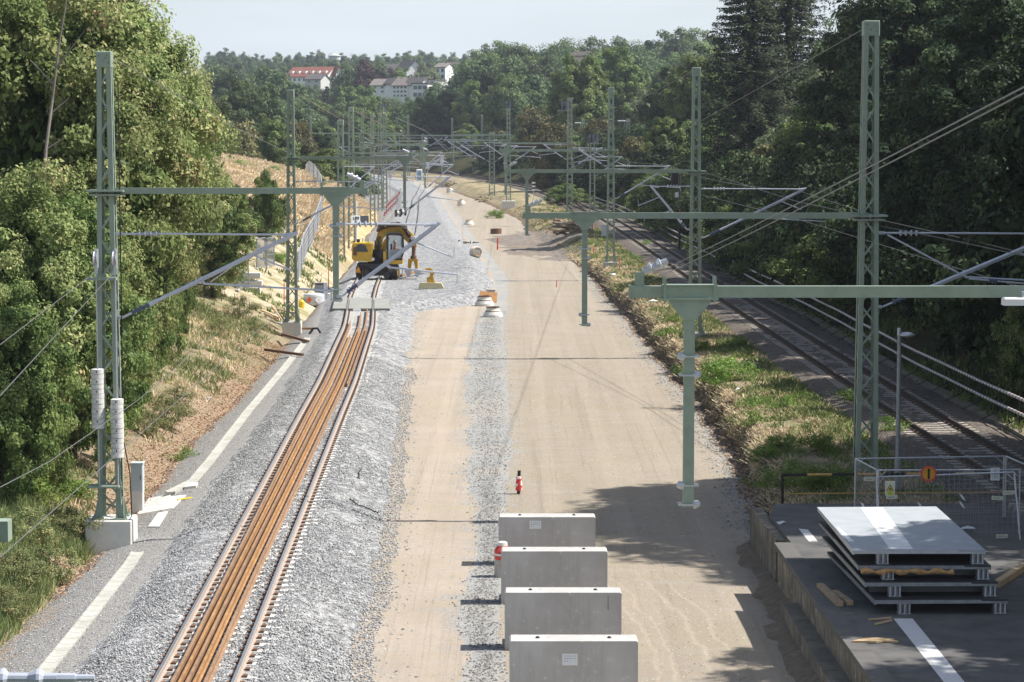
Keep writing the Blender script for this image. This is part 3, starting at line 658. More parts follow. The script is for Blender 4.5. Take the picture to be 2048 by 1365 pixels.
def cpts(cf, y0, y1, z, step, dx=0.0):
    ys = np.arange(y0, y1, step); pts = []
    for y in ys:
        dxdy = float(cf(y+1)-cf(y-1))/2; n = math.hypot(1, dxdy)
        pts.append((float(cf(y))+dx/n, y-dx*dxdy/n, z if not callable(z) else z(y)))
    return pts
def track(name, label, cf, y0, y1, zf, sm, sidem, topm, clipm, nind=100, sl=2.6, rail_y1=None):
    t = thing(name, label, 'railway track', (float(cf(y0)), y0, zf))
    loc = Vector(t.location)
    for s in (-1, 1):
        mb = MB(); sweep(mb, [Vector(p)-loc for p in cpts(cf, y0, rail_y1 or y1, zf+.03, 1.5, s*.7535)], RAILP, 1)
        mb.build('rail', [sidem, topm], t)
    rest = MB(); k = 0; y = y0+.3; mesh = None
    while y < y1:
        dxdy = float(cf(y+1)-cf(y-1))/2; a = -math.atan(dxdy)
        x = float(cf(y))
        def body(mb, c, rz):
            R = Matrix.Rotation(rz, 3, 'Z')
            for sx in (-1, 1):
                mb.mat(0).box((c[0]+(R @ Vector((sx*.8, 0, 0)))[0], c[1]+(R @ Vector((sx*.8, 0, 0)))[1], c[2]-.06), (sl/2-.28, .27, .19), rz, taper=.9)
                if clipm:
                    for o in (-.13, .13):
                        q = R @ Vector((sx*.7535+o, 0, 0)); mb.mat(1).box((c[0]+q[0], c[1]+q[1], c[2]+.06), (.09, .16, .05), rz)
            mb.mat(0).box((c[0], c[1], c[2]-.075), (.75, .23, .19), rz, taper=.9)
        if k < nind:
            if mesh is None:
                mb = MB(); body(mb, (0, 0, 0), 0); o = mb.build('sleeper', [sm, clipm or sm], t); mesh = o.data
            else: o = bpy.data.objects.new('sleeper', mesh); COL.objects.link(o); o.parent = t
            o.location = Vector((x, y, zf))-loc; o.rotation_euler[2] = a
        else: body(rest, Vector((x, y, zf))-loc, a)
        k += 1; y += .6
    if rest.v:
        o = rest.build('sleeper_row', [sm, clipm or sm], t, fix=False); o['kind'] = 'stuff'
    return t
track('railway_track', 'new track with pale concrete sleepers carrying loose rusty rails', TL, 36, 176, .01, M['concwhite'], M['railside'], M['railtop'], M['rustdark'])
track('railway_track', 'old used track on dark ballast running past the grassy island', TR, 40, 655, .678, worn('old_sleeper_concrete', (.36, .33, .29), .9, 0, .18, 3, (.16, .14, .12), .5), M['railsideold'], M['railsideold'], M['rustdark'])
# two more old tracks sweeping across in the far curve
track('railway_track', 'second far track curving away beyond the old used track', off(TR, 4.4), 430, 650, .71, M['concold'], M['railsideold'], M['railsideold'], None, nind=0)
sd = curve([(180, 4.9), (215, 6.0), (250, 7.6), (285, 8.4), (330, 8.0), (345, 7.3)])
track('railway_track', 'short rusty siding curving out of the old track by the scrap pile', sd, 246, 332, .72, M['concold'], M['rustdark'], M['rustdark'], None, nind=0)
# loose rusty rails between the running rails
offs0 = [-.42, -.27, -.12, .03, .24]; offs1 = [-.47, -.22, .06, .20, .42]
names = ['leftmost of the five long rusty rails lying in the new track', 'second from left of the long rusty rails lying in the new track', 'middle one of the five long rusty rails lying in the new track', 'fourth from left of the long rusty rails lying in the new track', 'rightmost long rusty rail, lying apart from the bundle in the new track']
ends = [134, 126, 141, 128, 144]
def loose(label, o0, o1, y0, y1, wob):
    ys = np.arange(y0, y1, 1.5); pts = []
    for y in ys:
        t = min(1, max(0, (y-40)/95.0)); s = t*t*(3-2*t)
        o = o0*(1-s)+o1*s+wob*math.sin(y*.09)
        pts.append((float(TL(y))+o, y, .045+.02*(y % 3 == 0)*0))
    loc = Vector(pts[0]); mb = MB(); sweep(mb, [Vector(p)-loc for p in pts], [(u*.78, v) for u, v in RAILP])
    tag(mb.build('loose_rail', M['rust' if round(o0*100) % 2 else 'rust2'], None, loc), label, 'rail', 'rusty rails lying in the new track')
for i in range(5): loose(names[i], offs0[i], offs1[i], 36, ends[i], .012*(i-2))
loose('short rusty rail starting halfway along the bundle beside the right running rail', .42, .56, 100, 130, 0)
# ---------------------------------------------------------------- catenary masts
def sheds(mb, p0, p1, n, r, rc):
    p0 = Vector(p0); p1 = Vector(p1); d = (p1-p0); L = d.length
    prof = [(rc, 0)]
    for k in range(n):
        z = L*(k+.5)/n; prof += [(rc, z-L/n*.3), (r, z-.012), (r, z+.012), (rc, z+L/n*.15)]
    prof.append((rc, L)); mb.lathe(p0, prof, 10, axis=d)
def mast(label, px, D, zb, ztop, w0=.64, w1=.37, arm=None, cants=(), found=None, lod=0, group='lattice catenary masts', X=None, kind='catenary_mast', lad=False, cat='mast'):
    X = XP(px, D) if X is None else X; h = ztop-zb
    t = thing(kind, label, cat, (X, D, zb), group)
    def wd(z): return w0+(w1-w0)*z/h
    lw = .13 if lod < 2 else .15
    caph = .42 if not lad else .12
    for sx in (-1, 1):
        for sy in (-1, 1):
            mb = MB()
            a = (sx*(w0/2-lw/2), sy*(w0/2-.01), 0); b = (sx*(w1/2-lw/2), sy*(w1/2-.01), h-caph)
            mb.bar(a, b, lw, .014 if lod < 2 else .05, up=(0, 1, 0))
            a2 = (sx*(w0/2-.007), sy*(w0/2-lw/2), 0); b2 = (sx*(w1/2-.007), sy*(w1/2-lw/2), h-caph)
            if lod < 2: mb.bar(a2, b2, .014, lw, up=(0, 1, 0))
            mb.build('leg', M['green'], t, fix=False)
    mb = MB(); n = max(6, int((h-caph)/(.62 if not lad else .9))); dz = (h-caph)/n; bwid = .055 if lod < 2 else .075
    for i in range(n):
        z0, z1 = i*dz, (i+1)*dz; s = 1 if i % 2 else -1
        if lad:
            for sy in (-1, 1): mb.bar((-wd(z1)/2, sy*wd(z1)/2*.8, z1), (wd(z1)/2, sy*wd(z1)/2*.8, z1), .07, .03)
            continue
        for sy in (-1, 1):
            q = s*sy
            a = wd(z0)/2-.03; b = wd(z1)/2-.03
            mb.bar((-q*a, sy*(a), z0), (q*b, sy*(b), z1), bwid, .018, up=(0, 1, 0))
            if lod < 2: mb.bar((sy*a, q*a, z0), (sy*b, -q*b, z1), .018, bwid, up=(0, 1, 0))
    if not lad: mb.build('lacing', M['green'], t, fix=False)
    else:
        for sy in (-1, 1):
            mb = MB(); [mb.bar((-wd(i*dz)/2, sy*wd(i*dz)*.4, i*dz), (wd(i*dz)/2, sy*wd(i*dz)*.4, i*dz), .07, .03) for i in range(1, n)]; mb.build('rungs', M['green'], t, fix=False)
    mb = MB(); mb.bbox((0, 0, h-caph/2), (w1+.03, w1+.03, caph), .02)
    if not lad and lod < 2:
        mb.mat(1)
        for x_, z_ in ((.05, -.18), (.09, -.12), (-.02, -.26), (.13, -.3), (-.12, -.12)): mb.tube((x_, -w1/2-.014, h+z_), (x_, -w1/2-.024, h+z_), .014, n=8)
    mb.build('cap', [M['green'], M['ink']], t)
    if lod < 2:
        for sx in (-1, 1):
            for sy in (-1, 1):
                mb = MB(); mb.box((sx*w0*.5, sy*w0*.5, .02), (.3, .3, .04)); mb.prism([(sx*w0*.5-.1, .04), (sx*w0*.5+.1, .04), (sx*w0*.5, .5)], sy*w0*.5-.008, sy*w0*.5+.008)
                for ux in (-.1, .1):
                    for uy in (-.1, .1): mb.tube((sx*w0*.5+ux, sy*w0*.5+uy, .04), (sx*w0*.5+ux, sy*w0*.5+uy, .12), .02, n=6)
                mb.build('foot_plate', M['green'], t)
    if found:
        fw, fd, fh = found; mb = MB(); mb.bbox((0, 0, -fh/2), (fw, fd, fh), .03)
        mb.build('foundation', M['concwhite'] if X < 0 else M['conc'], t)
    if arm:
        za, xa, xb, th, drops = arm   # local x of arm ends (xa tip, xb at mast), drops: [(x, length)]
        za = za-zb; sg = 1 if xb > xa else -1
        mb = MB(); mb.box(((xa+xb)/2, -.0, za), (abs(xb-xa), th*.9, th))
        mb.box((xa+sg*.012, 0, za), (.03, th*.9+.03, th+.03))
        mb.box((xb, 0, za+.0), (w0+.35, w0+.15, .05)); mb.box((xb, 0, za-th*.65), (w0+.2, w0+.1, .05))
        a_ = mb.build('crossarm', M['green'], t)
        mb = MB(); mb.box((0, 0, 0), (.13, .10, .20)); mb.mat(1).tube((sg*.05, -.0, .1), (sg*.40, -.02, .26), .05, n=10); sheds(mb.mat(1), (sg*.1, 0, .13), (sg*.36, -.02, .25), 2, .085, .05)
        mb.build('tension_insulator', [M['galvdark'] if lod else M['green'], M['galv']], t, (xa+sg*.15, 0, za+th/2+.1))
        for dx, dl in drops:
            mb = MB(); dw = .155
            mb.box((dx, 0, za-th/2-dl/2), (dw, dw*.85, dl))
            g = [(dx-.3, za-th/2), (dx+.3, za-th/2), (dx+.3, za-th/2-.07), (dx+.085, za-th/2-.32), (dx-.085, za-th/2-.32), (dx-.3, za-th/2-.07)]
            mb.prism(g, -dw*.45-.02, dw*.45+.02); mb.box((dx, 0, za-th/2-.02), (.82, .24, .03))
            mb.box((dx, 0, za+th/2+.012), (.78, .2, .02))
            for q in (-.36, .36):
                for sy in (-.12, .12): mb.box((dx+q, sy, za+.04), (.04, .015, th+.2))
            dp = mb.build('drop_post', M['green'], t)
            for q, sd_ in ((.85, -1), (1.12, 1), (dl-.32, -1), (dl-.04, 1)):
                mb = MB(); z = za-th/2-q; mb.box((dx, -dw*.46-.012, z), (dw+.14, .02, .025)); mb.box((dx, dw*.46+.012, z), (dw+.14, .02, .025))
                mb.lathe((dx+sd_*(dw/2+.03), -.03, z+.0), [(.02, -.05), (.055, -.045), (.06, 0), (.05, .05), (.0, .07)], 10, axis=(sd_, 0, .3))
                if lod < 2: mb.build('clamp', M['galv'], dp)
    for c in cants: cantilever(t, zb, *c, lod=lod)
    return t
def cantilever(t, zb, x0, ztop, zlow, reach, lod=0, reg=True, big=1.0):
    """x0 local attach x, signed reach"""
    s = 1 if reach > 0 else -1; zt = ztop-zb; zl = zlow-zb; xe = x0+reach
    k = big*(1 if lod < 2 else 1.2)
    mb = MB(); mb.tube((x0, -.05, zt), (x0+s*.12, -.05, zt), .045*k, n=8); mb.tube((x0+s*1.25, -.05, zt), (xe-s*.05, -.05, zt-.02), .026*k, n=8)
    mb.tube((x0+s*.1, -.05, zt), (x0+s*1.25, -.05, zt), .028*k, n=8)
    mb.tube((xe-s*.35, -.05, zt-.04), (xe-s*.05, -.05, zt+.0), .045*k, n=8)
    o = mb.build('top_tube', M['alu'], t, smooth=False)
    mb = MB(); sheds(mb, (x0+s*.5, -.05, zt), (x0+s*1.1, -.05, zt), 4, .085*k, .034*k); mb.build('insulator', M['insul'], o)
    A = Vector((x0+s*.08, -.05, zl)); B = Vector((xe+s*.06, -.05, zt+.04)); d = B-A
    mb = MB(); mb.tube(A, A+d*.06, .03*k, n=8); mb.tube(A+d*.17, B, .05*k, n=10); mb.tube(A+d*.155, A+d*.2, .062*k, n=10)
    for q in (.45, .8): mb.tube(A+d*q, A+d*(q+.012), .068*k, n=10)
    mb.tube(A+d*.3+Vector((0, -.05, -.06)), A+d*.97+Vector((0, -.05, -.07)), .01*k, n=5)
    o = mb.build('diagonal_tube', M['alu'], t)
    mb = MB(); sheds(mb, A+d*.055, A+d*.16, 4, .085*k, .045*k); mb.build('insulator', M['insuld'], o)
    mb = MB(); mb.box((x0, 0, zt), (.12, .2, .08)); mb.box((x0, 0, zl), (.12, .2, .08)); mb.build('bracket', M['galv'], t)
    if reg:
        P = A+d*.44; Q = Vector((x0+s*abs(reach)*1.2, -.06, P.z-.28))
        mb = MB(); mb.tube(P, P+Vector((s*.15, 0, -.1)), .04*k, n=8); mb.tube(P+Vector((s*.12, 0, -.09)), Q, .026*k, n=8); mb.tube(Q, Q+Vector((0, 0, -.25)), .012*k, n=6)
        o = mb.build('registration_tube', M['alu'], t)
        P = A+d*.74; Q = P+Vector((s*1.05, -.05, -.42)); mb = MB(); mb.tube(P, Q, .022*k, n=8); mb.tube(Q, Q+Vector((s*.02, 0, .3)), .01*k, n=6); mb.build('steady_arm', M['alu'], t)
# left row
D1 = 64.8
L1 = mast('tall green lattice mast with two hanging round weights, on white concrete block', 216, D1, .25, 12.67, .62, .37, (9.0, 6.93, 0, .16, [(6.07, 2.86)]), [(.3, 7.86, 5.63, 4.7), (6.15, 8.12, 6.2, 2.62)], (1.25, 1.1, 1.5))
D2 = 132.5
mast('green lattice mast rising beside the timber planks and gas container', 584, D2, .25, 12.8, .62, .37, (9.13, 6.6, 0, .17, [(6.15, 2.65)]), [(.3, 7.86, 5.6, 4.3), (6.2, 8.1, 6.3, 2.4)], (1.0, .9, .95))
mast('shorter green lattice mast just left of the kilometre board', 683, 206, -.4, 11.5, .66, .5, None, [(.3, 7.6, 5.5, 2.5)], None, lod=1)
mast('green lattice mast directly behind the kilometre board on the meadow foot', 704, 219, -.3, 12.7, .7, .45, (8.6, 7.0, 0, .17, [(6.6, 3.0)]), [(.4, 7.6, 5.4, 4.3), (6.7, 7.6, 5.5, 2.4)], None, lod=1)
mast('green lattice mast by the red and white boards, nearest of three', 746, 290, -.3, 12.6, .7, .42, (9.0, 6.6, 0, .2, [(6.0, 2.8)]), [(.4, 7.7, 5.6, 4.3), (6.1, 7.7, 5.8, 2.4)], None, lod=2)
mast('green lattice mast by the red and white boards, left of a close pair', 761, 334, -.3, 13, .7, .45, (9.2, 6.6, 0, .2, [(6.0, 2.8)]), [(.4, 7.9, 5.6, 4.4), (6.1, 7.7, 5.8, 2.4)], None, lod=2)
mast('green lattice mast by the red and white boards, right of a close pair', 771, 340, -.3, 13, .7, .45, (8.6, 5.6, 0, .2, [(5.0, 2.8)]), [(.4, 7.4, 5.3, 4.4), (5.1, 7.2, 5.4, 3.2)], None, lod=2)
mast('slim green lattice mast behind the dry meadow edge', 727, 398, -.3, 14.2, .6, .4, (10.2, 6.6, 0, .2, [(6, 2.8)]), [(.4, 8.2, 6, 4.4), (-.4, 8.0, 6, -3.4)], None, lod=2)
mast('thin mast standing behind the mesh fence on the meadow crest', 624, 420, 1, 13.2, .5, .35, (10.2, 9.0, 0, .2, [(8.4, 3.0), (5.4, 3.0)]), [(8.5, 8.6, 7.2, 2.2)], None, lod=2)
mast('far green mast above the white portable toilet', 817.5, 551, .3, 14.2, .7, .45, (9.6, -9, 9, .22, [(-6, 2.6), (4, 2.6)]), [(.4, 9, 6.8, 4.0), (-.4, 9, 6.8, -4.0), (4.1, 9, 6.8, 3.6), (-6.1, 9, 6.8, -3.6)], None, lod=2)
mast('far green mast left of the track junction in the curve', 905, 590, .7, 13.7, .7, .45, (9.4, -7.4, 13, .22, [(-7.2, 3.0)]), [(.4, 8.6, 5.6, 3.8), (-.4, 8.6, 5.2, -3.8)], None, lod=2)
mast('far green mast standing right of the track junction in the curve', 964.5, 551, .7, 14.2, .7, .45, (9.6, -7, 6, .22, []), [(.4, 9.0, 6, 3.2), (-.4, 8.8, 5.5, -4.4)], None, lod=2)
mast('low ladder mast between two tall far masts in the curve', 949, 560, .7, 10, .75, .6, None, [(-.4, 8.4, 6.0, -4.2)], None, lod=2, lad=True)
mast('squat pair-legged mast at the head of the sandy road', 984, 367, .9, 10.4, .95, .8, (10.0, -6, 3, .22, []), [(.4, 8.4, 6.0, 3.4), (-.4, 8.4, 6.0, -4.2), (-2.4, 9.0, 6.4, -4.2)], None, lod=2)
# right row
D1r = 69.2
mast('tallest green lattice mast, standing behind the mesh fence panels', 1735, D1r, .65, 13.67, .64, .42, (8.19, -9.8, 0, .17, [(-8.04, 3.05)]), [(.34, 7.70, 5.6, 5.1)], (1.2, 1.1, 1.0))
mast('green lattice mast among weeds on the middle of the grassy island', 1390, 119, .75, 13.65, .64, .38, (8.63, -9.27, 0, .17, [(-8.22, 3.05)]), [(.34, 7.78, 5.4, 5.0), (-.34, 7.9, 5.8, -1.8)], (1.15, 1.0, .7))
mast('green lattice mast on pale concrete block near two orange stakes', 1221, 181, .9, 13.8, .66, .40, (9.15, -8.3, 0, .18, [(-7.8, 3.2)]), [(.34, 8.0, 5.6, 4.0), (-.34, 9.2, 8.0, -2.0)], (1.1, 1.0, .75), lod=1)
mast('green lattice mast with insulators on top beside the scrap pile', 1139, 285, .9, 14.4, .8, .55, (9.15, -9.0, 0, .2, [(-7.6, 3.0)]), [(.4, 8.6, 6.4, 3.4), (-.4, 9.0, 7.3, -2.6)], None, lod=2)
mast('ladder-like mast carrying a row of dark insulators beside the old track', 1184, 283, .9, 9.2, .72, .6, None, [(.4, 7.6, 5.4, 3.0)], None, lod=2, lad=True)
mast('green mast on a pale concrete block at the end of the grass triangle', 1017, 340, .9, 13.7, .75, .5, (9.3, -9, 0, .2, [(-7.6, 3.0)]), [(.4, 8.4, 6.2, 3.4), (-.4, 9, 7, -3)], (1.9, 1.5, 1.1), lod=2)
mast('mast with a white lamp arm standing left among the dark trees', 1165.5, 430, 1.0, 12.6, .75, .5, (10.0, -4, .5, .2, []), [(.4, 8, 6, 3)], None, lod=2)
mast('mast with a white lamp arm standing right among the dark trees', 1255, 370, 1.0, 12.4, .8, .55, None, [(-.4, 8, 6, -3)], None, lod=2)
mast('slim dark signal ladder mast right of the near tree trunks', 1233.5, 372, 1.0, 9.1, .55, .5, None, [], None, lod=2, lad=True)
# near portals: arms reaching into the picture from masts outside the frame
mast('nearest green portal arm with hanging post, reaching in from the right', 0, 35.0, .7, 13.6, .64, .38, (8.28, -8.75, 0, .165, [(-7.88, 3.04)]), [], None, X=10.43)
t0 = thing('catenary_mast', 'green arm end with grey ball insulator reaching in from the left', 'mast', (-10.2, 19.0, .1), 'lattice catenary masts')
mb = MB(); mb.box((3.05, 0, 7.35), (6.4, .16, .165)); mb.box((3.0, -.01, 7.50), (6.3, .18, .17)); mb.box((6.06, 0, 7.55), (.04, .17, .13)); mb.build('crossarm', M['green'], t0)
mb = MB(); mb.lathe((6.06, -.13, 7.55), [(.0, -.055), (.035, -.045), (.055, 0), (.035, .045), (0, .055)], 12); mb.tube((5.6, -.1, 7.66), (6.06, -.12, 7.56), .03); mb.build('tension_insulator', M['galv'], t0, smooth=True)
for sx in (-1, 1):
    for sy in (-1, 1): mb = MB(); mb.bar((sx*.28, sy*.28, 0), (sx*.15, sy*.15, 12.5), .12, .12); mb.build('leg', M['green'], t0)
mb = MB(); mb.tube((0, 0, 6.2), (6.9, 0, 6.17), .028); mb.tube((6.4, 0, 6.17), (6.75, 0, 6.17), .04); o = mb.build('top_tube', M['alu'], t0)
mb = MB(); sheds(mb, (5.75, 0, 6.175), (6.6, 0, 6.17), 3, .075, .04)
mb.build('insulator', M['insul'], o)
# gas-spring wheels and weights on the first left mast
for i, (px, lab, top, bot) in enumerate(((193, 'higher grey stack of round tension weights hanging on left side of mast', 738, 857), (231, 'lower grey stack of round tension weights hanging in front of mast', 798, 915))):
    yy = D1-.52; x = XP(px, yy); zt = ZR(top, yy); zb_ = ZR(bot, yy)
    t = thing('tension_weight', lab, 'weight', (x, yy, zb_), 'round tension weights on the mast')
    mb = MB(); n = 12; dz = (zt-zb_)/n
    for k in range(n):
        ox, oy = RS.uniform(-.006, .006, 2); mb.lathe((ox, oy, k*dz), [(.15, 0), (.172, .006), (.172, dz-.01), (.15, dz-.002)], 20)
    for k in range(n): mb.mat(1).box((.0, -.175, (k+.5)*dz), (.022, .02, .055)) if k % 2 else None
    mb.build('weight_stack', [M['conc'] if 0 else M['concnew'], M['ink']], t)
    mb = MB(); mb.tube((0, 0, zt-zb_), (0, 0, ZR(545, yy)-zb_), .02); mb.tube((0, 0, 0), (0, 0, ZR(978, yy)-zb_), .022); mb.build('rod', M['galv'], t)
    wz = ZR(518, yy)-zb_; mb = MB(); mb.lathe((-.06, 0, wz), [(.03, -.01), (.05, 0), (.2, .0), (.22, .02), (.2, .04), (.05, .04), (.05, .08), (.14, .085), (.15, .1), (.03, .11)], 18, axis=(1, 0, 0)); mb.box((.0, .1, wz+.0), (.06, .3, .5)); mb.box((0, 0, wz-.3), (.08, .05, .25))
    mb.build('tensioning_wheel', M['galv'], t)
mb = MB(); zz = ZR(907, D1)-.25
mb.box((-.1, -.42, ZR(968, D1)-.25), (.85, .5, .05)); mb.box((-.1, -.4, ZR(560, D1)-.25+.05), (.8, .3, .07)); mb.build('guide_bracket', M['green'], L1)
mb = MB(); mb.path([(.36, -.1, 11.5), (.37, -.12, 6), (.36, -.1, 2.2), (.55, -.2, 1.2), (.6, -.3, .1), (.5, -.5, -.1)], .016, 6); mb.build('earth_cable', M['cable'], L1)
# insulator groups and lamps on far masts
def topins(px, D, z, n, label):
    x = XP(px, D); t = thing('insulator_group', label, 'insulator', (x, D-.3, z)); mb = MB(); mb.box((0, 0, 0), (1.6, .15, .08)); mb.build('bracket', M['green'], t)
    for i in range(n):
        m2 = MB(); sheds(m2, ((i-(n-1)/2)*.45, 0, .04), ((i-(n-1)/2)*.45, 0, 1.1), 5, .15, .07); m2.build('insulator', M['insuld'], t)
topins(1128, 284, 12.9, 2, 'white and dark insulator pair at the top of a mast')
topins(1186, 282.6, 9.1, 3, 'dark finned insulator trio standing on the ladder mast')
topins(1017, 339.6, 13.6, 2, 'small insulator pair on the mast by the grass triangle')
topins(766, 337, 13.2, 3, 'insulator group and switch gear between the close mast pair')
for px, D, z in ((1157, 429.5, 12.0), (1244, 369.5, 12.1)):
    lab = 'flat white lamp fixed high on the left lamp mast' if px < 1200 else 'flat white lamp fixed high on the right lamp mast'
    t = thing('mast_lamp', lab, 'lamp', (XP(px, D), D, z)); mb = MB(); mb.bbox((-.2, 0, 0), (1.1, .5, .16), .04); mb.build('lamp_head', M['white'], t); mb = MB(); mb.tube((.3, 0, 0), (.9, 0, -.1), .04); mb.tube((.3, 0, 0), (.3, 0, -.9), .03); mb.build('bracket', M['galv'], t)
x, y, z = AT(2040, 603, 34.6)
t = thing('portal_lamp', 'white box lamp fixed under the nearest portal arm', 'lamp', (x+.35, y, z)); mb = MB(); mb.bbox((0, 0, 0), (1.2, .22, .11), .02); mb.build('lamp_head', M['white'], t); mb = MB(); mb.box((-.3, 0, .09), (.06, .1, .1)); mb.box((.3, 0, .09), (.06, .1, .1)); mb.build('bracket', M['galv'], t)
# ---------------------------------------------------------------- wires
def wire(pts, r, label, m='wire', sag=0.0, name='overhead_wire', n=14, group='overhead wires'):
    P = []
    for a, b in zip(pts[:-1], pts[1:]):
        a = Vector(a); b = Vector(b)
        for k in range(n): t = k/n; p = a.lerp(b, t); p.z -= sag*4*t*(1-t); P.append(p)
    P.append(Vector(pts[-1])); loc = P[0].copy(); mb = MB(); mb.path([p-loc for p in P], r, 5)
    return tag(mb.build(name, M[m], None, loc, fix=False), label, 'wire', group)
p1t = (XP(1722, D1r), D1r, 13.45); p2t = (XP(1383, 119), 119, 13.4); p3t = (XP(1216, 181), 181, 13.5)
wire([p1t, AT(1300, 300, 230)], .013, 'feeder wire falling left from the top of the tallest mast', sag=0)
wire([AT(1382, 145, 119), AT(1130, 262, 300)], .013, 'thin feeder wire from the top of the island mast', sag=.3)
wire([AT(1216, 180, 181), AT(1030, 262, 400)], .013, 'thin feeder wire from the top of the mast near the orange stakes', sag=.3)
wire([AT(230, 120, D1), AT(480, 260, 110), AT(700, 365, 190), AT(800, 400, 260)], .013, 'feeder wire from the top of the mast with round weights')
wire([AT(592, 186, D2), AT(700, 250, 190), AT(850, 330, 320)], .013, 'feeder wire falling from the top of the plank-pile mast', 'wirerust')
wire([AT(708, 222, 219), AT(790, 263, 270), AT(858, 301, 330)], .018, 'pale bare wire falling from the mast behind the kilometre board', 'wirerust')
wire([AT(790, 235, 337), AT(850, 262, 400), AT(900, 300, 480)], .04, 'wire running off the insulator group between the close mast pair')
tip = AT(1300, 552, 34.95)
wire([tip, (2.06, 9.6, 10.78)], .0042, 'upper one of two parallel wires anchored on the nearest portal arm', sag=.02)
wire([(tip[0]+.03, tip[1]-.03, tip[2]-.05), (2.075, 9.6, 10.765)], .0042, 'lower one of two parallel wires anchored on the nearest portal arm', sag=.03)
wire([AT(228, 545, D1-.5), AT(0, 792, 38)], .008, 'tensioned wire from the right wheel down to the left frame edge')
wire([AT(190, 545, D1-.5), AT(0, 690, 45)], .008, 'tensioned wire from the left wheel behind the maple')
wire([AT(0, 1115, 26), AT(100, 1027, 31), AT(366, 793, 50), AT(499, 676, 68), AT(700, 500, 130)], .0065, 'new contact wire running up beside the round weights', sag=0)
wire([AT(0, 975, 29), AT(100, 938-15, 33), AT(277, 800, 44), AT(430, 668, 64)], .006, 'new carrier wire crossing in front of the maple foot')
# right side contact wires
wire([AT(1395, 340, 119), AT(1590, 402, 100), AT(1940, 480, 75), AT(2048, 507, 70)], .012, 'upper contact wire sagging beyond the tallest mast')
wire([AT(1395, 388, 119), AT(1600, 440, 98), AT(1990, 560, 72), AT(2100, 590, 66)], .012, 'lower contact wire sagging beyond the tallest mast')
wire([AT(1600, 383, 119), AT(1760, 435, 92)], .012, 'short thin wire from the island mast cantilever')
wire([AT(1760, 452, 69), AT(1900, 480, 66), AT(2048, 512, 63)], .012, 'thin wire leaving the tallest mast to the right')
wire([AT(1595, 380, 119), AT(1335, 330, 181), AT(1150, 298, 300)], .012, 'contact wire over the old track', sag=.4)
wire([AT(600, 440, D2), AT(420, 565, D1)], .012, 'drooping contact wire between the two left masts', sag=.0)
# bracing at the first right mast
mb = MB(); A = AT(1775, 470, D1r); B = AT(1935, 556, D1r-.1); mb.tube((0, 0, 0), Vector(B)-Vector(A), .026); tag(mb.build('brace_tube', M['alu'], None, A), 'slanting grey brace tube right of the tallest mast', 'tube')
mb = MB(); A = AT(1938, 558, D1r-.1); B = AT(2090, 571, D1r-.1); mb.tube((0, 0, 0), Vector(B)-Vector(A), .026); sheds(mb.mat(1), (.55, 0, -.05), (.8, 0, -.07), 3, .07, .04); tag(mb.build('registration_tube', [M['alu'], M['insuld']], None, A), 'level grey tube with blue insulator at the right frame edge', 'tube')
# ---------------------------------------------------------------- cable duct on the left
def quadstrip(mb, pts, w, h, z0=0):
    sweep(mb, pts, [(-w/2, 0), (w/2, 0), (w/2, h), (w/2-.05, h), (w/2-.055, h-.015), (-w/2+.055, h-.015), (-w/2+.05, h), (-w/2, h)])
m, nt, b = _mat('duct_concrete'); co = coords(nt)
wv = N(nt, 'ShaderNodeTexWave', wave_type='BANDS', bands_direction='Y', inp={'Scale': .52, 'Distortion': 0}); nt.links.new(co, wv.inputs[0])
c = mix(nt, ramp(nt, wv.outputs[1], [(.965, 0.0), (.985, .55)]), ramp(nt, noise(nt, co, 1.5, 5), [(.35, (.36, .36, .32)), (.65, (.48, .47, .43))]), (.2, .2, .17))
nt.links.new(c, b.inputs['Base Color']); b.inputs['Roughness'].default_value = .9; M['duct'] = m
def gz(px, py, z0=-.3):
    x, y = W(px, py, z0)
    for _ in range(4): x, y = W(px, py, h1(x, y))
    return x, y
def duct(label, pts, w=.32):
    P = []
    for a, bb in zip(pts[:-1], pts[1:]):
        n = max(2, int(math.dist(a, bb)/.5))
        for k in range(n): t = k/n; x = a[0]+(bb[0]-a[0])*t; y = a[1]+(bb[1]-a[1])*t; P.append((x, y, h1(x, y)-.03))
    x, y = pts[-1]; P.append((x, y, h1(x, y)-.03))
    zs = [p[2] for p in P]; P = [(p[0], p[1], sum(zs[max(0, i-6):i+7])/len(zs[max(0, i-6):i+7])+.02) for i, p in enumerate(P)]
    mb = MB(); sweep(mb, P, [(-w/2, -.1), (w/2, -.1), (w/2, .07), (w/2-.05, .07), (w/2-.055, .05), (-w/2+.055, .05), (-w/2+.05, .07), (-w/2, .07)])
    return tag(mb.build('cable_duct', M['duct'], None), label, 'cable duct')
duct('pale concrete cable duct running from bottom left to the mast block', [(-9.25, 40), (-9.42, 48), (-9.49, 53), (-9.62, 60.5), (-9.7, 62.5)])
duct('long pale concrete cable duct beyond the white slabs', [(-10.35, 73.2), (-9.95, 75.6), (-9.98, 80), (-10.3, 95), (-10.45, 110), (-10.75, 128)])
def slab(pts, z, th, label, mat='concwhite', name='concrete_slab', cat='slab'):
    c = (sum(p[0] for p in pts)/len(pts), sum(p[1] for p in pts)/len(pts)); mb = MB(); mb.prism([(p[0]-c[0], p[1]-c[1]) for p in pts], 0, th, 'xy')
    return tag(mb.build(name, M[mat], None, (c[0], c[1], z)), label, cat)
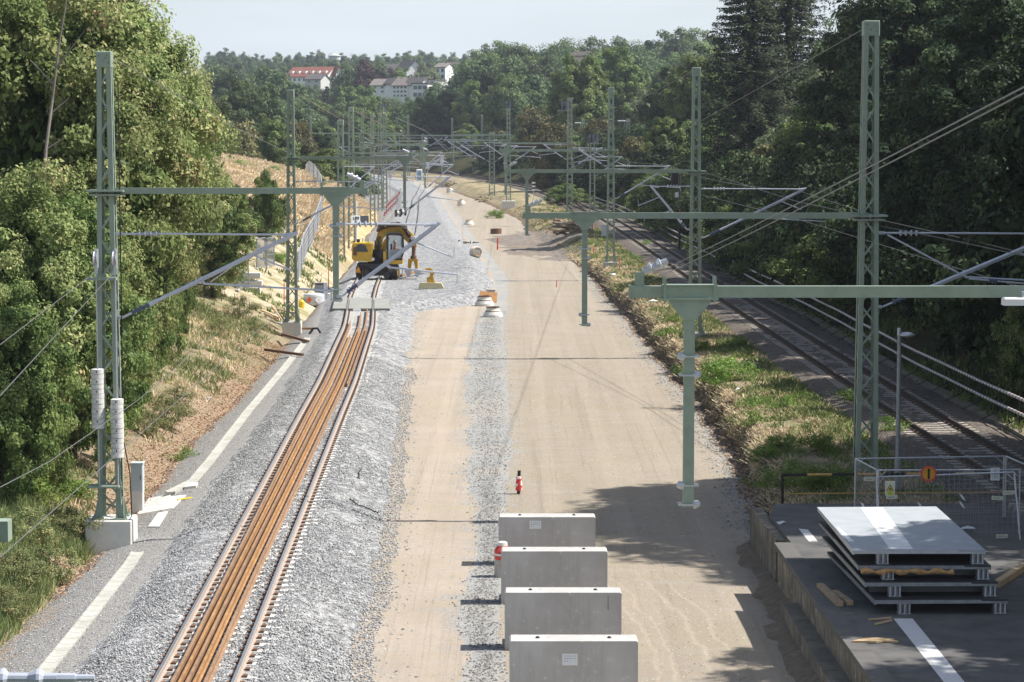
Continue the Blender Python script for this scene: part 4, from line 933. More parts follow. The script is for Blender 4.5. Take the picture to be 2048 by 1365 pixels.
def flatslab(pts, th, label, up=.0):
    c = (sum(q[0] for q in pts)/4, sum(q[1] for q in pts)/4); zc = h1(*c); v = [(q[0]-c[0], q[1]-c[1], h1(*q)-zc+up-.15) for q in pts]+[(q[0]-c[0], q[1]-c[1], h1(*q)-zc+up+th) for q in pts]
    mb = MB(); mb.add(v, [(3, 2, 1, 0), (4, 5, 6, 7), (0, 1, 5, 4), (1, 2, 6, 5), (2, 3, 7, 6), (3, 0, 4, 7)]); tag(mb.build('concrete_slab', M['concwhite'], None, (c[0], c[1], zc)), label, 'slab')
flatslab([W(273, 1018, -.4), W(322, 1018, -.32), W(342, 984, -.32), W(298, 983, -.4)], .02, 'larger white concrete slab at the cable duct junction')
flatslab([W(323, 1018, -.3), W(345, 1017, -.3), W(372, 992, -.3), W(340, 990, -.3)], .045, 'smaller white concrete slab right of the larger one')
flatslab([W(296, 1054, -.35), W(317, 1054, -.3), W(336, 1022, -.3), W(316, 1022, -.3)], .03, 'short angled concrete duct lid between mast block and white slabs')
flatslab([W(368, 977, -.3), W(392, 977, -.3), W(396, 970, -.3), W(374, 969, -.3)], .08, 'small grey block lying right of the duct bend')
# switch cabinet
x, y = W(276, 1003, -.3); t = thing('switch_cabinet', 'slim grey switch cabinet beside the mast with round weights', 'cabinet', (x, y, h1(x, y)-.05))
mb = MB(); mb.bbox((0, 0, .32), (.33, .3, .7), .012); mb.build('plinth', M['concnew'], t)
mb = MB(); mb.bbox((0, 0, 1.08), (.35, .32, .84), .015); mb.bbox((0, 0, 1.515), (.39, .36, .04), .01); mb.build('housing', M['white'] if 0 else worn('cabinet_grey', (.50, .54, .56), .5, 0, .04, 3), t)
mb = MB(); mb.box((0, -.166, 1.08), (.29, .012, .76)); d = mb.build('door', worn('cabinet_door', (.40, .46, .50), .45, 0, .04, 3), t); mb = MB(); mb.box((.11, -.18, 1.1), (.02, .02, .12)); mb.build('handle', M['darksteel'], d)
# level crossing panels
def crossing():
    ys = (143.0, 152.3); t = thing('level_crossing', 'grey concrete crossing panels laid around the new rails', 'crossing', (float(TL(147)), 147, .0)); l = Vector(t.location)
    def pan(xa, xb, nm='crossing_panel'):
        mb = MB(); n = 6; P = []
        for s in range(n):
            y = ys[0]+(ys[1]-ys[0])*s/(n-1); c = float(TL(y)); P.append((c+(xa if not callable(xa) else xa(s/(n-1))), c+(xb if not callable(xb) else xb(s/(n-1))), y))
        v = []
        for a, b_, y in P: v += [(a-l.x, y-l.y, .06), (b_-l.x, y-l.y, .06), (a-l.x, y-l.y, .19), (b_-l.x, y-l.y, .19)]
        f = []
        for i in range(n-1): k = i*4; f += [(k+2, k+3, k+7, k+6), (k, k+4, k+5, k+1), (k, k+2, k+6, k+4), (k+1, k+5, k+7, k+3)]
        f += [(0, 1, 3, 2), (4*n-4, 4*n-2, 4*n-1, 4*n-3)]; mb.add(v, f); mb.build(nm, M['conc'] if 0 else worn('panel_concrete', (.27, .275, .25), .9, 0, .15, 1.2), t)
    pan(-.68, .68); pan(lambda s: -1.62-.0*s, -.83); pan(.83, 1.75)
    mb = MB(); mb.box((0.05, -4.3, .10), (.42, .35, .16)); mb.build('marker_block', M['white'], t)
crossing()
# retaining wall blocks
def block_mat():
    m, nt, b = _mat('block_concrete'); co = coords(nt); c = ramp(nt, noise(nt, co, 1.1, 6, .65), [(.35, (.42, .41, .395)), (.65, (.52, .51, .495))])
    c = mix(nt, ramp(nt, noise(nt, co, 2.2, 6, .7, stretch=(2.5, 1, .3)), [(.52, 0.0), (.68, .45)]), c, (.33, .32, .30))
    c = mix(nt, ramp(nt, noise(nt, co, 9, 3, .5), [(.66, 0.0), (.69, .5)]), c, (.68, .67, .64))
    sx = N(nt, 'ShaderNodeSeparateXYZ'); nt.links.new(co, sx.inputs[0]); a = N(nt, 'ShaderNodeMath', operation='ADD'); nt.links.new(sx.outputs[2], a.inputs[0]); nt.links.new(maprange(nt, noise(nt, co, 3, 5), .3, .7, -.15, .15), a.inputs[1])
    c = mix(nt, maprange(nt, a.outputs[0], .02, .22, .6, 0), c, (.36, .31, .25)); nt.links.new(c, b.inputs['Base Color']); b.inputs['Roughness'].default_value = .92
    bump(nt, b, noise(nt, co, 5, 8, .7), .8, .02); return m
for i, (px0, px1, row, rb, lab) in enumerate(((997, 1190, 1028, 1127, 'farthest grey concrete wall block, with a small white plate'), (1002, 1214, 1096, 1204, 'second grey concrete wall block from the far end, chipped at the top'), (1009, 1242, 1178, 1295, 'third grey concrete wall block, with a rust stain at its right'), (1018, 1275, 1274, 1398, 'nearest grey concrete wall block, with a white plate in a stained patch'))):
    xc, yf = W((px0+px1)/2, rb, -.5); px_m = F/(yf*1.01); wd = (px1-px0)/px_m; hh = (rb-row-9)/px_m*1.045+.06
    t = thing('concrete_block', lab, 'concrete block', (xc, yf, -.52), 'upright concrete wall blocks in a row')
    mb = MB(); dpt = .62
    mb.prism([(-wd/2, 0), (wd/2, 0), (wd/2, hh-.03), (wd/2-.03, hh), (-wd/2+.03, hh), (-wd/2, hh-.03)], -dpt/2, dpt/2); mb.build('wall_slab', block_mat() if i == 0 else bpy.data.materials['block_concrete'], t)
    for q in (-.28, .28): mb = MB(); mb.lathe((q*wd, 0, hh), [(.05, .002), (.05, .006), (.03, .008), (.03, .03), (0, .03)], 12); mb.build('lifting_anchor', M['darksteel'], t)
    mb = MB(); mb.bbox((0, dpt*.5+.3, .09), (wd-.1, .6, .18), .02); mb.build('foot', bpy.data.materials['block_concrete'], t)
    if i in (0, 3):
        q = -.12*wd if i == 0 else -.03*wd; mb = MB()
        if i == 3: mb.mat(2).box((q, -dpt/2-.002, hh-.36), (.42, .004, .3))
        mb.mat(0).box((q, -dpt/2-.006, hh-(.2 if i == 0 else .36)), (.3, .01, .2 if i == 0 else .23)); mb.mat(1)
        for r in range(3):
            for c_ in range(5 if r != 2 else 2): mb.box((q-.1+c_*.05+RS.uniform(-.01, .01), -dpt/2-.013, hh-(.13 if i == 0 else .29)-r*.05), (.028, .004, .012))
        mb.build('plate', [M['paper'], M['galvdark'], M['conc']], t)
    if i == 2: mb = MB(); mb.box((wd*.385, -dpt/2-.002, hh-.22), (.03, .004, .3)); mb.build('rust_stain', worn('stain', (.30, .27, .20), .9), t)
# red and white drum beside second block
x, y = W(995, 1162, -.5); t = thing('marker_drum', 'grey drum with red and white band half hidden by the wall blocks', 'drum', (x+.12, y+.55, -.5))
mb = MB(); mb.lathe((0, 0, 0), [(.2, 0), (.2, .42), (.19, .45)], 20); mb.build('base', M['conc'], t); mb = MB(); mb.lathe((0, 0, .45), [(.2, 0), (.205, .1), (.205, .22), (.15, .3), (.13, .34)], 20); mb.build('band', M['red'], t); mb = MB(); mb.lathe((0, 0, .79), [(.13, 0), (.12, .08), (.08, .1)], 16); mb.build('lid', M['concwhite'], t); mb = MB(); mb.lathe((0, 0, .55), [(.208, 0), (.208, .05)], 20); mb.build('stripe', M['white'], t)
x, y = W(1037, 985, -.45); t = thing('marker_post', 'dark post wrapped in red and white tape on the gravel strip', 'post', (x, y, -.5)); t.rotation_euler = (0, .03, 0)
mb = MB(); mb.tube((0, 0, 0), (0, 0, .72), .05, n=12); mb.build('post', M['black'], t)
m, nt, b = _mat('red_white_tape'); co = coords(nt); v = noise(nt, co, 7, 1, .3); c = ramp(nt, v, [(.5, (.66, .05, .05)), (.52, (.8, .78, .76))], 'CONSTANT'); nt.links.new(c, b.inputs['Base Color']); M['tape'] = m
mb = MB(); mb.lathe((0, 0, .1), [(.07, 0), (.1, .03), (.105, .2), (.085, .3), (.1, .4), (.07, .45)], 14); mb.build('tape_wrap', M['tape'], t)
# manhole cones
def cone(px, py, r, lab, tip=None, z0=-.45, half=False):
    x, y = gz(px, py); t = thing('manhole_cone', lab, 'manhole cone', (x, y, h1(x, y)), 'concrete manhole cones'); s = r/.5
    mb = MB(); mb.lathe((0, 0, 0), [(.52*s, 0), (.52*s, .12*s), (.36*s, .42*s), (.36*s, .5*s)], 24); mb.build('cone_body', M['concwhite'], t, smooth=False)
    mb = MB(); mb.lathe((0, 0, .5*s), [(.37*s, 0), (.37*s, .05*s), (.3*s, .055*s), (.28*s, -.0), (0, -.02)], 24); mb.lathe((0, 0, .30*s), [(.43*s, 0), (.405*s, .04*s)], 24); mb.build('ring', M['rustdark'] if half else M['wood'], t)
    if tip: t.rotation_euler = tip; t.location.z += .35*s
cone(969, 612, .58, 'manhole cone in front of the orange steel plate', half=True)
cone(986, 634, .55, 'nearest manhole cone, right at the edge of the haul road', half=True)
cone(951, 515, .55, 'tipped manhole cone showing its open round end', tip=(1.35, 0, .35))
cone(938, 450, .55, 'manhole cone left of the dark earth mound')
cone(923, 415, .6, 'manhole cone leaning beside a grey lid', tip=(.25, -.4, 0))
cone(900, 388, .6, 'farthest manhole cone, leaning at the edge of the ballast', tip=(.2, -.4, 0))
x, y = gz(982, 594); t = thing('pipe_stub', 'grey pipe stub with a flat square lid on the gravel', 'pipe', (x, y, h1(x, y))); mb = MB(); mb.lathe((0, 0, 0), [(.2, 0), (.2, .6)], 16); mb.build('pipe', M['galvdark'], t); mb = MB(); mb.bbox((0, 0, .66), (.62, .6, .1), .02); mb.lathe((0, 0, .45), [(.2, 0), (.3, .16)], 12); mb.build('lid', M['conc'], t)
x, y = gz(973, 606); t = thing('steel_plate', 'orange rusty steel plate leaning behind a manhole cone', 'plate', (x+.1, y+1.0, h1(x, y)+.35)); mb = MB(); mb.box((0, 0, 0), (1.15, .04, .8)); mb.build('plate', worn('plate_orange', (.42, .22, .09), .8, 0, .2, 3), t); t.rotation_euler = (-.5, .12, .1)
x, y = gz(992, 468); t = thing('manhole_ring', 'dark rusty manhole ring half sunk in the earth mound', 'ring', (x, y, h1(x, y)-.1)); mb = MB(); mb.lathe((0, 0, 0), [(.6, 0), (.6, .65), (.5, .65), (.5, .1)], 20); mb.build('ring_wall', M['rustdark'], t)
# stakes
for px, py, hh, lab in ((995, 500, 1.1, 'thick red post on the edge of the earth mound'), (1187, 512, .8, 'orange stake left of the concrete mast block'), (1238, 543, .95, 'orange stake in front of the concrete mast block'), (657, 575, 1.5, 'orange stake behind the grey gas container'), (568, 602, 1.1, 'short orange stake by the timber pile'), (1113, 575, .5, 'tiny orange stake at the edge of the formation')):
    x, y = gz(px, py, 0); mb = MB(); r = .08 if 'thick' in lab else .035; mb.tube((0, 0, -.1), (.02, 0, hh), r, r*.8); tag(mb.build('survey_stake', M['red'], None, (x, y, h1(x, y))), lab, 'stake')
# kilometre board
x, y, z = AT(713, 452, 200.0); zg = h1(x, y); t = thing('kilometre_board', 'white and dark double board reading 189 over 0 on a pale post', 'sign', (x, y, zg))
mb = MB(); mb.tube((0, .05, 0), (0, .05, ZR(403, 200)-zg), .09, n=10); mb.build('post', M['concwhite'], t)
t.rotation_euler[2] = .5; wb = 18.5/F*200; hb = 18/F*200; zc = ZR(441, 200)-zg
mb = MB(); mb.box((-.12, -.08, zc), (wb, .04, hb)); mb.box((-.12, -.085, zc), (wb+.05, .02, hb+.05)); bd = mb.build('number_board', M['white'], t)
mb = MB(); mb.box((-.12+wb+.06, -.06, zc), (wb, .04, hb)); mb.build('dark_board', M['slate'], t)
def text(s, size, loc, mat, parent, rot=(math.pi/2, 0, 0), name='lettering', ext=.004, align='CENTER'):
    cu = bpy.data.curves.new(name, 'FONT'); cu.body = s; cu.size = size; cu.extrude = ext; cu.align_x = align; cu.align_y = 'CENTER'; cu.offset = size*.012
    cu.materials.append(mat); o = bpy.data.objects.new(name, cu); me_ = bpy.data.meshes.new_from_object(o); bpy.data.objects.remove(o); o = bpy.data.objects.new(name, me_); COL.objects.link(o); o.parent = parent; o.location = loc; o.rotation_euler = rot; return o
text('189', .42, (-.12, -.115, zc+.14), M['ink'], bd); text('0', .42, (-.12, -.115, zc-.2), M['ink'], bd)
# gas container and cabinet
x, y = gz(628, 612, -.2); z = h1(x, y); t = thing('gas_container', 'round grey container with red and white hazard diamonds', 'container', (x, y, z))
mb = MB(); mb.lathe((0, 0, .1), [(.60, -.06), (.68, .05), (.68, .55), (.64, .66), (.3, .72), (0, .74)], 28); mb.build('tank', worn('tank_grey', (.52, .55, .57), .45, 0, .06, 3), t)
mb = MB(); mb.lathe((0, 0, 0), [(.55, 0), (.6, .1)], 20); mb.build('base_ring', M['black'], t)
for a, cm, lb in ((-.38, 'red', ''), (.46, 'white', '')):
    mb = MB(); s = .2; cx, cy = .69*math.sin(a), -.69*math.cos(a); R = Matrix.Rotation(a, 3, 'Z') @ Matrix.Rotation(math.pi/4, 3, 'Y'); mb.box((cx, cy, .42), (.28, .012, .28), R=R); o = mb.build('hazard_diamond', worn('diamond_'+cm, (.72, .12, .05) if cm == 'red' else (.8, .8, .8), .5, 0, .03), t); o['label'] = cm+' hazard diamond'
mb = MB(); mb.box((.36, -.69, .44), (.02, .01, .1)); mb.box((.39, -.68, .40), (.07, .01, .02)); mb.box((.30, -.70, .40), (.05, .01, .02)); mb.build('symbol', M['ink'], t)
t = thing('metal_cabinet', 'grey open metal cabinet standing behind the gas container', 'cabinet', (x+.25, y+1.6, h1(x, y+1.6))); mb = MB(); mb.bbox((0, 0, .75), (.62, .5, 1.3), .02); mb.build('housing', worn('cab2', (.30, .32, .36), .5), t); mb = MB(); mb.box((.42, -.1, .75), (.2, .04, 1.3)); mb.build('door', M['white'], t); mb = MB(); mb.box((0, -.26, 1.3), (.5, .01, .12)); mb.build('panel', M['rustdark'], t)
# barrier rail behind container, yellow bucket
t = thing('yellow_bucket', 'small yellow canister beside the mast foot', 'canister', (XP(603, 151), 151, h1(-13, 151))); mb = MB(); mb.lathe((0, 0, 0), [(.18, 0), (.2, .4), (.12, .5), (.06, .55)], 14); mb.build('body', M['signyellow'], t)
# stacked concrete sleepers on the bench
k = 0
for r in range(3):
    for c_ in range(2):
        for dpt in range(2):
            x, y, z = AT(472+c_*34+(3 if r == 1 else 0), 582-r*16, 149.5+dpt*.6); k += 1
            mb = MB(); mb.bbox((0, 0, .13), (1.0, .5, .28), .04); mb.box((0, 0, -.06), (.8, .35, .10))
            rown = ['bottom', 'middle', 'top'][r]; tag(mb.build('concrete_element', M['concnew'], None, (x, y, z-.12)), f'{rown} {"left" if c_ == 0 else "right"} concrete element, {"front" if dpt == 0 else "back"} row of the pile under the trees', 'concrete element', 'piled concrete elements')
zb_ = None
x, y, z = AT(490, 592, 149.8); mb = MB(); mb.bbox((0, .1, 0), (2.2, 1.6, .5), .05); tag(mb.build('earth_pad', M['concold'], None, (x, y, z-.22)), 'low pad under the piled concrete elements', 'pad')
# timber planks in a heap left of the second mast
pl = [((545, 612), (572, 648), .22, 'wood'), ((523, 620), (560, 636), .18, 'woodpale'), ((530, 628), (556, 655), .18, 'rustdark'), ((552, 618), (590, 626), .16, 'wood'), ((545, 640), (580, 632), .26, 'woodpale'), ((550, 655), (575, 643), .3, 'conc'), ((556, 662), (577, 652), .22, 'galv')]
adj = ['broad upright brown plank', 'long pale plank', 'dark narrow board', 'short brown board', 'wide flat pale board', 'thick grey board', 'bent grey sheet']
for i, (a, b_, w_, mt) in enumerate(pl):
    D = 134+2*(i % 3); A = list(AT(a[0], a[1], D)); B = list(AT(b_[0], b_[1], D-.8)); A[2] = max(A[2], h1(A[0], A[1])+.12+.06*i); B[2] = max(B[2], h1(B[0], B[1])+.08+.06*i); mb = MB(); mb.bar((0, 0, 0), Vector(B)-Vector(A), w_, .05); tag(mb.build('timber_plank', M[mt], None, A), adj[i]+' in the heap left of the second mast block', 'plank', 'planks heaped beside the mast block')
for px0, px1, py, lab, mt in ((530, 606, 715, 'rusty beam lying across the cable duct, nearer of two', 'rustdark'), (565, 616, 688, 'rusty beam lying across the cable duct, farther of two', 'rustdark'), (566, 628, 672, 'thin slanting rusty bar in front of the mast block', 'rust')):
    A = gz(px0, py); B = gz(px1, py-(0 if px0 != 566 else 10)); zz = max(h1(*A), h1(*B), h1((A[0]+B[0])/2, A[1]))+.12
    mb = MB(); mb.bar((A[0]-B[0], A[1]-B[1], 0), (0, 0, 0), .14, .12); tag(mb.build('steel_beam', M[mt], None, (B[0], B[1], zz)), lab, 'beam')
x, y = gz(723, 672, 0)
mb = MB(); mb.path([(0, 0, .0), (.2, .1, .3), (.45, 0, .32), (.6, .1, .05), (.8, .0, .02)], .07, 7); tag(mb.build('hose_bundle', M['cable'], None, (XP(618, 131), 131, h1(XP(618, 131), 131))), 'dark hose bundle right of the second mast block', 'hose')
# road-side bits
x, y = W(409, 812, -.5); mb = MB(); mb.tube((-.25, 0, .05), (.25, .3, .05), .05); tag(mb.build('pipe_piece', M['galvdark'], None, (x, y, h1(x, y))), 'short dark pipe piece lying in the leaf litter', 'pipe')
x, y = W(355, 1002, -.3); mb = MB(); mb.bar((0, 0, .04), (.35, .45, .04), .06, .03); tag(mb.build('wooden_batten', M['signyellow'], None, (x, y, h1(x, y)+.02)), 'short yellow batten on the gravel right of the white slabs', 'batten')
# barriers of red and white boards
for i in range(7):
    x = XP(772+i*4.2, 300+i*9); y = 300+i*9; z = h1(x, y); t = thing('barrier_board', f'red and white board leaning by the far left masts, {ordn(i+1)} from the front', 'barrier', (x, y, z), 'leaning red and white boards'); 
    mb = MB(); n = 5; 
    for k in range(n): mb.mat(k % 2).bar((-.35*(1-k/n*2), .0, 2.4*k/n), (-.35*(1-(k+1)/n*2), 0, 2.4*(k+1)/n), .16, .05, up=(0, 1, 0))
    mb.build('board', [M['white'], M['red']], t)
for i in range(2):
    x = XP(797+i*10, 300+5*i); y = 300+5*i; t = thing('cable_drum', ('left' if i == 0 else 'right')+' dark drum with pale core beside the far ballast', 'drum', (x, y, h1(x, y)+.45), 'cable drums beside the far ballast'); mb = MB()
    mb.lathe((-.3, 0, 0), [(.45, 0), (.45, .08), (.25, .08)], 16, axis=(1, .4, 0)); mb.lathe((.2, .2, 0), [(.25, 0), (.45, .0), (.45, .08)], 16, axis=(1, .4, 0)); mb.build('flange', M['black'], t); mb = MB(); mb.lathe((-.3, 0, 0), [(.25, 0), (.25, .62)], 16, axis=(1, .4, 0)); mb.build('core', M['concwhite'], t)
# portable toilet far away
x, y, z = AT(838.5, 362, 470); t = thing('portable_toilet', 'small white portable toilet at the head of the ballast', 'portable toilet', (x, y, z)); mb = MB(); mb.bbox((0, 0, 1.0), (1.1, 1.1, 2.0), .06); mb.build('cabin', M['white'], t); mb = MB(); mb.bbox((0, 0, 2.08), (1.15, 1.15, .2), .12); mb.build('roof', M['paper'], t); mb = MB(); mb.box((.05, -.56, 1.0), (.7, .02, 1.7)); mb.build('door', M['blue'], t); mb = MB(); mb.box((.57, 0, 1.0), (.02, .9, 1.8)); mb.build('side_panel', M['blue'], t)
# hectometre board far
x, y, z = AT(780, 352, 400); t = thing('distance_board', 'small white distance board beside the far left masts', 'sign', (x, y, h1(x, y))); mb = MB(); mb.tube((0, .05, 0), (0, .05, z-h1(x, y)), .05); mb.build('post', M['galv'], t); mb = MB(); mb.box((0, 0, z-h1(x, y)), (.75, .04, .75)); bd = mb.build('board', M['white'], t); text('1', .5, (0, -.03, z-h1(x, y)), M['ink'], bd)
for pts_, lab in (([(842, 368), (834, 385), (824, 402), (822, 415), (814, 440), (806, 470), (803, 500)], 'left one of two dark cables lying along the far ballast'), ([(856, 368), (846, 384), (838, 396), (837, 412), (835, 440), (829, 475), (826, 500)], 'right one of two dark cables lying along the far ballast'), ([(722, 940), (716, 955), (719, 962)], 'small dark cable loop on the near ballast'), ([(700, 1000), (712, 1012), (735, 1020), (762, 1032)], 'thin dark line drawn as the crossarm shadow on the right ballast shoulder')):  # last strand draws the mast crossarm's shadow climbing the ballast, the others are cables
    P = []
    for a, b_ in zip(pts_[:-1], pts_[1:]):
        for k in range(6): q = gz(a[0]+(b_[0]-a[0])*k/6, a[1]+(b_[1]-a[1])*k/6, 0); P.append((q[0]+RS.uniform(-.03, .03), q[1], h1(*q)+.05))
    mb = MB(); mb.path([Vector(q)-Vector(P[0]) for q in P], .05 if 'far' in lab else .018, 5); tag(mb.build('cable_and_shadow_line', M['cable'], None, P[0], fix=False), lab, 'cable')
# driftwood logs, branch pile
def sticks(mb, n, sx, sy, sz, r, seed):
    rs = np.random.RandomState(seed)
    for _ in range(n):
        c = Vector((rs.uniform(-sx, sx), rs.uniform(-sy, sy), abs(rs.normal())*sz*.5)); d = Vector((rs.normal(), rs.normal()*.6, rs.normal()*.35)).normalized()*rs.uniform(.4, 1.1)*sx*.7
        q = c+d; q.z = max(.02, q.z); mb.path([c, (c+q)/2+Vector((0, 0, rs.uniform(-.05, .1))), q], [r, r*.8, r*.4], 5)
for px, py, sx, sy, sz, n, lab in ((893, 374, 1.9, 3, 1.1, 60, 'tangled pile of brown roots at the end of the sandy road'), (927, 486, 1.1, .5, .15, 14, 'dark knotted root lying on the light ballast'), (1000, 345+50, 1.0, 1.0, 1.2, 26, 'dark root stump at the bank below the far mast'), (940, 345, 3.0, 3, .5, 30, 'pile of pale brushwood beyond the sandy road')):
    if 'stump' in lab: px, py = 968, 404
    x, y = gz(px, py); mb = MB(); sticks(mb, n, sx, sy, sz, .07, n); o = mb.build('brushwood', M['bark'] if 'pale' not in lab else M['wood'], None, (x, y, h1(x, y)), fix=False); tag(o, lab, 'brushwood', kind='stuff')
# old sleepers heap
x0, y0 = gz(1150, 470, .6)
ss = np.random.RandomState(5); words_ = ['bottom', 'middle', 'top']
for i in range(15):
    r = 0 if i < 7 else (1 if i < 12 else 2); j = i if i < 7 else (i-7 if i < 12 else i-12)
    mb = MB(); mb.box((0, 0, 0), (2.4, .26, .2)); mb.mat(1).box((.6, 0, .12), (.3, .3, .06)); mb.box((-.6, 0, .12), (.3, .3, .06))
    o = mb.build('old_sleeper', [M['concold'] if i % 3 else M['wood'], M['rustdark']], None, (x0+(j-3)*.55+ss.uniform(-.4, .4)+.2*r, y0+ss.uniform(-.5, 1.5), h1(x0, y0)+.25+r*.42)); o.rotation_euler = (ss.uniform(-.4, .4), ss.uniform(-.35, .35), ss.uniform(-.8, .8))
    tag(o, f'{ordn(j+1)} old sleeper from the left in the {words_[r]} layer of the scrap heap', 'sleeper', 'old sleepers heaped beside the old track')
for px, py, w_, h_, lab in ((1208, 475, .5, 1.15, 'slim pale grey relay box beside the island track edge'),):
    x, y = gz(px, py, .6); t = thing('relay_box', lab, 'cabinet', (x, y, h1(x, y))); mb = MB(); mb.bbox((0, 0, h_/2), (w_, .4, h_), .02); mb.build('housing', M['concnew'], t); mb = MB(); mb.box((0, -.21, h_/2), (w_*.8, .01, h_*.8)); mb.build('door', M['white'], t)
x, y, z = AT(1204, 402, 330); t = thing('metal_box', 'broad dark grey box standing against the trees', 'cabinet', (x, y, z)); mb = MB(); mb.bbox((0, 0, .55), (1.4, .8, 1.1), .04); mb.build('housing', M['galvdark'], t); mb = MB(); mb.box((0, -.41, .55), (1.2, .01, .9)); mb.build('door', M['galvdark'], t)
# signal with red and white post plate
x, y, z = AT(1359, 437, 205); t = thing('railway_signal', 'dark railway signal with red and white post plate under the trees', 'signal', (x, y, h1(x, y))); zb0 = h1(x, y)
mb = MB(); mb.tube((0, 0, 0), (0, 0, ZR(350, 205)-zb0), .09); mb.build('post', M['darksteel'], t); mb = MB(); mb.bbox((-.35, 0, ZR(357, 205)-zb0), (.62, .3, 1.5), .08); mb.build('signal_head', M['ink'], t)
zz = ZR(424, 205)-zb0; mb = MB(); mb.mat(0).box((0, -.1, zz+.35), (.22, .03, .35)); mb.mat(1).box((0, -.1, zz), (.22, .03, .35)); mb.mat(0).box((0, -.1, zz-.35), (.22, .03, .35)); mb.build('post_plate', [M['white'], M['red']], t); mb = MB(); mb.box((-.25, -.1, ZR(390, 205)-zb0), (.28, .03, .42)); mb.build('number_plate', M['paper'], t)
x, y, z = AT(1067, 380, 345); t = thing('striped_board', 'tiny black and white striped board left of the old track', 'sign', (x, y, h1(x, y))); mb = MB(); mb.tube((0, 0, 0), (0, 0, 3), .04); mb.build('post', M['galv'], t); mb = MB()
for k in range(6): mb.mat(k % 2).box((0, -.05, 1.7+k*.25), (.5, .03, .25))
mb.build('board', [M['white'], M['ink']], t)
for px, py, D in ((884, 322, 560), (855, 332, 520)):
    x, y, z = AT(px, py, D); t = thing('shunting_signal', 'small white signal face on a post in the far curve' if px == 884 else 'low white dwarf signal near the far mast', 'signal', (x, y, h1(x, y))); mb = MB(); mb.tube((0, 0, 0), (0, 0, z-h1(x, y)), .08); mb.build('post', M['galv'], t); mb = MB(); mb.box((0, -.1, z-h1(x, y)), (.8, .1, 1.6)); mb.build('face', M['white'], t)
# yellow attachment with plate on the ballast
x, y = gz(862, 578, 0); z = h1(x, y); t = thing('blade_attachment', 'pale yellow blade attachment lying on the ballast right of the excavator', 'attachment', (x, y, z)); mb = MB(); mb.prism([(-.85, .05), (-.75, .42), (.7, .4), (.85, .1), (.7, .02)], -.35, .35); mb.build('blade', M['yellowpale'], t)
mb = MB(); mb.prism([(-.25, .4), (-.3, .75), (-.1, .8), (-.05, 1.15), (-.35, 1.2), (-.32, 1.38), (.0, 1.4), (.3, 1.1), (.15, .9), (.2, .6), (.3, .4)], -.15, .15); mb.tube((-.1, -.2, 1.25), (-.1, .2, 1.25), .1); mb.build('coupler', M['yellow'], t)
A = gz(795, 560, 0); B = gz(855, 546, 0); mb = MB(); mb.bar((0, 0, 0), (B[0]-A[0], B[1]-A[1], .1), .16, .16); tag(mb.build('loose_rail', M['rust'], None, (A[0], A[1], .25)), 'short rusty rail piece on the ballast under the grapple', 'rail')
# ---------------------------------------------------------------- fences on the meadow
m, nt, b = _mat('wire_mesh'); co = coords(nt)
def meshmat(name, col, sc, th):
    m, nt, b = _mat(name); uv = N(nt, 'ShaderNodeUVMap'); return m
def fence_panel(name, label, A, B, hgt, colm, group, nv=9, nh=4, r=.012, fr=.025, feet=True, cat='fence'):
    """one mesh panel from A to B (ground points): frame, vertical and horizontal wires"""
    A = Vector(A); B = Vector(B); t = thing(name, label, cat, A, group); d = B-A; u = Vector((0, 0, 1))
    mb = MB(); mb.tube((0, 0, .05), (0, 0, hgt), fr, n=6); mb.tube(d+u*.05, d+u*hgt, fr, n=6); mb.tube(u*hgt, d+u*hgt, fr, n=6); mb.tube(u*.15, d+u*.15, fr, n=6); mb.build('frame', colm, t, fix=False)
    mb = MB()
    for k in range(1, nv): mb.tube(d*(k/nv)+u*.15, d*(k/nv)+u*hgt, r, n=4)
    for k in range(1, nh): mb.tube(u*(.15+(hgt-.15)*k/nh), d+u*(.15+(hgt-.15)*k/nh), r, n=4)
    mb.build('wire_mesh', colm, t, fix=False)
    if feet: mb = MB(); mb.bbox((0, 0, .06), (.22, .7, .12), .02); mb.build('foot_block', M['conc'], t)
    return t
fpx = [(597, 395, 165), (603, 382, 172), (608, 370, 180), (618, 360, 190), (628, 348, 200), (636, 334, 212), (641, 322, 226), (645, 310, 240), (646, 300, 255), (643, 292, 270), (637, 287, 285), (629, 284, 300), (620, 281, 315), (612, 279, 330)]
def meadowpt(px, D):
    x = XP(px, D); return (x, D, h1(x, D)-.02)
fp = [meadowpt(p, D) for p, r_, D in fpx]
for i in range(len(fp)-1): fence_panel('mesh_fence', f'grey mesh fence panel on the dry meadow, {ordn(i+1)} from the front', fp[i], fp[i+1], 2.0, M['galv'], 'mesh fence panels up the dry meadow', 12, 5, .02, .045)
for i, (p0, p1, D) in enumerate((((514), (531), 160), ((534), (549), 163), ((475), (497), 145))):
    A = meadowpt(p0, D); B = meadowpt(p1, D+3); fence_panel('mesh_fence', ['left green mesh panel half grown over behind the sand scar', 'right green mesh panel half grown over behind the sand scar', 'green mesh panel above the piled concrete elements'][i], A, B, 2.0, M['galvdark'], 'overgrown green mesh panels', 8, 5, .02, .04)
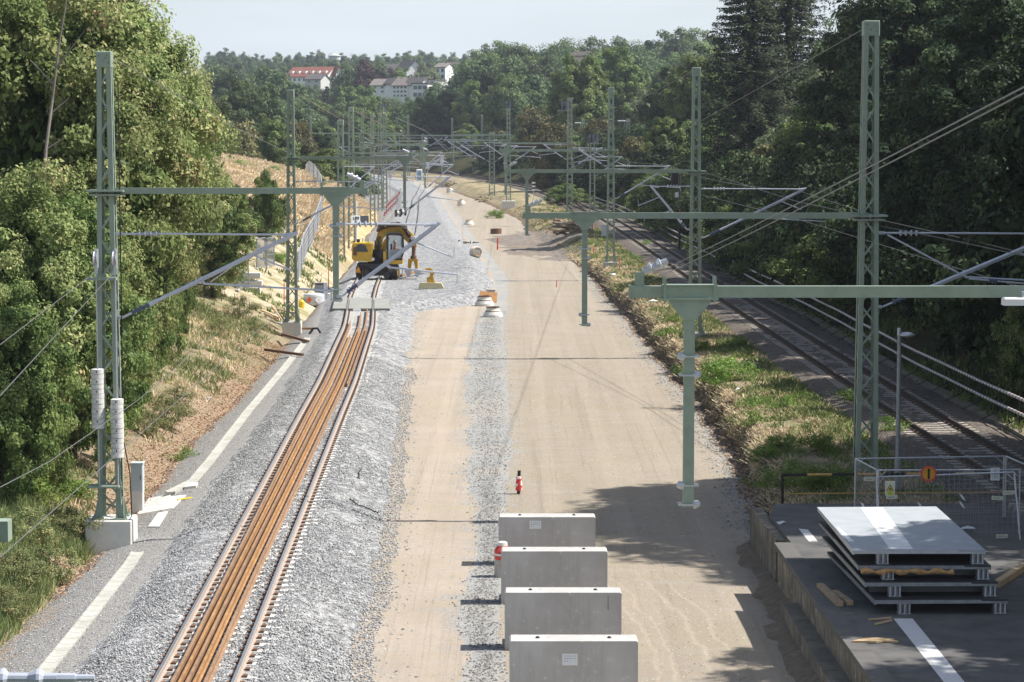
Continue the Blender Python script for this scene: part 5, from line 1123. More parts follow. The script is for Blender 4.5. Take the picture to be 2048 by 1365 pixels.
# ---------------------------------------------------------------- barrier beside the old track
def barr(px, row, z=None): return px, row
bz = lambda y: .55
posts = []
y = 58.0
while y < 330: posts.append((float(TR(y))+2.75+.12*math.sin(y*.11), y)); y += 2.9
SCN = len(posts)-1
m, nt, b = _mat('striped_rail'); co = coords(nt); sx = N(nt, 'ShaderNodeSeparateXYZ'); nt.links.new(co, sx.inputs[0])
mm = N(nt, 'ShaderNodeMath', operation='PINGPONG'); mm.inputs[1].default_value = .22; nt.links.new(sx.outputs[1], mm.inputs[0])
c = ramp(nt, mm.outputs[0], [(0, (.58, .56, .56)), (.42*.3, (.30, .11, .11))], 'CONSTANT'); c = ramp(nt, maprange(nt, mm.outputs[0], 0, .22), [(0, (.62, .60, .60)), (.62, (.26, .12, .12))], 'CONSTANT')
nt.links.new(c, b.inputs['Base Color']); M['stripe'] = m
for i in range(0, SCN, 3):
    seg = posts[i:i+4]
    if len(seg) < 2: break
    a = seg[0]; za = h1(a[0], a[1]); t = thing('track_barrier', f'red and white two-rail barrier section beside the old track, {ordn(i//3+1)} from the front', 'barrier', (a[0], a[1], za), 'red and white barrier along the old track')
    for zr in (.62, 1.12):
        mb = MB(); P = [(p[0]-a[0], p[1]-a[1], .56-za+zr+.012*math.sin(p[1]*1.7+zr)) for p in seg]; mb.path(P, .055, 6); mb.build('barrier_rail', M['stripe'], t, fix=False)
    for p in seg[:-1]:
        mb = MB(); q = (p[0]-a[0]+.05, p[1]-a[1], h1(*p)-za); mb.path([(q[0], q[1], q[2]+1.15), (q[0], q[1], q[2]+.35), (q[0]-.75, q[1]-.1, q[2]-.02)], .022, 5); mb.build('bracket_post', M['darksteel'], t, fix=False)
mb = MB(); P = [(x-posts[0][0], y-posts[0][1], h1(x, y)-.02) for x, y in [(p[0]-.1, p[1]) for p in posts]]; sweep(mb, P, [(-.2, 0), (.2, 0), (.2, .12), (-.2, .12)]); tag(mb.build('cable_trough', M['concold'], None, (posts[0][0], posts[0][1], 0)), 'old dark cable trough along the foot of the barrier', 'cable duct')
# ---------------------------------------------------------------- platform
ZP = .72
def px_on(px, py, z): x, y = W(px, py, z); return (x, y)
m, nt, b = _mat('platform_asphalt'); co = coords(nt)
c = ramp(nt, noise(nt, co, 1.2, 6), [(.35, (.07, .07, .07)), (.65, (.125, .12, .115))]); c = mix(nt, ramp(nt, bw(nt, voro(nt, co, 60)), [(.7, 0.0), (.9, .3)]), c, (.16, .155, .15))
nt.links.new(c, b.inputs['Base Color']); b.inputs['Roughness'].default_value = .9; bump(nt, b, noise(nt, co, 60, 3), .4, .01); M['asphalt'] = m
m, nt, b = _mat('old_wall_concrete'); co = coords(nt)
c = ramp(nt, noise(nt, co, 1.5, 6), [(.35, (.13, .115, .09)), (.65, (.25, .22, .175))]); st = noise(nt, co, 3.0, 6, .6, stretch=(1, 1, .15)); c = mix(nt, ramp(nt, st, [(.48, 0.0), (.6, .6)]), c, (.06, .05, .04))
c = mix(nt, ramp(nt, noise(nt, co, 6, 3), [(.66, 0.0), (.7, .8)]), c, (.50, .48, .42))
nt.links.new(c, b.inputs['Base Color']); b.inputs['Roughness'].default_value = .95; bump(nt, b, noise(nt, co, 8, 6), .6, .02); M['oldwall'] = m
eA = px_on(1548, 1086, ZP); eB = px_on(1745, 1365, ZP)
def edge(y): return eA[0]+(eB[0]-eA[0])*(y-eA[1])/(eB[1]-eA[1])
y0 = 36.0; y1 = eA[1]
t = thing('platform', 'asphalt railway platform with old concrete edge wall and white line', 'platform', (6.5, 50, 0)); l = Vector(t.location)
def PL(x, y, z): return (x-l.x, y-l.y, z)
mb = MB(); P = [(edge(y0)+.42, y0), (13.0, y0), (13.0, 64.2), (7.0, 64.2), (6.62, 62.2), (edge(y1)+.42, y1)]; mb.prism([(p[0]-l.x, p[1]-l.y) for p in P], -.6, ZP, 'xy'); mb.build('deck', M['asphalt'], t)
mb = MB(); n = 9
for k in range(n):
    ya = y0+(y1-y0)*k/n; yb = y0+(y1-y0)*(k+1)/n-.02; v = [PL(edge(ya), ya, ZP-.12), PL(edge(ya)+.42, ya, ZP-.12), PL(edge(yb)+.42, yb, ZP-.12), PL(edge(yb), yb, ZP-.12)]; v += [(p[0], p[1], ZP+.012) for p in v]; mb.add(v, [(0, 3, 2, 1), (4, 5, 6, 7), (0, 1, 5, 4), (1, 2, 6, 5), (2, 3, 7, 6), (3, 0, 4, 7)])
mb.build('edge_slab', worn('edge_slab', (.12, .115, .11), .9, 0, .15, 2), t)
mb = MB(); n = 10
for k in range(n):
    ya = y0+(y1-y0)*k/n; yb = y0+(y1-y0)*(k+1)/n-.03; o = .09
    v = [PL(edge(ya)+o, ya, -.9), PL(edge(ya)+.5, ya, -.9), PL(edge(yb)+.5, yb, -.9), PL(edge(yb)+o, yb, -.9)]; v += [(p[0], p[1], ZP-.125) for p in v]; mb.add(v, [(0, 3, 2, 1), (4, 5, 6, 7), (0, 1, 5, 4), (1, 2, 6, 5), (2, 3, 7, 6), (3, 0, 4, 7)])
mb.build('wall', M['oldwall'], t)
mb = MB(); yl = 54.3; v = [PL(edge(y0)-.42, y0, -.9), PL(edge(y0)+.1, y0, -.9), PL(edge(yl)+.1, yl, -.9), PL(edge(yl)-.25, yl, -.9)]; v += [(p[0], p[1], -.02+.1*(i in (0, 1))) for i, p in enumerate(v)]; mb.add(v, [(0, 3, 2, 1), (4, 5, 6, 7), (0, 1, 5, 4), (1, 2, 6, 5), (2, 3, 7, 6), (3, 0, 4, 7)]); mb.build('lower_ledge', M['oldwall'], t)
q = [px_on(1500, 1020, .55), px_on(1548, 1086, .55)]
mb = MB(); v = [PL(q[0][0], q[0][1], -.9), PL(q[0][0]+.3, q[0][1], -.9), PL(q[1][0]+.3, q[1][1], -.9), PL(q[1][0]+.05, q[1][1], -.9)]; v += [(p[0], p[1], .62) for p in v]; mb.add(v, [(0, 3, 2, 1), (4, 5, 6, 7), (0, 1, 5, 4), (1, 2, 6, 5), (2, 3, 7, 6), (3, 0, 4, 7)]); mb.build('end_wall', M['oldwall'], t)
# white line and old markings: real paint sheets
mb = MB()
def para(pts, z): mb.add([PL(p[0], p[1], z) for p in pts], [(0, 1, 2, 3)])
para([px_on(1787, 1238, ZP), px_on(1825, 1238, ZP), px_on(1935, 1372, ZP), px_on(1893, 1372, ZP)], ZP+.005)
mb.build('white_line', worn('road_paint', (.62, .62, .62), .8, 0, .06, 6, (.25, .25, .25), .4), t, fix=False); mb = MB()
para([px_on(1597, 1058, ZP), px_on(1616, 1060, ZP), px_on(1636, 1084, ZP), px_on(1618, 1084, ZP)], ZP+.005)
mb.build('faded_marking', bpy.data.materials['road_paint'], t, fix=False)
# earth bank in front of the wall
def bank():
    ys = np.arange(38, 64.5, .4); t_ = np.linspace(0, 1, 9); X = []; Y = []; Z = []
    for y in ys:
        e = edge(y)-(.40 if y < 54.3 else 0)+(0 if y < y1 else (y-y1)*-.0)
        w_ = .8+.12*math.sin(y*.35)
        for s in t_: X.append(e+.14-w_*(1-s)); Y.append(y); Z.append(-.56+.24*s**1.5*(1+.3*math.sin(y*.7))+.07*float(fbm(X[-1]*1.0, y*1.0, .6, 3, 77)))
    n, m_ = len(ys), len(t_); idx = np.arange(n*m_).reshape(n, m_); Q = np.stack([idx[:-1, :-1], idx[:-1, 1:], idx[1:, 1:], idx[1:, :-1]], -1).reshape(-1, 4)
    link('earth_bank', npmesh('earth_bank', np.stack([X, Y, Z], -1), Q, m_turf('bank_earth', (.40, .34, .26), (.22, .21, .13), (.32, .26, .20), .6, .4), {'edge': np.full(len(X), 9.0)}, smooth=True), kind='structure', label='earth heaped against the platform wall')
bank()
# ---------------------------------------------------------------- stack of deck panels
m, nt, b = _mat('deck_panel_coating'); co = coords(nt); c = ramp(nt, noise(nt, co, 2, 6), [(.35, (.33, .36, .385)), (.65, (.38, .41, .435))]); nt.links.new(c, b.inputs['Base Color']); b.inputs['Roughness'].default_value = .75; bump(nt, b, noise(nt, co, 90, 3), .3, .004); M['deck'] = m
m, nt, b = _mat('perforated_steel'); co = coords(nt); v = voro(nt, co, 11, 'Distance', rnd=0.0); c = ramp(nt, v, [(.22, (.45, .44, .38)), (.26, (.10, .11, .12))]); nt.links.new(c, b.inputs['Base Color']); b.inputs['Roughness'].default_value = .5; b.inputs['Metallic'].default_value = .4; M['perf'] = m
def panel(zt, rz, dx, dy, label, top, k):
    # corners of the top panel measured at zt of the topmost
    C = [(7.1, 50.1), (9.82, 50.05), (9.82, 55.95), (7.05, 55.85)]; cx, cy = 8.45, 53.0
    t = thing('deck_panel', label, 'deck panel', (cx+dx, cy+dy, zt), 'stacked steel deck panels', rz)
    Q = [(x-cx, y-cy) for x, y in C]
    mb = MB(); mb.prism(Q, -.035, 0, 'xy'); mb.build('deck_plate', M['deck'] if top else M['darksteel'], t)
    mb = MB(); mb.box((0, -2.92, -.045), (2.72, .04, .075)); mb.box((0, 2.9, -.06), (2.72, .04, .10)); mb.box((-1.36, 0, -.055), (.04, 5.85, .09)); mb.box((1.36, 0, -.055), (.04, 5.85, .09)); mb.build('rim', M['galv'] if k == 0 else M['galvdark'], t)  # lower plates and rims darker: shade inside the stack put into the colour
    if top:
        mb = MB(); mb.add([(x-cx, y-cy, .004) for x, y in ((7.85, 50.12), (8.34, 50.12), (8.56, 55.8), (8.04, 55.8))], [(0, 1, 2, 3)]); mb.build('white_line', M['white'], t, fix=False); mb = MB(); mb.add([(-1.33, -1.9, .004), (-1.2, -1.95, .004), (-1.28, -.2, .004), (-1.34, .0, .004)], [(0, 1, 2, 3)]); mb.build('torn_tape', M['white'], t, fix=False)
    for x in (-.75, 1.22):
        mb = MB()
        for y in (-2.8, 0, 2.8): mb.box((x, y, -.085), (.24, .22, .02)); mb.box((x, y, -.30), (.26, .24, .025)); mb.box((x, y-.02, -.19), (.03, .2, .2)); mb.box((x-.1, y, -.19), (.03, .22, .2)); mb.box((x+.1, y, -.19), (.03, .22, .2)); mb.box((x, y+.06, -.19), (.2, .03, .2))
        mb.box((x, 0, -.09), (.14, 5.6, .06)); mb.build('support_beam', M['galv'], t)
    mb = MB(); mb.box((0, 2.4, -.2), (2.3, .12, .14)); mb.box((0, -.6, -.2), (2.3, .12, .14)); mb.build('timber_spacer', M['woodpale'], t)
    if k in (1, 2): mb = MB(); mb.box((0, -2.4, -.2), (2.4, .02, .22)); mb.build('perforated_sheet', M['perf'], t)
z_ = 1.92; st = .30
panel(z_, 0, 0, 0, 'topmost light grey deck panel with a white stripe across it', True, 0)
panel(z_-st, .012, .06, -.14, 'second deck panel from the top, edged with torn orange-brown fibre', False, 1)
panel(z_-2*st, .022, .13, -.42, 'third deck panel from the top of the stack', False, 2)
panel(z_-3*st, .035, .24, -.75, 'lowest deck panel, resting on the platform', False, 3)
mb = MB(); sticks(mb, 0, 1, 1, 1, .1, 1)
pts = [(7.2+.1*i, 49.72+.02*math.sin(i*2.1), z_-st-.09+.02*math.sin(i*1.3)) for i in range(20)]; mb.path([(p[0]-7.2, p[1]-49.72, p[2]) for p in pts], [.05+.02*math.sin(i*1.7) for i in range(20)], 6); o = mb.build('torn_fibre', M['rust'] if 0 else worn('fibre', (.42, .25, .11), .95, 0, .3, 9), None, (7.2, 49.72, 0)); tag(o, 'strip of torn orange-brown fibre along the second deck panel', 'debris')
# timbers and scraps on the platform
def timber(a, b_, w_, h_, label, mt='wood', z=ZP): 
    A = px_on(a[0], a[1], z); B = px_on(b_[0], b_[1], z); mb = MB(); mb.bar((0, 0, 0), (B[0]-A[0], B[1]-A[1], .0), w_, h_); tag(mb.build('timber', M[mt], None, (A[0], A[1], z+h_/2+.006)), label, 'timber', 'timbers lying on the platform')
timber((1993, 1176), (2052, 1138), .16, .14, 'thick pale timber beam lying right of the deck stack', 'woodpale')
timber((1640, 1176), (1680, 1214), .15, .1, 'dark squared timber left of the deck stack, nearer the edge', 'wood')
timber((1668, 1190), (1700, 1212), .15, .1, 'dark squared timber left of the deck stack, tucked under it', 'wood')
timber((1737, 1242), (1782, 1238), .04, .03, 'thin pale lath at the foot of the deck stack', 'woodpale')
timber((1751, 1251), (1783, 1243), .05, .03, 'short pale lath in front of the deck stack', 'woodpale')
x, y = px_on(1747, 1287, ZP); mb = MB(); mb.prism([(-.42, -.02), (-.15, .22), (.1, .3), (.3, .22), (.42, .2), (.3, .1), (.48, .0), (.2, .03), (.05, -.04), (-.2, -.02)], 0, .04, 'xy'); tag(mb.build('broken_board', M['woodpale'], None, (x, y, ZP+.014)), 'broken orange-brown board lying on the platform edge', 'board')
def litter(px, py, z, sx, label, seed, mt='paper'):
    rs = np.random.RandomState(seed); x, y = px_on(px, py, z); n = 7; mb = MB(); v = [(rs.uniform(-.5, .5)*sx, rs.uniform(-.5, .5)*sx*.8, .02+rs.uniform(0, .12)) for _ in range(n)]; c = (0, 0, .16*sx+.05)
    v = sorted(v, key=lambda p: math.atan2(p[1], p[0])); mb.add(v+[c], [(i, (i+1) % n, n) for i in range(n)]); tag(mb.build('plastic_scrap', M[mt], None, (x, y, z+.0), fix=False), label, 'litter', 'white litter')
litter(1566, 1052, .66, .5, 'white plastic scrap near the platform end wall', 1)
litter(1935, 1062, .75, .5, 'crumpled white plastic behind the deck stack', 2)
litter(1476, 782, .75, .4, 'small white scrap on the island right of the big weed bush', 3)
litter(1224, 551, .75, .5, 'small white scrap on the far part of the island', 4)
litter(1305, 606, .75, .9, 'flat white scrap beside the island bank', 5)
litter(660, 590, -.2, .5, 'pale reddish sheet leaning by the gas container', 6)
# ---------------------------------------------------------------- mesh construction fences, signs, pipe barrier
def cfence(a, b_, ztop, label, tilt=(0, 0), D0=None, D1=None):
    A = AT(a[0], a[1], D0); B = AT(b_[0], b_[1], D1); hgt = 2.0; t = thing('construction_fence', label, 'fence', (A[0], A[1], A[2]-hgt), 'mesh construction fence panels'); d = Vector(B)-Vector(A); u = Vector((tilt[0], tilt[1], hgt))
    if hgt: 
        mb = MB()
        for p, q in (((0, 0, 0), u), (d, d+u), (u, d+u), (u*.07, d+u*.07)): mb.tube(p, Vector(q), .021, n=8)
        mb.prism([(0, 0), (.0, 0), (.0, 0)], 0, 0) if 0 else None
        mb.tube(u*.9, u+d*.06, .012, n=5); mb.tube(d+u*.9, u+d*.94, .012, n=5); mb.build('frame', M['galv'], t, fix=False)
        mb = MB(); nv = int(d.length/.13)
        for k in range(1, nv): mb.tube(d*(k/nv)+u*.07, d*(k/nv)+u, .0032, n=3)
        for k in range(1, 8): mb.tube(u*(.07+.93*k/8), d+u*(.07+.93*k/8), .0032, n=3)
        mb.build('wire_mesh', M['galvdark'], t, fix=False)
        mb = MB(); mb.bbox((0, 0, .06), (.24, .7, .13), .03); mb.build('foot_block', M['conc'], t)
    return t
cfence((1711, 918), (2008, 913), 0, 'rear mesh fence panel behind the deck stack', D0=61.5, D1=62)
cfence((1711, 918), (1755, 941), 0, 'short side mesh panel turning towards the camera behind the stack', D0=61.4, D1=59.2)
cfence((1757, 941), (2040, 940), 0, 'front mesh fence panel behind the deck stack', D0=59.1, D1=59.3)
cfence((1768, 960), (2046, 950), 0, 'slumped mesh fence panel leaning against the front one', tilt=(-.12, .45), D0=58.7, D1=58.4)
cfence((2012, 913), (2075, 940), 0, 'mesh fence panel at the right frame edge', D0=61.9, D1=59)
x, y, z = AT(1856, 947, 59.0); t = thing('round_sign', 'round orange sign with red rim and black bar on the mesh fence', 'sign', (x, y-.08, z))
mb = MB(); mb.lathe((0, 0, 0), [(.195, 0), (.195, .015)], 28, axis=(0, -1, 0)); mb.build('rim', M['red'], t); mb = MB(); mb.lathe((0, -.017, 0), [(.15, 0), (.15, .006)], 28, axis=(0, -1, 0)); mb.build('face', M['signamber'], t); mb = MB(); mb.box((0, -.028, -.01), (.05, .006, .24)); mb.prism([(-.05, .09), (.05, .09), (0, .14)], -.031, -.025); mb.build('symbol', M['ink'], t)
x, y, z = AT(1989, 948, 59.1); t = thing('notice_sheet', 'blank-looking white notice sheet on the mesh fence', 'notice', (x, y-.07, z)); mb = MB(); mb.box((0, 0, 0), (.22, .008, .31)); mb.build('sheet', M['paper'], t)
mb = MB(); [mb.box((RS.uniform(-.03, .03), -.007, .12-.024*k), (.13, .004, .007)) for k in range(10)]; mb.box((0, -.008, 0), (.006, .004, .3)); mb.build('print', M['galvdark'], t)
x, y, z = AT(1779, 976, 58.6); t = thing('warning_sign', 'white warning sign with yellow triangle on the slumped fence', 'sign', (x, y-.09, z)); mb = MB(); mb.bbox((0, 0, 0), (.24, .008, .35), .003); mb.build('sheet', M['cream'], t)
mb = MB(); mb.prism([(-.085, -.055), (.085, -.055), (0, .10)], -.009, -.005); mb.build('triangle_rim', M['ink'], t); mb = MB(); mb.prism([(-.062, -.043), (.062, -.043), (0, .072)], -.013, -.0095); mb.build('triangle', M['signyellow'], t)
mb = MB(); mb.prism([(-.018, -.035), (.018, -.035), (.022, 0), (.008, -.008), (.006, .03), (-.004, .0), (-.02, .012)], -.017, -.0135); mb.build('symbol', M['ink'], t); mb = MB(); mb.box((0, -.008, -.115), (.17, .006, .09)); mb.build('text_field', M['signlime'], t); mb = MB(); [mb.box((0, -.013, -.09-.022*k), (.13-.02*k, .003, .007)) for k in range(3)]; mb.build('print', M['galvdark'], t)
for px, py, D, lab in ((1738, 958, 60.5, 'cream tag on the short side fence panel'), (1783, 994, 58.5, 'cream tag below the white warning sign'), (2017, 985, 58.2, 'cream tag highest on the right fence corner'), (1994, 996, 58.2, 'cream tag left of the right fence corner'), (2003, 1072, 58.0, 'cream tag lowest, near the foot of the fence')):
    x, y, z = AT(px, py, D); mb = MB(); mb.mat(0).box((0, 0, 0), (.28, .006, .095)); mb.mat(1).box((-.02, -.006, .0), (.17, .004, .02)); mb.box((.11, -.006, -.02), (.025, .004, .025)); o = mb.build('fence_tag', [M['cream'], M['galvdark']], None, (x, y-.05, z)); o.rotation_euler = (0, RS.uniform(-.06, .06), 0); tag(o, lab, 'tag', 'cream tags on the fence')
for px, py, lab in ((1922, 993, 'small white plastic strip caught high in the fence mesh'), (1921, 1008, 'drooping white plastic strip caught in the fence mesh'), (1838, 1010, 'white plastic rag above the far edge of the deck stack'), (1724, 1010, 'tiny white rag at the left fence foot')):
    x, y, z = AT(px, py, 58.9); mb = MB(); mb.add([(-.08, 0, .1), (.0, -.03, .06), (.1, 0, -.1), (.02, -.02, -.06), (-.02, .02, 0)], [(0, 1, 4), (1, 2, 3), (1, 3, 4)]); tag(mb.build('plastic_scrap', M['paper'], None, (x, y-.12, z), fix=False), lab, 'litter', 'white litter')
def striped(mb, a, b_, r, seg, n=8):
    a = Vector(a); b_ = Vector(b_); L = (b_-a).length; k = max(1, int(L/seg))
    for i in range(k): mb.mat(i % 2).tube(a.lerp(b_, i/k), a.lerp(b_, (i+1)/k), r, n=n)
M['oldyellow'] = worn('old_yellow', (.50, .30, .10), .7, 0, .2, 4)
t = thing('pipe_barrier', 'black and yellow tubular barrier behind the platform end', 'barrier', W(1565, 1000, .75)+(.72,)); l0 = Vector(t.location); A = Vector(AT(1565, 950, l0.y))-l0; B = Vector(AT(2010, 947, l0.y))-l0
mb = MB(); striped(mb, A, B, .035, .62); striped(mb, (0, 0, -.1), A, .035, .45); mb.mat(1); mb.build('top_pipe', [M['black'], M['oldyellow']], t)
mb = MB(); C = Vector(AT(1567, 988, l0.y))-l0; D_ = Vector(AT(2010, 985, l0.y))-l0; mb.tube(C, D_, .018); mb.build('lower_pipe', M['oldyellow'], t)
# lamp post
x, y = px_on(1800, 1000, .7); y = 66.0; x = XP(1800, y); t = thing('lamp_post', 'grey station lamp post behind the mesh fence', 'street lamp', (x, y, .65)); hh = ZR(662, y)-.65
mb = MB(); mb.path([(0, 0, 0), (0, 0, 1.0), (0, 0, 1.05), (0, 0, hh)], [.095, .09, .065, .055], 12); mb.build('post', M['galvdark'], t); mb = MB(); mb.lathe((-.01, 0, hh-.02), [(.05, -.1), (.05, .08), (.03, .1)], 10); mb.build('post_cap', M['galv'], t)
mb = MB(); P = []; 
mb.lathe((.2, 0, hh-.12), [(0, -.055), (.09, -.05), (.2, -.02), (.22, .0), (.2, .04), (.1, .08), (0, .09)], 18); o = mb.build('lamp_head', M['galv'], t, smooth=True); o.scale = (1.0, .7, 1)
# ---------------------------------------------------------------- road-rail excavator
def excavator():
    x, y = gz(752, 558, 0); z = 0.02; D = y
    s = F/D/1.0   # px per metre
    def L(px, py, d=0.0): a = AT(px, py, D+d); return Vector((a[0]-x, d, a[2]-z))
    t = thing('excavator', 'yellow two-way road-rail excavator with clamshell grapple on the new ballast', 'excavator', (x, y, z))
    mb = MB()
    a = L(716, 531); b_ = L(796, 531)
    mb.box(((a.x+b_.x)/2, 0, a.z), (b_.x-a.x, 2.2, .35)); mb.box(((a.x+b_.x)/2, 0, a.z-.45), ((b_.x-a.x)*.55, 1.8, .5)); mb.box(((a.x+b_.x)/2, -1.0, a.z+.12), ((b_.x-a.x)*.7, .3, .12))
    for q in (-.7, .7): mb.box(((a.x+b_.x)/2+q, -1.3, a.z-.75), (.18, .7, .22)); mb.tube(((a.x+b_.x)/2+q, -1.5, .35), ((a.x+b_.x)/2+q, -1.2, .35), .24, n=14)
    mb.build('undercarriage', M['darksteel'], t)
    mb = MB(); mb.lathe(((a.x+b_.x)/2, 0, a.z+.15), [(.75, 0), (.75, .3)], 20); mb.build('slew_ring', M['black'], t)
    R = .5
    for px in (719, 733, 782, 792):
        for sy in (-1.0, 1.0):
            if px in (733, 782) and sy > 0: continue
            c = L(px, 545)
            mb = MB(); mb.lathe((c.x-.17, sy*.95, R+.02), [(.2, 0), (R-.05, 0), (R, .06), (R, .28), (R-.05, .34), (.2, .34)], 20, axis=(1, 0, 0)); w = mb.build('wheel', M['black'], t)
            mb = MB(); mb.lathe((c.x-.19, sy*.95, R+.02), [(.06, 0), (.24, .0), (.26, .03), (.26, .36), (.1, .38)], 14, axis=(1, 0, 0)); mb.build('rim', M['yellow'], w)
    mb = MB(); c = L(719, 536); mb.prism([(c.x-.2, c.z-.25), (c.x+.2, c.z-.25), (c.x, c.z+.2)], -1.62, -1.58); mb.build('warning_triangle', worn('tri', (.6, .25, .02), .5), t)
    mb = MB(); a = L(706, 519); b_ = L(746, 486); h_ = b_.z-a.z; w_ = b_.x-a.x
    cx = (a.x+b_.x)/2
    prof = [(a.x, a.z+.1), (a.x+.15, a.z-.05), (b_.x, a.z-.12), (b_.x, b_.z-.06), (b_.x-.12, b_.z), (a.x+.12, b_.z), (a.x, b_.z-.12)]
    mb.prism(prof, -1.25, 1.25); mb.build('engine_housing', M['yellow'], t)
    mb = MB(); mb.box((cx-.05, 0, b_.z+.02), (w_*.8, 2.2, .05)); mb.build('top_cover', M['signyellow'], t)
    mb = MB(); q = L(727, 495); mb.prism([(q.x-.42, q.z-.25), (q.x+.42, q.z-.28), (q.x+.2, q.z+.22), (q.x-.1, q.z+.3), (q.x-.42, q.z+.2)], -1.29, -1.25); mb.build('grille', M['slate'], t)
    mb = MB(); q = L(712, 501); mb.prism([(q.x-.12, q.z-.3), (q.x+.15, q.z-.3), (q.x+.12, q.z+.3), (q.x-.1, q.z+.3)], -1.29, -1.25); mb.build('side_grille', M['rustdark'], t)
    mb = MB(); q = L(730, 482)
    for dx, h2, r2, mi in ((-.45, .28, .12, 1), (-.75, .12, .1, 1), (.1, .5, .035, 0), (.25, .32, .05, 0), (-.1, .35, .1, 2)): mb.mat(mi).tube((q.x+dx, -.4, b_.z), (q.x+dx, -.4, b_.z+h2), r2, n=8)
    mb.build('exhaust', [M['galv'], M['black'], M['white']], t)
    mb = MB(); a2 = L(747, 522); b2 = L(768, 500); mb.box(((a2.x+b2.x)/2, .2, (a2.z+b2.z)/2), (b2.x-a2.x, 1.6, b2.z-a2.z)); mb.build('boom_mount', M['darksteel'], t)
    mb = MB(); q = L(748, 517); mb.lathe((q.x, -1.3, q.z), [(0, -.02), (.11, 0), (.12, .05)], 14, axis=(0, 1, 0)); mb.build('headlight', M['white'], t)
    # cab
    a = L(776, 517); b_ = L(806, 467); cabd = (-1.25, -.15)
    mb = MB()
    cp = [(a.x, a.z), (b_.x-.1, a.z), (b_.x+.06, a.z+.5), (b_.x, b_.z-.2), (b_.x-.25, b_.z), (a.x+.1, b_.z), (a.x, b_.z-.1)]
    def fr(p, q, w=.09):
        for yy in cabd: mb.bar((p[0], yy, p[1]), (q[0], yy, q[1]), w, w)
    for p, q in zip(cp, cp[1:]+cp[:1]): fr(p, q)
    for p in cp: mb.bar((p[0], cabd[0], p[1]), (p[0], cabd[1], p[1]), .08, .08)
    mb.box(((a.x+b_.x)/2, -.7, b_.z+.03), (b_.x-a.x-.25, 1.15, .07)); mb.box(((a.x+b_.x)/2, -.7, a.z-.02), (b_.x-a.x, 1.15, .1)); cab = mb.build('cab', M['darksteel'], t)
    mb = MB(); mb.prism([(p[0]*.98+.02*(a.x+b_.x)/2, p[1]) for p in cp], -1.2, -1.19); g = _mat('cab_glass'); g[2].inputs['Base Color'].default_value = (.5, .56, .58, 1); g[2].inputs['Roughness'].default_value = .05; g[2].inputs['Transmission Weight'].default_value = .9; g[2].inputs['IOR'].default_value = 1.1; M['cabglass'] = g[0]; mb.build('window', M['cabglass'], cab)
    mb = MB(); mb.box(((a.x+b_.x)/2+.05, -1.27, a.z+.38), (.85, .03, .62)); mb.build('door', M['galvdark'], cab); mb = MB(); mb.box((a.x-.12, -.7, a.z+.1), (.3, 1.1, .9)); mb.box(((a.x+b_.x)/2-.1, -.6, a.z-.2), (b_.x-a.x+.2, 1.3, .3)); mb.build('cab_base', M['yellow'], t)
    mb = MB(); mb.box((a.x+.5, -.7, a.z+.35), (.5, .5, .12)); mb.box((a.x+.28, -.7, a.z+.7), (.12, .5, .7)); mb.build('seat', M['black'], cab)
    # driver
    p = thing('person', 'driver in orange workwear sitting in the excavator cab, facing right', 'person', (x+a.x+.5, y-.72, z+a.z+.42))
    import bmesh
    verts = [(0, 0, 0), (0, 0, .28), (0, 0, .48), (.01, 0, .58), (.02, 0, .70), (.02, 0, .80), (0, -.2, .46), (.12, -.26, .22), (.36, -.2, .2), (0, .2, .46), (.12, .26, .22), (.36, .2, .2), (.42, -.1, -.0), (.46, -.1, -.4), (.42, .1, 0), (.46, .1, -.4), (.6, -.1, -.42), (.6, .1, -.42)]
    edges = [(0, 1), (1, 2), (2, 3), (3, 4), (4, 5), (2, 6), (6, 7), (7, 8), (2, 9), (9, 10), (10, 11), (0, 12), (12, 13), (13, 16), (0, 14), (14, 15), (15, 17)]
    rad = [.16, .15, .14, .055, .1, .085, .07, .05, .035, .07, .05, .035, .085, .05, .085, .05, .04, .04]
    me = bpy.data.meshes.new('body'); me.from_pydata(verts, edges, []); me.materials.append(M['hivis']); o = bpy.data.objects.new('body', me); COL.objects.link(o); o.parent = p
    md = o.modifiers.new('skin', 'SKIN'); o.modifiers.new('sub', 'SUBSURF').levels = 1
    sv = me.skin_vertices[0].data if me.skin_vertices else None
    if sv is None:
        bm = bmesh.new(); bm.from_mesh(me); lay = bm.verts.layers.skin.verify()
        for v, r_ in zip(bm.verts, rad): v[lay].radius = (r_, r_)
        bm.verts.ensure_lookup_table(); bm.verts[0][lay].use_root = True; bm.to_mesh(me); bm.free()
    else:
        for v, r_ in zip(sv, rad): v.radius = (r_, r_)
    mb = MB(); mb.lathe((.025, 0, .66), [(.03, -.06), (.085, .0), (.1, .08), (.09, .16), (.0, .2)], 12); mb.tube((.11, 0, .69), (.14, 0, .68), .018); o = mb.build('head', M['skin'], p, smooth=True)
    mb = MB(); mb.lathe((.02, 0, .77), [(.125, 0), (.12, .03), (.1, .1), (0, .13)], 14); mb.build('helmet', M['white'], p, smooth=True)
    # boom
    def poly(pts, y0, y1, nm, mt, par=t): mb = MB(); q = [L(*p) for p in pts]; mb.prism([(v.x, v.z) for v in q], y0, y1); return mb.build(nm, M[mt], par)
    poly([(752, 514), (746, 508), (751, 486), (755, 466), (761, 457), (775, 453), (797, 453), (812, 459), (814, 466), (804, 472), (774, 471), (766, 478), (763, 494), (759, 514)], -.05, .4, 'boom', 'yellow')
    mb = MB(); 
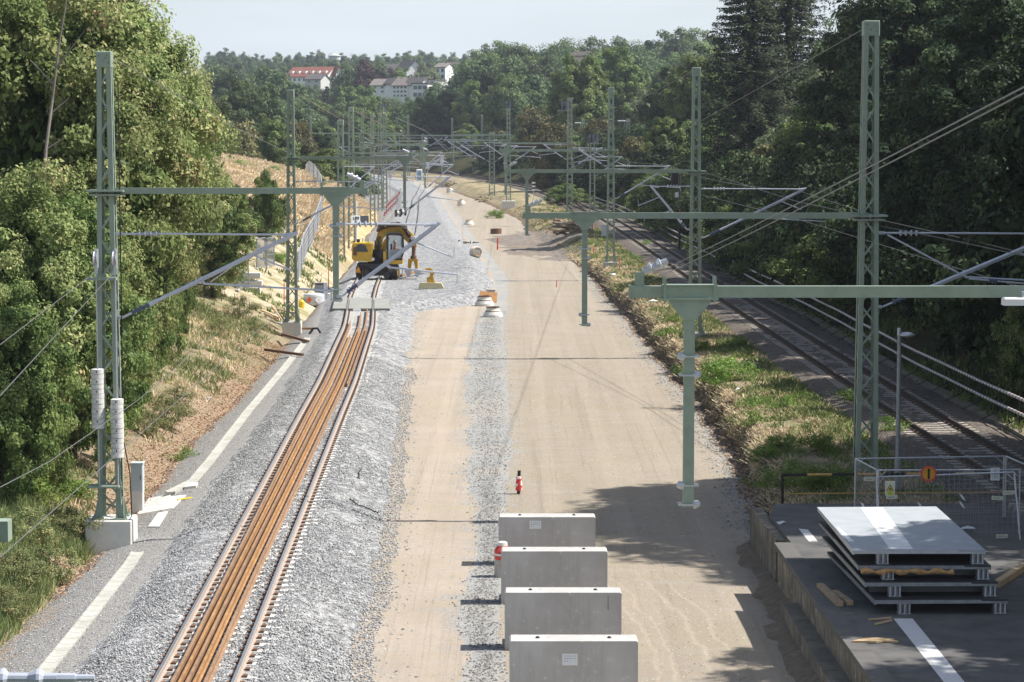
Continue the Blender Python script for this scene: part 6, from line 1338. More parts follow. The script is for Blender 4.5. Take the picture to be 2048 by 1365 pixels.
    for k, (pa, pb) in enumerate((((763, 499), (772, 480)), ((768, 504), (775, 484)))): mb.tube(L(*pa)+Vector((0, -.35, 0)), L(*pb)+Vector((0, -.25, 0)), .11, n=10); mb.tube(L(*pb)+Vector((0, -.25, 0)), L(pb[0]+3, pb[1]-9)+Vector((0, -.15, 0)), .06, n=8)
    mb.build('boom_cylinder', M['yellow'], t)
    poly([(800, 455), (814, 458), (829, 472), (834, 494), (823, 496), (814, 484), (800, 472)], -.02, .38, 'stick', 'yellow')
    mb = MB(); rs = np.random.RandomState(3)
    for k in range(34):
        P = []; o_ = rs.uniform(-2.5, 2.5)
        for px, py in ((757, 458), (768, 452), (785, 450), (800, 449), (810, 457), (818, 470), (823, 482)): P.append(L(px+rs.uniform(-3, 3), py+o_+rs.uniform(-3, 3))+Vector((0, rs.uniform(-.55, .5), 0)))
        mb.path(P, .055, 5)
    mb.build('hydraulic_hoses', worn('greasy_hoses', (.07, .045, .03), .6, 0, .4, 6), t, fix=False)
    mb = MB()
    for k in range(10): a_ = L(748+rs.uniform(-2, 10), 514+rs.uniform(-4, 4)); b2_ = L(752+rs.uniform(-2, 12), 480+rs.uniform(-8, 10)); mb.path([a_+Vector((0, -.6, 0)), (a_+b2_)/2+Vector((rs.uniform(-.2, .2), -.7, 0)), b2_+Vector((0, -.4, 0))], .04, 5)
    mb.build('base_hoses', M['cable'], t, fix=False)
    mb = MB(); q = L(824, 476); mb.box((q.x, -.1, q.z), (.5, .4, .22)); mb.build('coupler', M['white'], t)
    mb = MB(); q = L(765, 467); mb.box((q.x+.35, -.07, q.z), (.42, .02, .16)); mb.build('badge', worn('badge', (.30, .30, .06), .6), t)
    # grapple hanging from the stick
    gr = MB(); q = L(828, 493); r_ = L(827, 512); gr.tube(q, r_, .14, n=10); gr.tube(r_, L(827, 518), .22, .22, n=12); gr.build('rotator', M['rustdark'], t)
    mb = MB(); c = L(826, 522); 
    for sgn in (-1, 1): mb.tube((c.x+sgn*.12, 0, c.z+.1), (c.x+sgn*.28, 0, c.z-.75), .09, n=8); mb.tube((c.x+sgn*.3, -.1, c.z), (c.x+sgn*.33, -.1, c.z-.6), .06, n=8)
    mb.box((c.x, 0, c.z+.05), (.7, .35, .18)); mb.build('grapple_frame', M['yellow'], t)
    for sgn in (-1, 1):
        bx = c.x+sgn*.05; zt = L(826, 540).z; zb_ = L(826, 552).z
        mb = MB(); mb.prism([(bx+sgn*.06, zt+.12), (bx+sgn*.52, zt+.05), (bx+sgn*.56, zt-.05), (bx+sgn*.36, zb_-.02), (bx+sgn*.18, zb_-.1), (bx+sgn*.04, zt-.05)], -.42, .42); mb.build('grapple_shell', M['galv'], t)
    mb = MB(); 
    for px in (800, 806): mb.tube(L(px, 535)+Vector((0, -.9, 0)), L(px, 556)+Vector((0, -.9, 0)), .05)
    mb.build('rail_guide', M['galv'], t)
excavator()
# ---------------------------------------------------------------- houses on the hill
def house(px, D, row_base, wpx, hpx, roofpx, label, wall, roof, rows=2, colsn=3, rz=0.0, gable='x', depth=9.0, chim=False, ww=1.1, dormer=0):
    x, y, z = AT(px, row_base, D); k = F/D; w = wpx/k; h = hpx/k; rh = roofpx/k
    t = thing('house', label, 'house', (x, y, z), 'houses on the wooded hill', rz+(.6 if gable == 'x' else -.45))
    mb = MB(); mb.box((0, 0, h/2-1.5), (w, depth, h+3)); wl = mb.build('wall', wall, t)
    mb = MB()
    if gable == 'x':   # gable faces the viewer
        mb.prism([(-w/2, h), (w/2, h), (0, h+rh)], -depth/2, depth/2); mb.build('gable', wall, t)
        mb = MB(); e = .5
        for s in (-1, 1): mb.prism([(s*(w/2+e), h-e*rh/(w/2)), (0, h+rh), (0, h+rh+.3), (s*(w/2+e), h-e*rh/(w/2)+.3)], -depth/2-.5, depth/2+.5)
    elif gable == 'y':  # eaves face the viewer
        e = .5; mb.prism([(-depth/2, h), (depth/2, h), (0, h+rh)], -w/2, w/2, 'yz'); mb.build('gable', wall, t); mb = MB()
        for s in (-1, 1): mb.prism([(s*(depth/2+e), h-e*rh/(depth/2)), (0, h+rh), (0, h+rh+.3), (s*(depth/2+e), h-e*rh/(depth/2)+.3)], -w/2-.4, w/2+.4, 'yz')
    else: mb.box((0, 0, h+.2), (w+.6, depth+.6, .4))
    rf = mb.build('roof', roof, t)
    if dormer:
        for i in range(dormer):
            mb = MB(); q = (-.5+(i+.5)/dormer)*w; mb.box((q, -depth*.3, h+rh*.45), (1.3, 1.8, 1.2)); mb.build('dormer', wall, rf)
    if chim: mb = MB(); mb.box((w*.2, 0, h+rh), (.7, .7, 1.6)); mb.build('chimney', M['concold'], rf)
    for r in range(rows):
        for c_ in range(colsn):
            q = (-.5+(c_+.5)/colsn)*w*.92; zz = h*(r+.5)/rows; mb = MB(); mb.box((q, -depth/2-.03, zz), (ww, .1, min(1.5, h/rows*.6))); f = mb.build('window', M['white'], t); mb = MB(); mb.box((q, -depth/2-.1, zz), (ww-.2, .05, min(1.5, h/rows*.6)-.2)); mb.build('pane', M['glass'], f)
    return t
WW = worn('house_white', (.84, .83, .81), .8, 0, .04, .5); WG = worn('house_grey', (.5, .5, .5), .8, 0, .05, .5)
RT = worn('roof_red_tiles', (.235, .085, .06), .8, 0, .18, .8, (.2, .08, .06), .4); RD = worn('roof_dark_tiles', (.10, .09, .09), .8, 0, .15, .8); RGb = worn('roof_greybrown', (.19, .165, .15), .8, 0, .15, .8)
house(627, 1040, 166, 92, 12, 18, 'long house with red tiled roof and dormers on the hill', WW, RT, 1, 8, 0, 'y', 12, dormer=6)
house(672, 1035, 162, 12, 14, 14, 'small white gable end at the right end of the red roof', WW, RT, 1, 1, -.2, 'x', 8)
house(635, 990, 176, 34, 16, 10, 'grey-roofed house below the long red roof', WG, RD, 2, 2, .1, 'y', 9)
house(818, 960, 165, 36, 22, 20, 'white gabled house with steep dark roof, highest of the white group', WW, RD, 1, 2, -.25, 'x', 16)
house(790, 975, 158, 40, 14, 14, 'dark-roofed wing left of the steep white gable', WG, RD, 1, 2, 0, 'y', 10)
house(766, 880, 188, 34, 16, 12, 'white house with grey roof, leftmost of the lower white row', WW, RGb, 2, 2, .15, 'y', 9)
house(790, 872, 189, 16, 22, 9, 'narrow white gable left of the largest white house', WW, RGb, 2, 1, 0, 'x', 9)
house(813, 868, 196, 36, 24, 15, 'largest white house with brown-grey roof and balconies', WW, RGb, 3, 4, -.05, 'y', 9, chim=True)
house(835, 862, 195, 22, 26, 12, 'white gable end right of the largest white house', WW, RGb, 2, 1, .1, 'x', 9)
house(852, 855, 197, 34, 28, 3, 'white flat-roofed block with tall dark windows', WW, RD, 2, 3, 0, 'flat', 9, ww=1.6)
house(862, 870, 170, 42, 8, 3, 'dark roof terrace above the flat-roofed block', WG, RD, 1, 4, 0, 'flat', 8, ww=1.5)
house(889, 940, 160, 22, 24, 8, 'white house between the willow and the small gable', WW, RGb, 2, 2, .1, 'y', 9, chim=True)
house(906, 950, 150, 22, 14, 9, 'small white gable house at the right end of the group', WW, RGb, 1, 2, 0, 'x', 9, chim=True)
house(548, 1000, 155, 12, 8, 6, 'tiny pale house gable among the left hill trees', WW, RGb, 1, 1, 0, 'x', 7)
house(1163, 560, 118, 12, 7, 5, 'small roof and gable between trees on the right skyline', WG, RGb, 1, 1, 0, 'x', 6)
x, y, z = AT(669, 113, 1300); t = thing('water_tower', 'pale tower with flat conical cap on the skyline', 'tower', (x, y, z-12)); mb = MB(); mb.lathe((0, 0, 0), [(2.2, 0), (2.2, 9), (3.2, 10), (3.2, 12)], 20); mb.build('shaft', WG, t); mb = MB(); mb.lathe((0, 0, 12), [(3.6, 0), (3.6, .3), (1.2, 1.3), (0, 1.6)], 20); mb.build('cap', WG, t)
x, y, z = AT(1157, 92, 600)
# ---------------------------------------------------------------- forest
rng = np.random.RandomState(99)
skyx = [430, 452, 480, 505, 520, 560, 600, 620, 650, 668, 690, 740, 790, 812, 825, 845, 870, 945, 952, 965, 985, 1040, 1075, 1100, 1125, 1142, 1165, 1180, 1200, 1240, 1262, 1280, 1292, 1310, 1340, 1390, 1430, 1700]
skyy = [105, 100, 106, 103, 115, 110, 112, 106, 100, 108, 112, 108, 112, 106, 98, 103, 110, 106, 108, 95, 92, 90, 102, 92, 86, 78, 92, 82, 80, 82, 86, 96, 80, 66, 68, 66, 70, 70]
def toprow(px): return float(np.interp(px, skyx, skyy))
TIER = {}
def tplant(tier, kind, px, D, top, words_, wid=1.0, cat='tree', mn=5, mx=26, grp='trees of the wooded hill', R=None):
    x = XP(px, D); zt = ZR(top, D); zg = hfar(x, D); h = min(mx, max(mn, zt-zg)); 
    if h == mx: zg_ = zt-mx
    else: zg_ = zg
    R = max(R or 0, wid*.40*h if R is None else .36*h)
    TIER.setdefault((tier, words_), []).append((px, plant(kind, x, D, h, words_, cat, grp, wid=wid, R=R, z=(zt-h) if (zt-zg > mx) else zg-.1)))
def hue(kind): return {'wood0': 'mid-green', 'wood1': 'deep green', 'wood2': 'broad green', 'light0': 'light green', 'light1': 'bright yellow-green', 'willow0': 'pale grey-green', 'brown0': 'browning', 'copper0': 'copper-purple', 'mid0': 'large green', 'mid1': 'dense dark green', 'fir0': 'dark pointed', 'dark0': 'tall dark', 'dark1': 'dark'}[kind]
KK = ['wood0', 'wood1', 'wood2', 'light0', 'wood0', 'wood1', 'willow0']
def tier(name, D0, D1, pxs, topf, kinds, wid=1.0, jit=8, skip=(), mx=22, mn=5):
    sp = (pxs[1]-pxs[0])*.86 if len(pxs) > 1 else 20
    for px in pxs:
        p = px+rng.uniform(-jit, jit)*.6
        if any(a < p < b_ for a, b_ in skip): continue
        if rng.uniform() < .22 and 'skyline' not in name: continue
        k = kinds[rng.randint(len(kinds))]; p_D = rng.uniform(D0, D1); tplant(name, k, p, p_D, topf(p)+rng.uniform(-jit, jit)*.55, f'{hue(k)} tree {name}', mx=mx, mn=mn, R=sp*rng.uniform(.6, 1.0)*p_D/F)
ar = lambda a, b_, s: np.arange(a, b_, s)
tier('on the far skyline', 1450, 1600, ar(425, 1010, 22), lambda p: toprow(p)+1, KK, 1.2, 5, mx=24, mn=14)
tier('just below the far skyline', 1200, 1300, ar(430, 1010, 24), lambda p: toprow(p)+15, KK, 1.2, 6, mx=24, mn=12)
tier('on the upper hill', 1080, 1150, ar(440, 1000, 24), lambda p: 138 if p < 560 else (132 if p > 700 else 128), KK+['copper0'], 1.2, 7, skip=((580, 682),), mx=22, mn=9)
tier('between the hill houses', 925, 935, [700, 716, 735, 752, 776, 852, 930, 945], lambda p: 128+8*(p > 740), ['wood0', 'copper0', 'copper0', 'wood2', 'wood1'], 1.1, 6, mx=20, mn=8)
tplant('x', 'willow0', 853, 900, 128, 'round grey-green weeping tree between the white houses', R=4.0); tplant('x', 'copper0', 732, 890, 122, 'big copper-purple tree left of the white houses', R=5.5)
tplant('x', 'light0', 806, 905, 140, 'small pale tree in front of the steep white gable', R=2.6)
tier('below the white houses', 800, 845, ar(690, 900, 21), lambda p: 198 if 740 < p < 872 else (172 if p < 740 else 168), ['light0', 'wood0', 'light1', 'wood2', 'wood1'], 1.2, 7, mx=20, mn=5)
tier('below the red roof', 850, 960, ar(560, 720, 20), lambda p: 172 if p < 690 else 155, ['wood0', 'light0', 'wood1', 'wood2', 'fir0'], 1.2, 6, mx=20, mn=8)
tier('in the hollow left of the red roof', 700, 800, ar(440, 600, 24), lambda p: 140+max(0, (p-540)*.4), ['mid0', 'wood1', 'wood0'], 1.1, 8, mx=24, mn=10)
tier('behind the far gantries', 690, 740, ar(570, 900, 22), lambda p: 205+10*math.sin(p*.05), ['light0', 'wood0', 'wood2', 'light1', 'wood1'], 1.15, 8, mx=20)
tier('low behind the far gantries', 668, 685, ar(600, 900, 24), lambda p: 240, ['wood0', 'light0', 'wood1', 'mid1'], 1.3, 6, mx=18)
tier('behind the dry meadow', 430, 520, ar(452, 640, 24), lambda p: 158+max(0, (p-520)*.75), ['mid1', 'mid0', 'mid1'], 1.05, 10, mx=24, mn=8)
tier('at the back edge of the dry meadow', 350, 400, ar(480, 610, 26), lambda p: 235 if p < 560 else 228, ['light1', 'brown0', 'wood2', 'scrub0'] if 0 else ['light1', 'brown0', 'wood2'], 1.1, 8, mx=14)
# right wood, layer by layer
tier('on the right skyline', 760, 840, ar(950, 1420, 24), lambda p: toprow(p)+1, ['wood0', 'wood1', 'light0', 'willow0', 'wood2', 'fir0'], 1.15, 5, mx=24, mn=10)
tier('under the right skyline', 690, 740, ar(945, 1430, 25), lambda p: 118+max(0, (960-p)*.25), ['wood0', 'wood1', 'light0', 'wood2'], 1.2, 8, mx=24, mn=10)
tier('high in the right wood', 620, 665, ar(925, 1420, 27), lambda p: 142+max(0, (990-p)*.35), ['mid0', 'mid1', 'wood1', 'light1'], 1.15, 10, mx=22, mn=10)
tier('midway in the right wood', 540, 600, ar(1020, 1430, 30), lambda p: 165, ['mid0', 'mid1', 'light1', 'wood0'], 1.15, 12, mx=20, mn=9)
tier('in the dark wood above the curve', 650, 662, ar(850, 1030, 24), lambda p: 180, ['mid1', 'mid1', 'dark1', 'wood1'], 1.2, 10, mx=22, mn=9)
tier('low in the dark wood above the curve', 640+12, 662, ar(850, 1040, 26), lambda p: 235, ['mid1', 'brown0', 'dark1', 'wood1', 'light0'], 1.2, 10, mx=14, mn=8)
for px, D, top, k, w_, lab in ((1158, 470, 104, 'light1', 1.15, 'large bright broadleaf tree behind the insulator mast'), (1228, 520, 88, 'light1', 1.2, 'tall bright round tree on the right skyline'), (1072, 480, 205, 'brown0', 1.1, 'ragged brownish tree left of the insulator mast'), (1110, 400, 235, 'brown0', 1.2, 'golden-brown bushy tree behind the far right masts'), (1200, 420, 230, 'brown0', 1.0, 'brownish bushy tree right of the ladder mast'), (1290, 400, 180, 'willow0', 1.1, 'pale feathery tree in the middle of the right wood'), (1340, 380, 130, 'mid0', 1.2, 'green tree left of the island mast top'), (1395, 360, 105, 'light1', 1.1, 'light green tree touching the spruce'), (1440, 330, 175, 'mid0', 1.1, 'green tree in front of the spruce foot'), (1330, 300, 230, 'light1', .9, 'sunlit leafy tree behind the island mast'), (1275, 320, 265, 'brown0', .9, 'low golden tree behind the twin wires'), (1040, 500, 262, 'light0', .8, 'small light green tree at the head of the curve'), (1000, 560, 250, 'brown0', .6, 'rust-tinted small tree at the head of the curve'), (935, 600, 250, 'light0', .8, 'light green tree left in the curve'), (1140, 395, 300, 'dark1', 1.3, 'dark low tree shading the curve'), (1190, 370, 310, 'dark1', 1.3, 'dark low tree right of the ladder mast'), (1250, 340, 300, 'dark1', 1.3, 'dark low tree under the golden tree'), (1320, 300, 305, 'scrub0', 2.0, 'big shrub at the cutting foot behind the island mast'), (1130, 330, 372, 'scrub0', 1.6, 'low green shrub beside the old track barrier')):
    tplant('r', k, px, D, top, lab, w_, mx=24, mn=3, R=min(46, 40*w_)*D/F)
tplant('r', 'dark1', 1080, 470, 300, 'dark tree standing over the far barrier', 1.4, mx=12); tplant('r', 'dark1', 1035, 520, 300, 'dark tree above the far end of the barrier', 1.4, mx=12)
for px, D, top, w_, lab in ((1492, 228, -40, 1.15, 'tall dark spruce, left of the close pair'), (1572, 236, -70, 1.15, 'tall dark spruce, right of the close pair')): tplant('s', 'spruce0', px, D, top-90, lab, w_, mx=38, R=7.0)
near = [(1655, 215, 95, 'willow0', 1.2, 'silvery willow between the spruces and the dark trees'), (1560, 200, 235, 'willow0', 1.0, 'pale feathery willow under the spruces'), (1520, 190, 275, 'brown0', .9, 'browning shrub-like tree under the spruce pair'), (1672, 330, 52, 'light0', 1.1, 'distant green tree showing in the sky gap'),
        (1620, 190, 190, 'light1', 1.0, 'bright-leaved tree in front of the willow'), (1455, 210, 330, 'dark1', 1.1, 'dark low tree below the spruces'), (1560, 180, 330, 'dark1', 1.2, 'dark low tree right below the spruces'), (1425, 250, 300, 'mid0', .9, 'half-lit tree right of the island mast'), (1640, 170, 290, 'dark0', 1.1, 'shaded tree left of the tallest mast'),
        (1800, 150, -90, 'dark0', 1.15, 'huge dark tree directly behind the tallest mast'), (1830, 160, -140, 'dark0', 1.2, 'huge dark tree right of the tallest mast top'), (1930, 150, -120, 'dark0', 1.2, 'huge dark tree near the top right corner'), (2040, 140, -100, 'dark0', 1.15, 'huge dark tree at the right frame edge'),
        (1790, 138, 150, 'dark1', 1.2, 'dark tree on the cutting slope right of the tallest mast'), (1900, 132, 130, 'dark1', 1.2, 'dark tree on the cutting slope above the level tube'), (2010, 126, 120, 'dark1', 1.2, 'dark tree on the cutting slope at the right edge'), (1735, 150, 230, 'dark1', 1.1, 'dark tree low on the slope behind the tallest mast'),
        (1850, 118, 330, 'scrubd', 1.6, 'dark shrub low on the slope below the level tube'), (1960, 112, 360, 'scrubd', 1.6, 'dark shrub low on the slope at the blue tube'), (2050, 105, 380, 'scrubd', 1.5, 'dark shrub at the right edge below the blue tube'), (1745, 128, 385, 'scrubd', 1.5, 'dark shrub behind the tallest mast shaft'), (1650, 150, 400, 'scrubd', 1.5, 'dark shrub left of the tallest mast shaft'), (1570, 170, 425, 'scrubd', 1.5, 'dark shrub behind the blue diagonal tube'), (1500, 190, 400, 'scrub0', 1.4, 'half-lit shrub between the island mast and the twin wires'), (1555, 160, 470, 'scrub0', 1.2, 'sunlit shrub just above the old track barrier'), (1490, 185, 440, 'scrub0', 1.2, 'sunlit shrub at the cutting foot right of the island mast'), (1330, 240, 380, 'scrub0', 1.3, 'green shrub left of the red and white signal'), (2045, 88, 600, 'scrub1', .8, 'lit round shrub at the right frame edge')]
for px, D, top, k, w_, lab in near: tplant('n', k, px, D, top, lab, w_, mx=27, mn=2.5, R={'dark0': 85, 'dark1': 75, 'willow0': 50, 'brown0': 42, 'light1': 45, 'light0': 40, 'mid0': 50, 'scrubd': 70, 'scrub0': 46, 'scrub1': 40}[k]*(1.3 if px > 1690 and k[0] == 'd' else 1)*D/F)
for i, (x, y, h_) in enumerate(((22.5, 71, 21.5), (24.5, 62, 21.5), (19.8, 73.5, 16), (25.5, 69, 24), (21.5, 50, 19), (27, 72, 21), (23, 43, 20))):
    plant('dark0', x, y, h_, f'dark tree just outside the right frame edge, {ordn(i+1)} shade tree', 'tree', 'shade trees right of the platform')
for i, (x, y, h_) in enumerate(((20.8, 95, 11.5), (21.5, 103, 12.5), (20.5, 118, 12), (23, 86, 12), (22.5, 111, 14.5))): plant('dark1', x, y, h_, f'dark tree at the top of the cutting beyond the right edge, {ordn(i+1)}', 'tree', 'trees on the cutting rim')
for (tn, w_), lst in TIER.items():
    if len(lst) > 1:
        lst.sort(key=lambda q: q[0])
        for i, (p, o) in enumerate(lst): o['label'] = f'{w_}, {ordn(i+1)} from the left' if i else f'{w_}, leftmost of its kind'
# left wood
left = [(20, 92, -60, 'maple1', 1.1, 'tall maple at the top left corner'), (130, 86, -40, 'maple0', 1.1, 'big yellowing maple behind the first mast'), (250, 98, -130, 'maple0', 1.15, 'tallest yellowing maple right of the first mast'), (350, 108, -60, 'maple0', 1.05, 'yellowing maple against the sky'), (405, 118, 60, 'maple1', .95, 'maple with pale yellow outer leaves near the skyline'), (455, 128, 215, 'maple1', .85, 'small maple overhanging the dry meadow'),
        (60, 74, 330, 'maple0', .8, 'leafy maple low at the left edge'), (170, 76, 400, 'green0', .8, 'dense green tree left of the hanging weights'), (10, 66, 560, 'green0', .75, 'yellow-green tree at the left frame edge'), (290, 82, 330, 'maple0', .72, 'maple in the middle of the left wood'), (370, 98, 320, 'maple1', .85, 'maple above the concrete elements'), (330, 84, 520, 'green0', .72, 'green tree right of the hanging weights'), (410, 106, 480, 'green0', .7, 'green tree beside the piled concrete elements'), (120, 68, 640, 'green0', .7, 'ivy-green tree low beside the hanging weights'), (230, 72, 620, 'scrub1', 1.5, 'dark leafy shrub behind the hanging weights'),
        (424, 150, 400, 'green0', .5, 'dark green bush-like tree at the sand scar'), (538, 182, 338, 'scrub0', .75, 'pointed green shrub on the meadow edge'), (462, 168, 352, 'scrub0', 1.0, 'green shrub behind the meadow edge'), (425, 140, 330, 'maple1', .6, 'half-yellow tree at the meadow corner'), (300, 130, 60, 'maple0', 1.2, 'maple filling the wood behind'), (150, 120, -80, 'maple0', 1.3, 'rear maple behind the big yellowing one'), (30, 115, -80, 'maple0', 1.3, 'rear maple in the top left corner')]
LIMY = [-200, 0, 120, 170, 210, 300, 370, 430, 540, 680, 760, 860, 900, 930, 960, 1000, 1100]; LIMX = [430, 440, 465, 482, 450, 500, 505, 480, 430, 390, 340, 280, 235, 180, 120, 60, 40]
def fitleft(px, D, zg, h_, R):
    lim = 1e9
    for tt in (.05, .2, .35, .5, .65, .8, .95):
        row = 682.5-F*math.tan(math.atan2(zg+h_*tt-CZ, D)+TH); rr = R*math.sqrt(max(.1, 1-(2*tt-1)**2))*(1.1 if row > 380 else (.66 if row < 210 else .88))*F/D; lim = min(lim, float(np.interp(row, LIMY, LIMX))-rr)
    return min(px, lim)
def leftplant(px, D, top, k, lab, Rpx, cat, grp, nm, mn=2.5, mxh=99):
    x = XP(px, D)
    for _ in range(3):
        zg = h1(x, D); h_ = min(mxh, max(mn, ZR(top, D)-zg)); R = max(Rpx*D/F*.8, .33*h_); px = fitleft(px, D, zg, h_, R) if D < 139 else px; x = XP(px, D)
    plant(k, x, D, h_, lab, cat, grp, R=R, name=nm)
for px, D, top, k, w_, lab in left:
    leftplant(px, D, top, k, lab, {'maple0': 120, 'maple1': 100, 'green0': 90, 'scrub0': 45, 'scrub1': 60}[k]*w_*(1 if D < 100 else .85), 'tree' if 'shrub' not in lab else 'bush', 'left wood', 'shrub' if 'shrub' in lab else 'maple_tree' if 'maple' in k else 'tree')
sh = [(5, 68, 700), (60, 69, 740), (120, 70, 780), (200, 72, 760), (250, 76, 740), (285, 82, 690), (330, 90, 620), (370, 98, 570), (60, 69, 840), (110, 69, 850), (165, 70, 830), (225, 73, 820), (400, 106, 540), (425, 118, 500), (445, 128, 460), (402, 150, 445), (265, 77, 800), (310, 86, 690), (0, 67, 870), (160, 71, 860), (345, 94, 600), (385, 102, 560)]
for i, (px, D, top) in enumerate(sh):
    leftplant(px, D, top, ['scrub1', 'scrub0', 'scrub1'][i % 3], f'leafy shrub along the foot of the left wood, {ordn(i+1)} in the row', 46, 'bush', 'shrubs at the foot of the left wood', 'shrub', 1.3, 4.5)
rgs = np.random.RandomState(17); n_ = 0; y_ = 128.0
while y_ < 560:
    for o_ in (5.2, 8.5, 12.5):
        yy = y_+rgs.uniform(-3, 3); xx = float(TR(yy))+o_+rgs.uniform(-1, 1.5); n_ += 1
        plant(['scrubd', 'scrubd', 'scrub0'][rgs.randint(3)], xx, yy, rgs.uniform(2.2, 4.2)*(1+o_*.05), f'bushy shrub on the right cutting slope, {ordn(n_)} from the front', 'bush', 'shrubs on the right cutting slope', 'shrub', wid=rgs.uniform(1.1, 1.5))
    y_ += 7+y_*.03
for i in range(26):
    y_ = 330+i*11; xx = float(FL(np.array([y_]))[0])-3-rgs.uniform(0, 5); plant(['scrub0', 'scrubd', 'scrub1'][i % 3], xx, y_, rgs.uniform(3, 6), f'bushy shrub left of the far curve, {ordn(i+1)} from the front', 'bush', 'shrubs left of the far curve', 'shrub', wid=1.4)
rgs = np.random.RandomState(23); n_ = 0; y_ = 91.0
while y_ < 205:
    n_ += 1; xx = float(TR(y_))+5.6+rgs.uniform(-.3, .8); plant('scrubd', xx, y_, rgs.uniform(5.2, 7.4), f'dark leafy young tree leaning over the old track barrier, {ordn(n_)} from the front', 'tree', 'young trees along the barrier', 'tree', wid=rgs.uniform(.75, .95)); y_ += rgs.uniform(3.6, 5.4)
# bare trunk showing in the left wood
mb = MB(); A = [AT(85, 420, 80), AT(92, 300, 80.5), AT(105, 200, 81), AT(118, 90, 81), AT(135, -10, 81)]; mb.path([Vector(p)-Vector(A[0]) for p in A], [.06, .055, .045, .035, .02], 7)
for a_, b_ in (((110, 140), (170, 60)), ((100, 230), (140, 195)), ((92, 300), (130, 275)), ((108, 170), (60, 120))): mb.path([Vector(AT(a_[0], a_[1], 81))-Vector(A[0]), Vector(AT(b_[0], b_[1], 81))-Vector(A[0])], [.04, .012], 5)
tag(mb.build('dead_tree', worn('dead_bark', (.20, .175, .155), .9), None, A[0], fix=False), 'slender bare grey trunk rising through the left maples', 'tree')
# weeds and herbs
wd = [('bush0', 1440, 768, 1.9, 'big bright green weed bush on the island behind the hanging post'), ('bush1', 1350, 640, .8, 'green weed clump left of the island mast block'), ('bush1', 1310, 670, .8, 'green weed clump at the bank left of the island mast block'), ('bush0', 1395, 700, 1.0, 'dark weed thicket around the island mast foot'), ('bush0', 1480, 700, .9, 'dark weed thicket right of the island mast foot'), ('bush1', 1560, 815, .8, 'weed tuft in the middle of the dry island'), ('bush1', 1496, 850, .9, 'dark green weed left in the dry island grass'), ('bush1', 1500, 812, .7, 'yellow-green weed in the dry island grass'), ('bush0', 1640, 905, 1.1, 'wide green weed bush left of the tallest mast foot'), ('bush0', 1560, 900, .9, 'green weed bush near the island bank'), ('bush0', 1530, 930, .9, 'shaded weed bush near the end of the bank'), ('bush1', 1610, 800, .6, 'small weed near the old track'), ('bush0', 1610, 985, 1.2, 'leafy weed bush inside the tubular barrier'), ('bush0', 1660, 975, 1.2, 'leafy weed bush right inside the tubular barrier'), ('bush1', 1580, 950, .8, 'weed clump above the tubular barrier post'), ('bush1', 1530, 1042, .7, 'grassy weed tuft on the platform end wall'), ('bush1', 1780, 860, .8, 'weed clump between the tallest mast and the lamp post'), ('bush1', 1700, 800, .8, 'sparse weed beside the old track ballast'),
      ('bush1', 1195, 520, .9, 'weed clump left of the pale mast block'), ('bush1', 1270, 520, .8, 'weed clump right of the pale mast block'), ('bush1', 1225, 575, .9, 'bright weed clump on the far island'), ('bush1', 1205, 548, .7, 'bright weed near the far island bank'), ('bush0', 992, 437, 1.9, 'round grey-green bush on the earth mound'), ('bush1', 1290, 490, .8, 'small weed near the twin rails'), ('bush1', 1330, 590, .6, 'dark weed under the portal arm tip'), ('bush0', 1100, 440, 1.6, 'weed patch left of the scrap heap'), ('bush1', 1180, 490, .9, 'weed clump right of the scrap heap'),
      ('bush1', 366, 918, .7, 'lone green grass tuft beside the cable duct bend'), ('herb0', 480, 640, 1.7, 'large dry grey-green bush left of the plank heap'), ('herb0', 510, 660, 1.2, 'green-brown bush in front of the plank heap'), ('herb0', 440, 670, 1.3, 'dry bush on the leaf-strewn slope'), ('herb0', 330, 850, 1.6, 'straggly herb bush right of the hanging weights'), ('herb0', 350, 820, 1.4, 'straggly herb bush on the leaf litter slope'), ('herb0', 290, 870, 1.3, 'herb bush behind the switch cabinet'), ('herb0', 60, 1090, 1.5, 'tall dry herbs below the grey ball insulator'), ('herb0', 130, 1080, 1.4, 'tall herbs left of the white mast block'), ('herb0', 30, 1180, 1.5, 'herb thicket at the lower left edge'), ('herb0', 110, 1160, 1.3, 'green herb thicket left below the mast block'), ('bush0', 60, 1010, 1.5, 'bright green herb bush above the arm end'), ('bush0', 140, 1000, 1.2, 'bright green herb bush left of the mast leg'), ('herb0', 10, 1240, 1.2, 'low herbs at the lower left corner'),
      ('bush1', 480, 470, 1.5, 'green bush on the sand scar, upper'), ('bush1', 545, 460, 1.3, 'green bush on the sand scar near the mast'), ('bush1', 610, 555, .9, 'small green bush at the foot of the sand scar'), ('bush0', 560, 560, 1.3, 'green bush behind the second mast'), ('bush0', 640, 440, 1.8, 'green herbs between the sand scar and the meadow'), ('bush0', 670, 425, 1.8, 'green herbs left of the shorter mast'), ('bush1', 700, 340+50, 1.2, 'yellow-flowering herb under the first portal arm')]
for k, px, py, h_, lab in wd:
    z0 = .65 if px > 1000 else 0; x, y = gz(px, py, z0); h_ *= .62 if k[:4] == 'bush' else .7; x = max(x, float(BK(np.array([y]))[0])+.7) if (px > 1100 and not (1500 < px < 1545 and py > 1030)) else x; plant(k, x, y, h_, lab, 'bush', None, 'weed_bush', wid=1.15, z=h1(x, y)-.05 if not (1500 < px < 1545 and py > 1030) else .6)
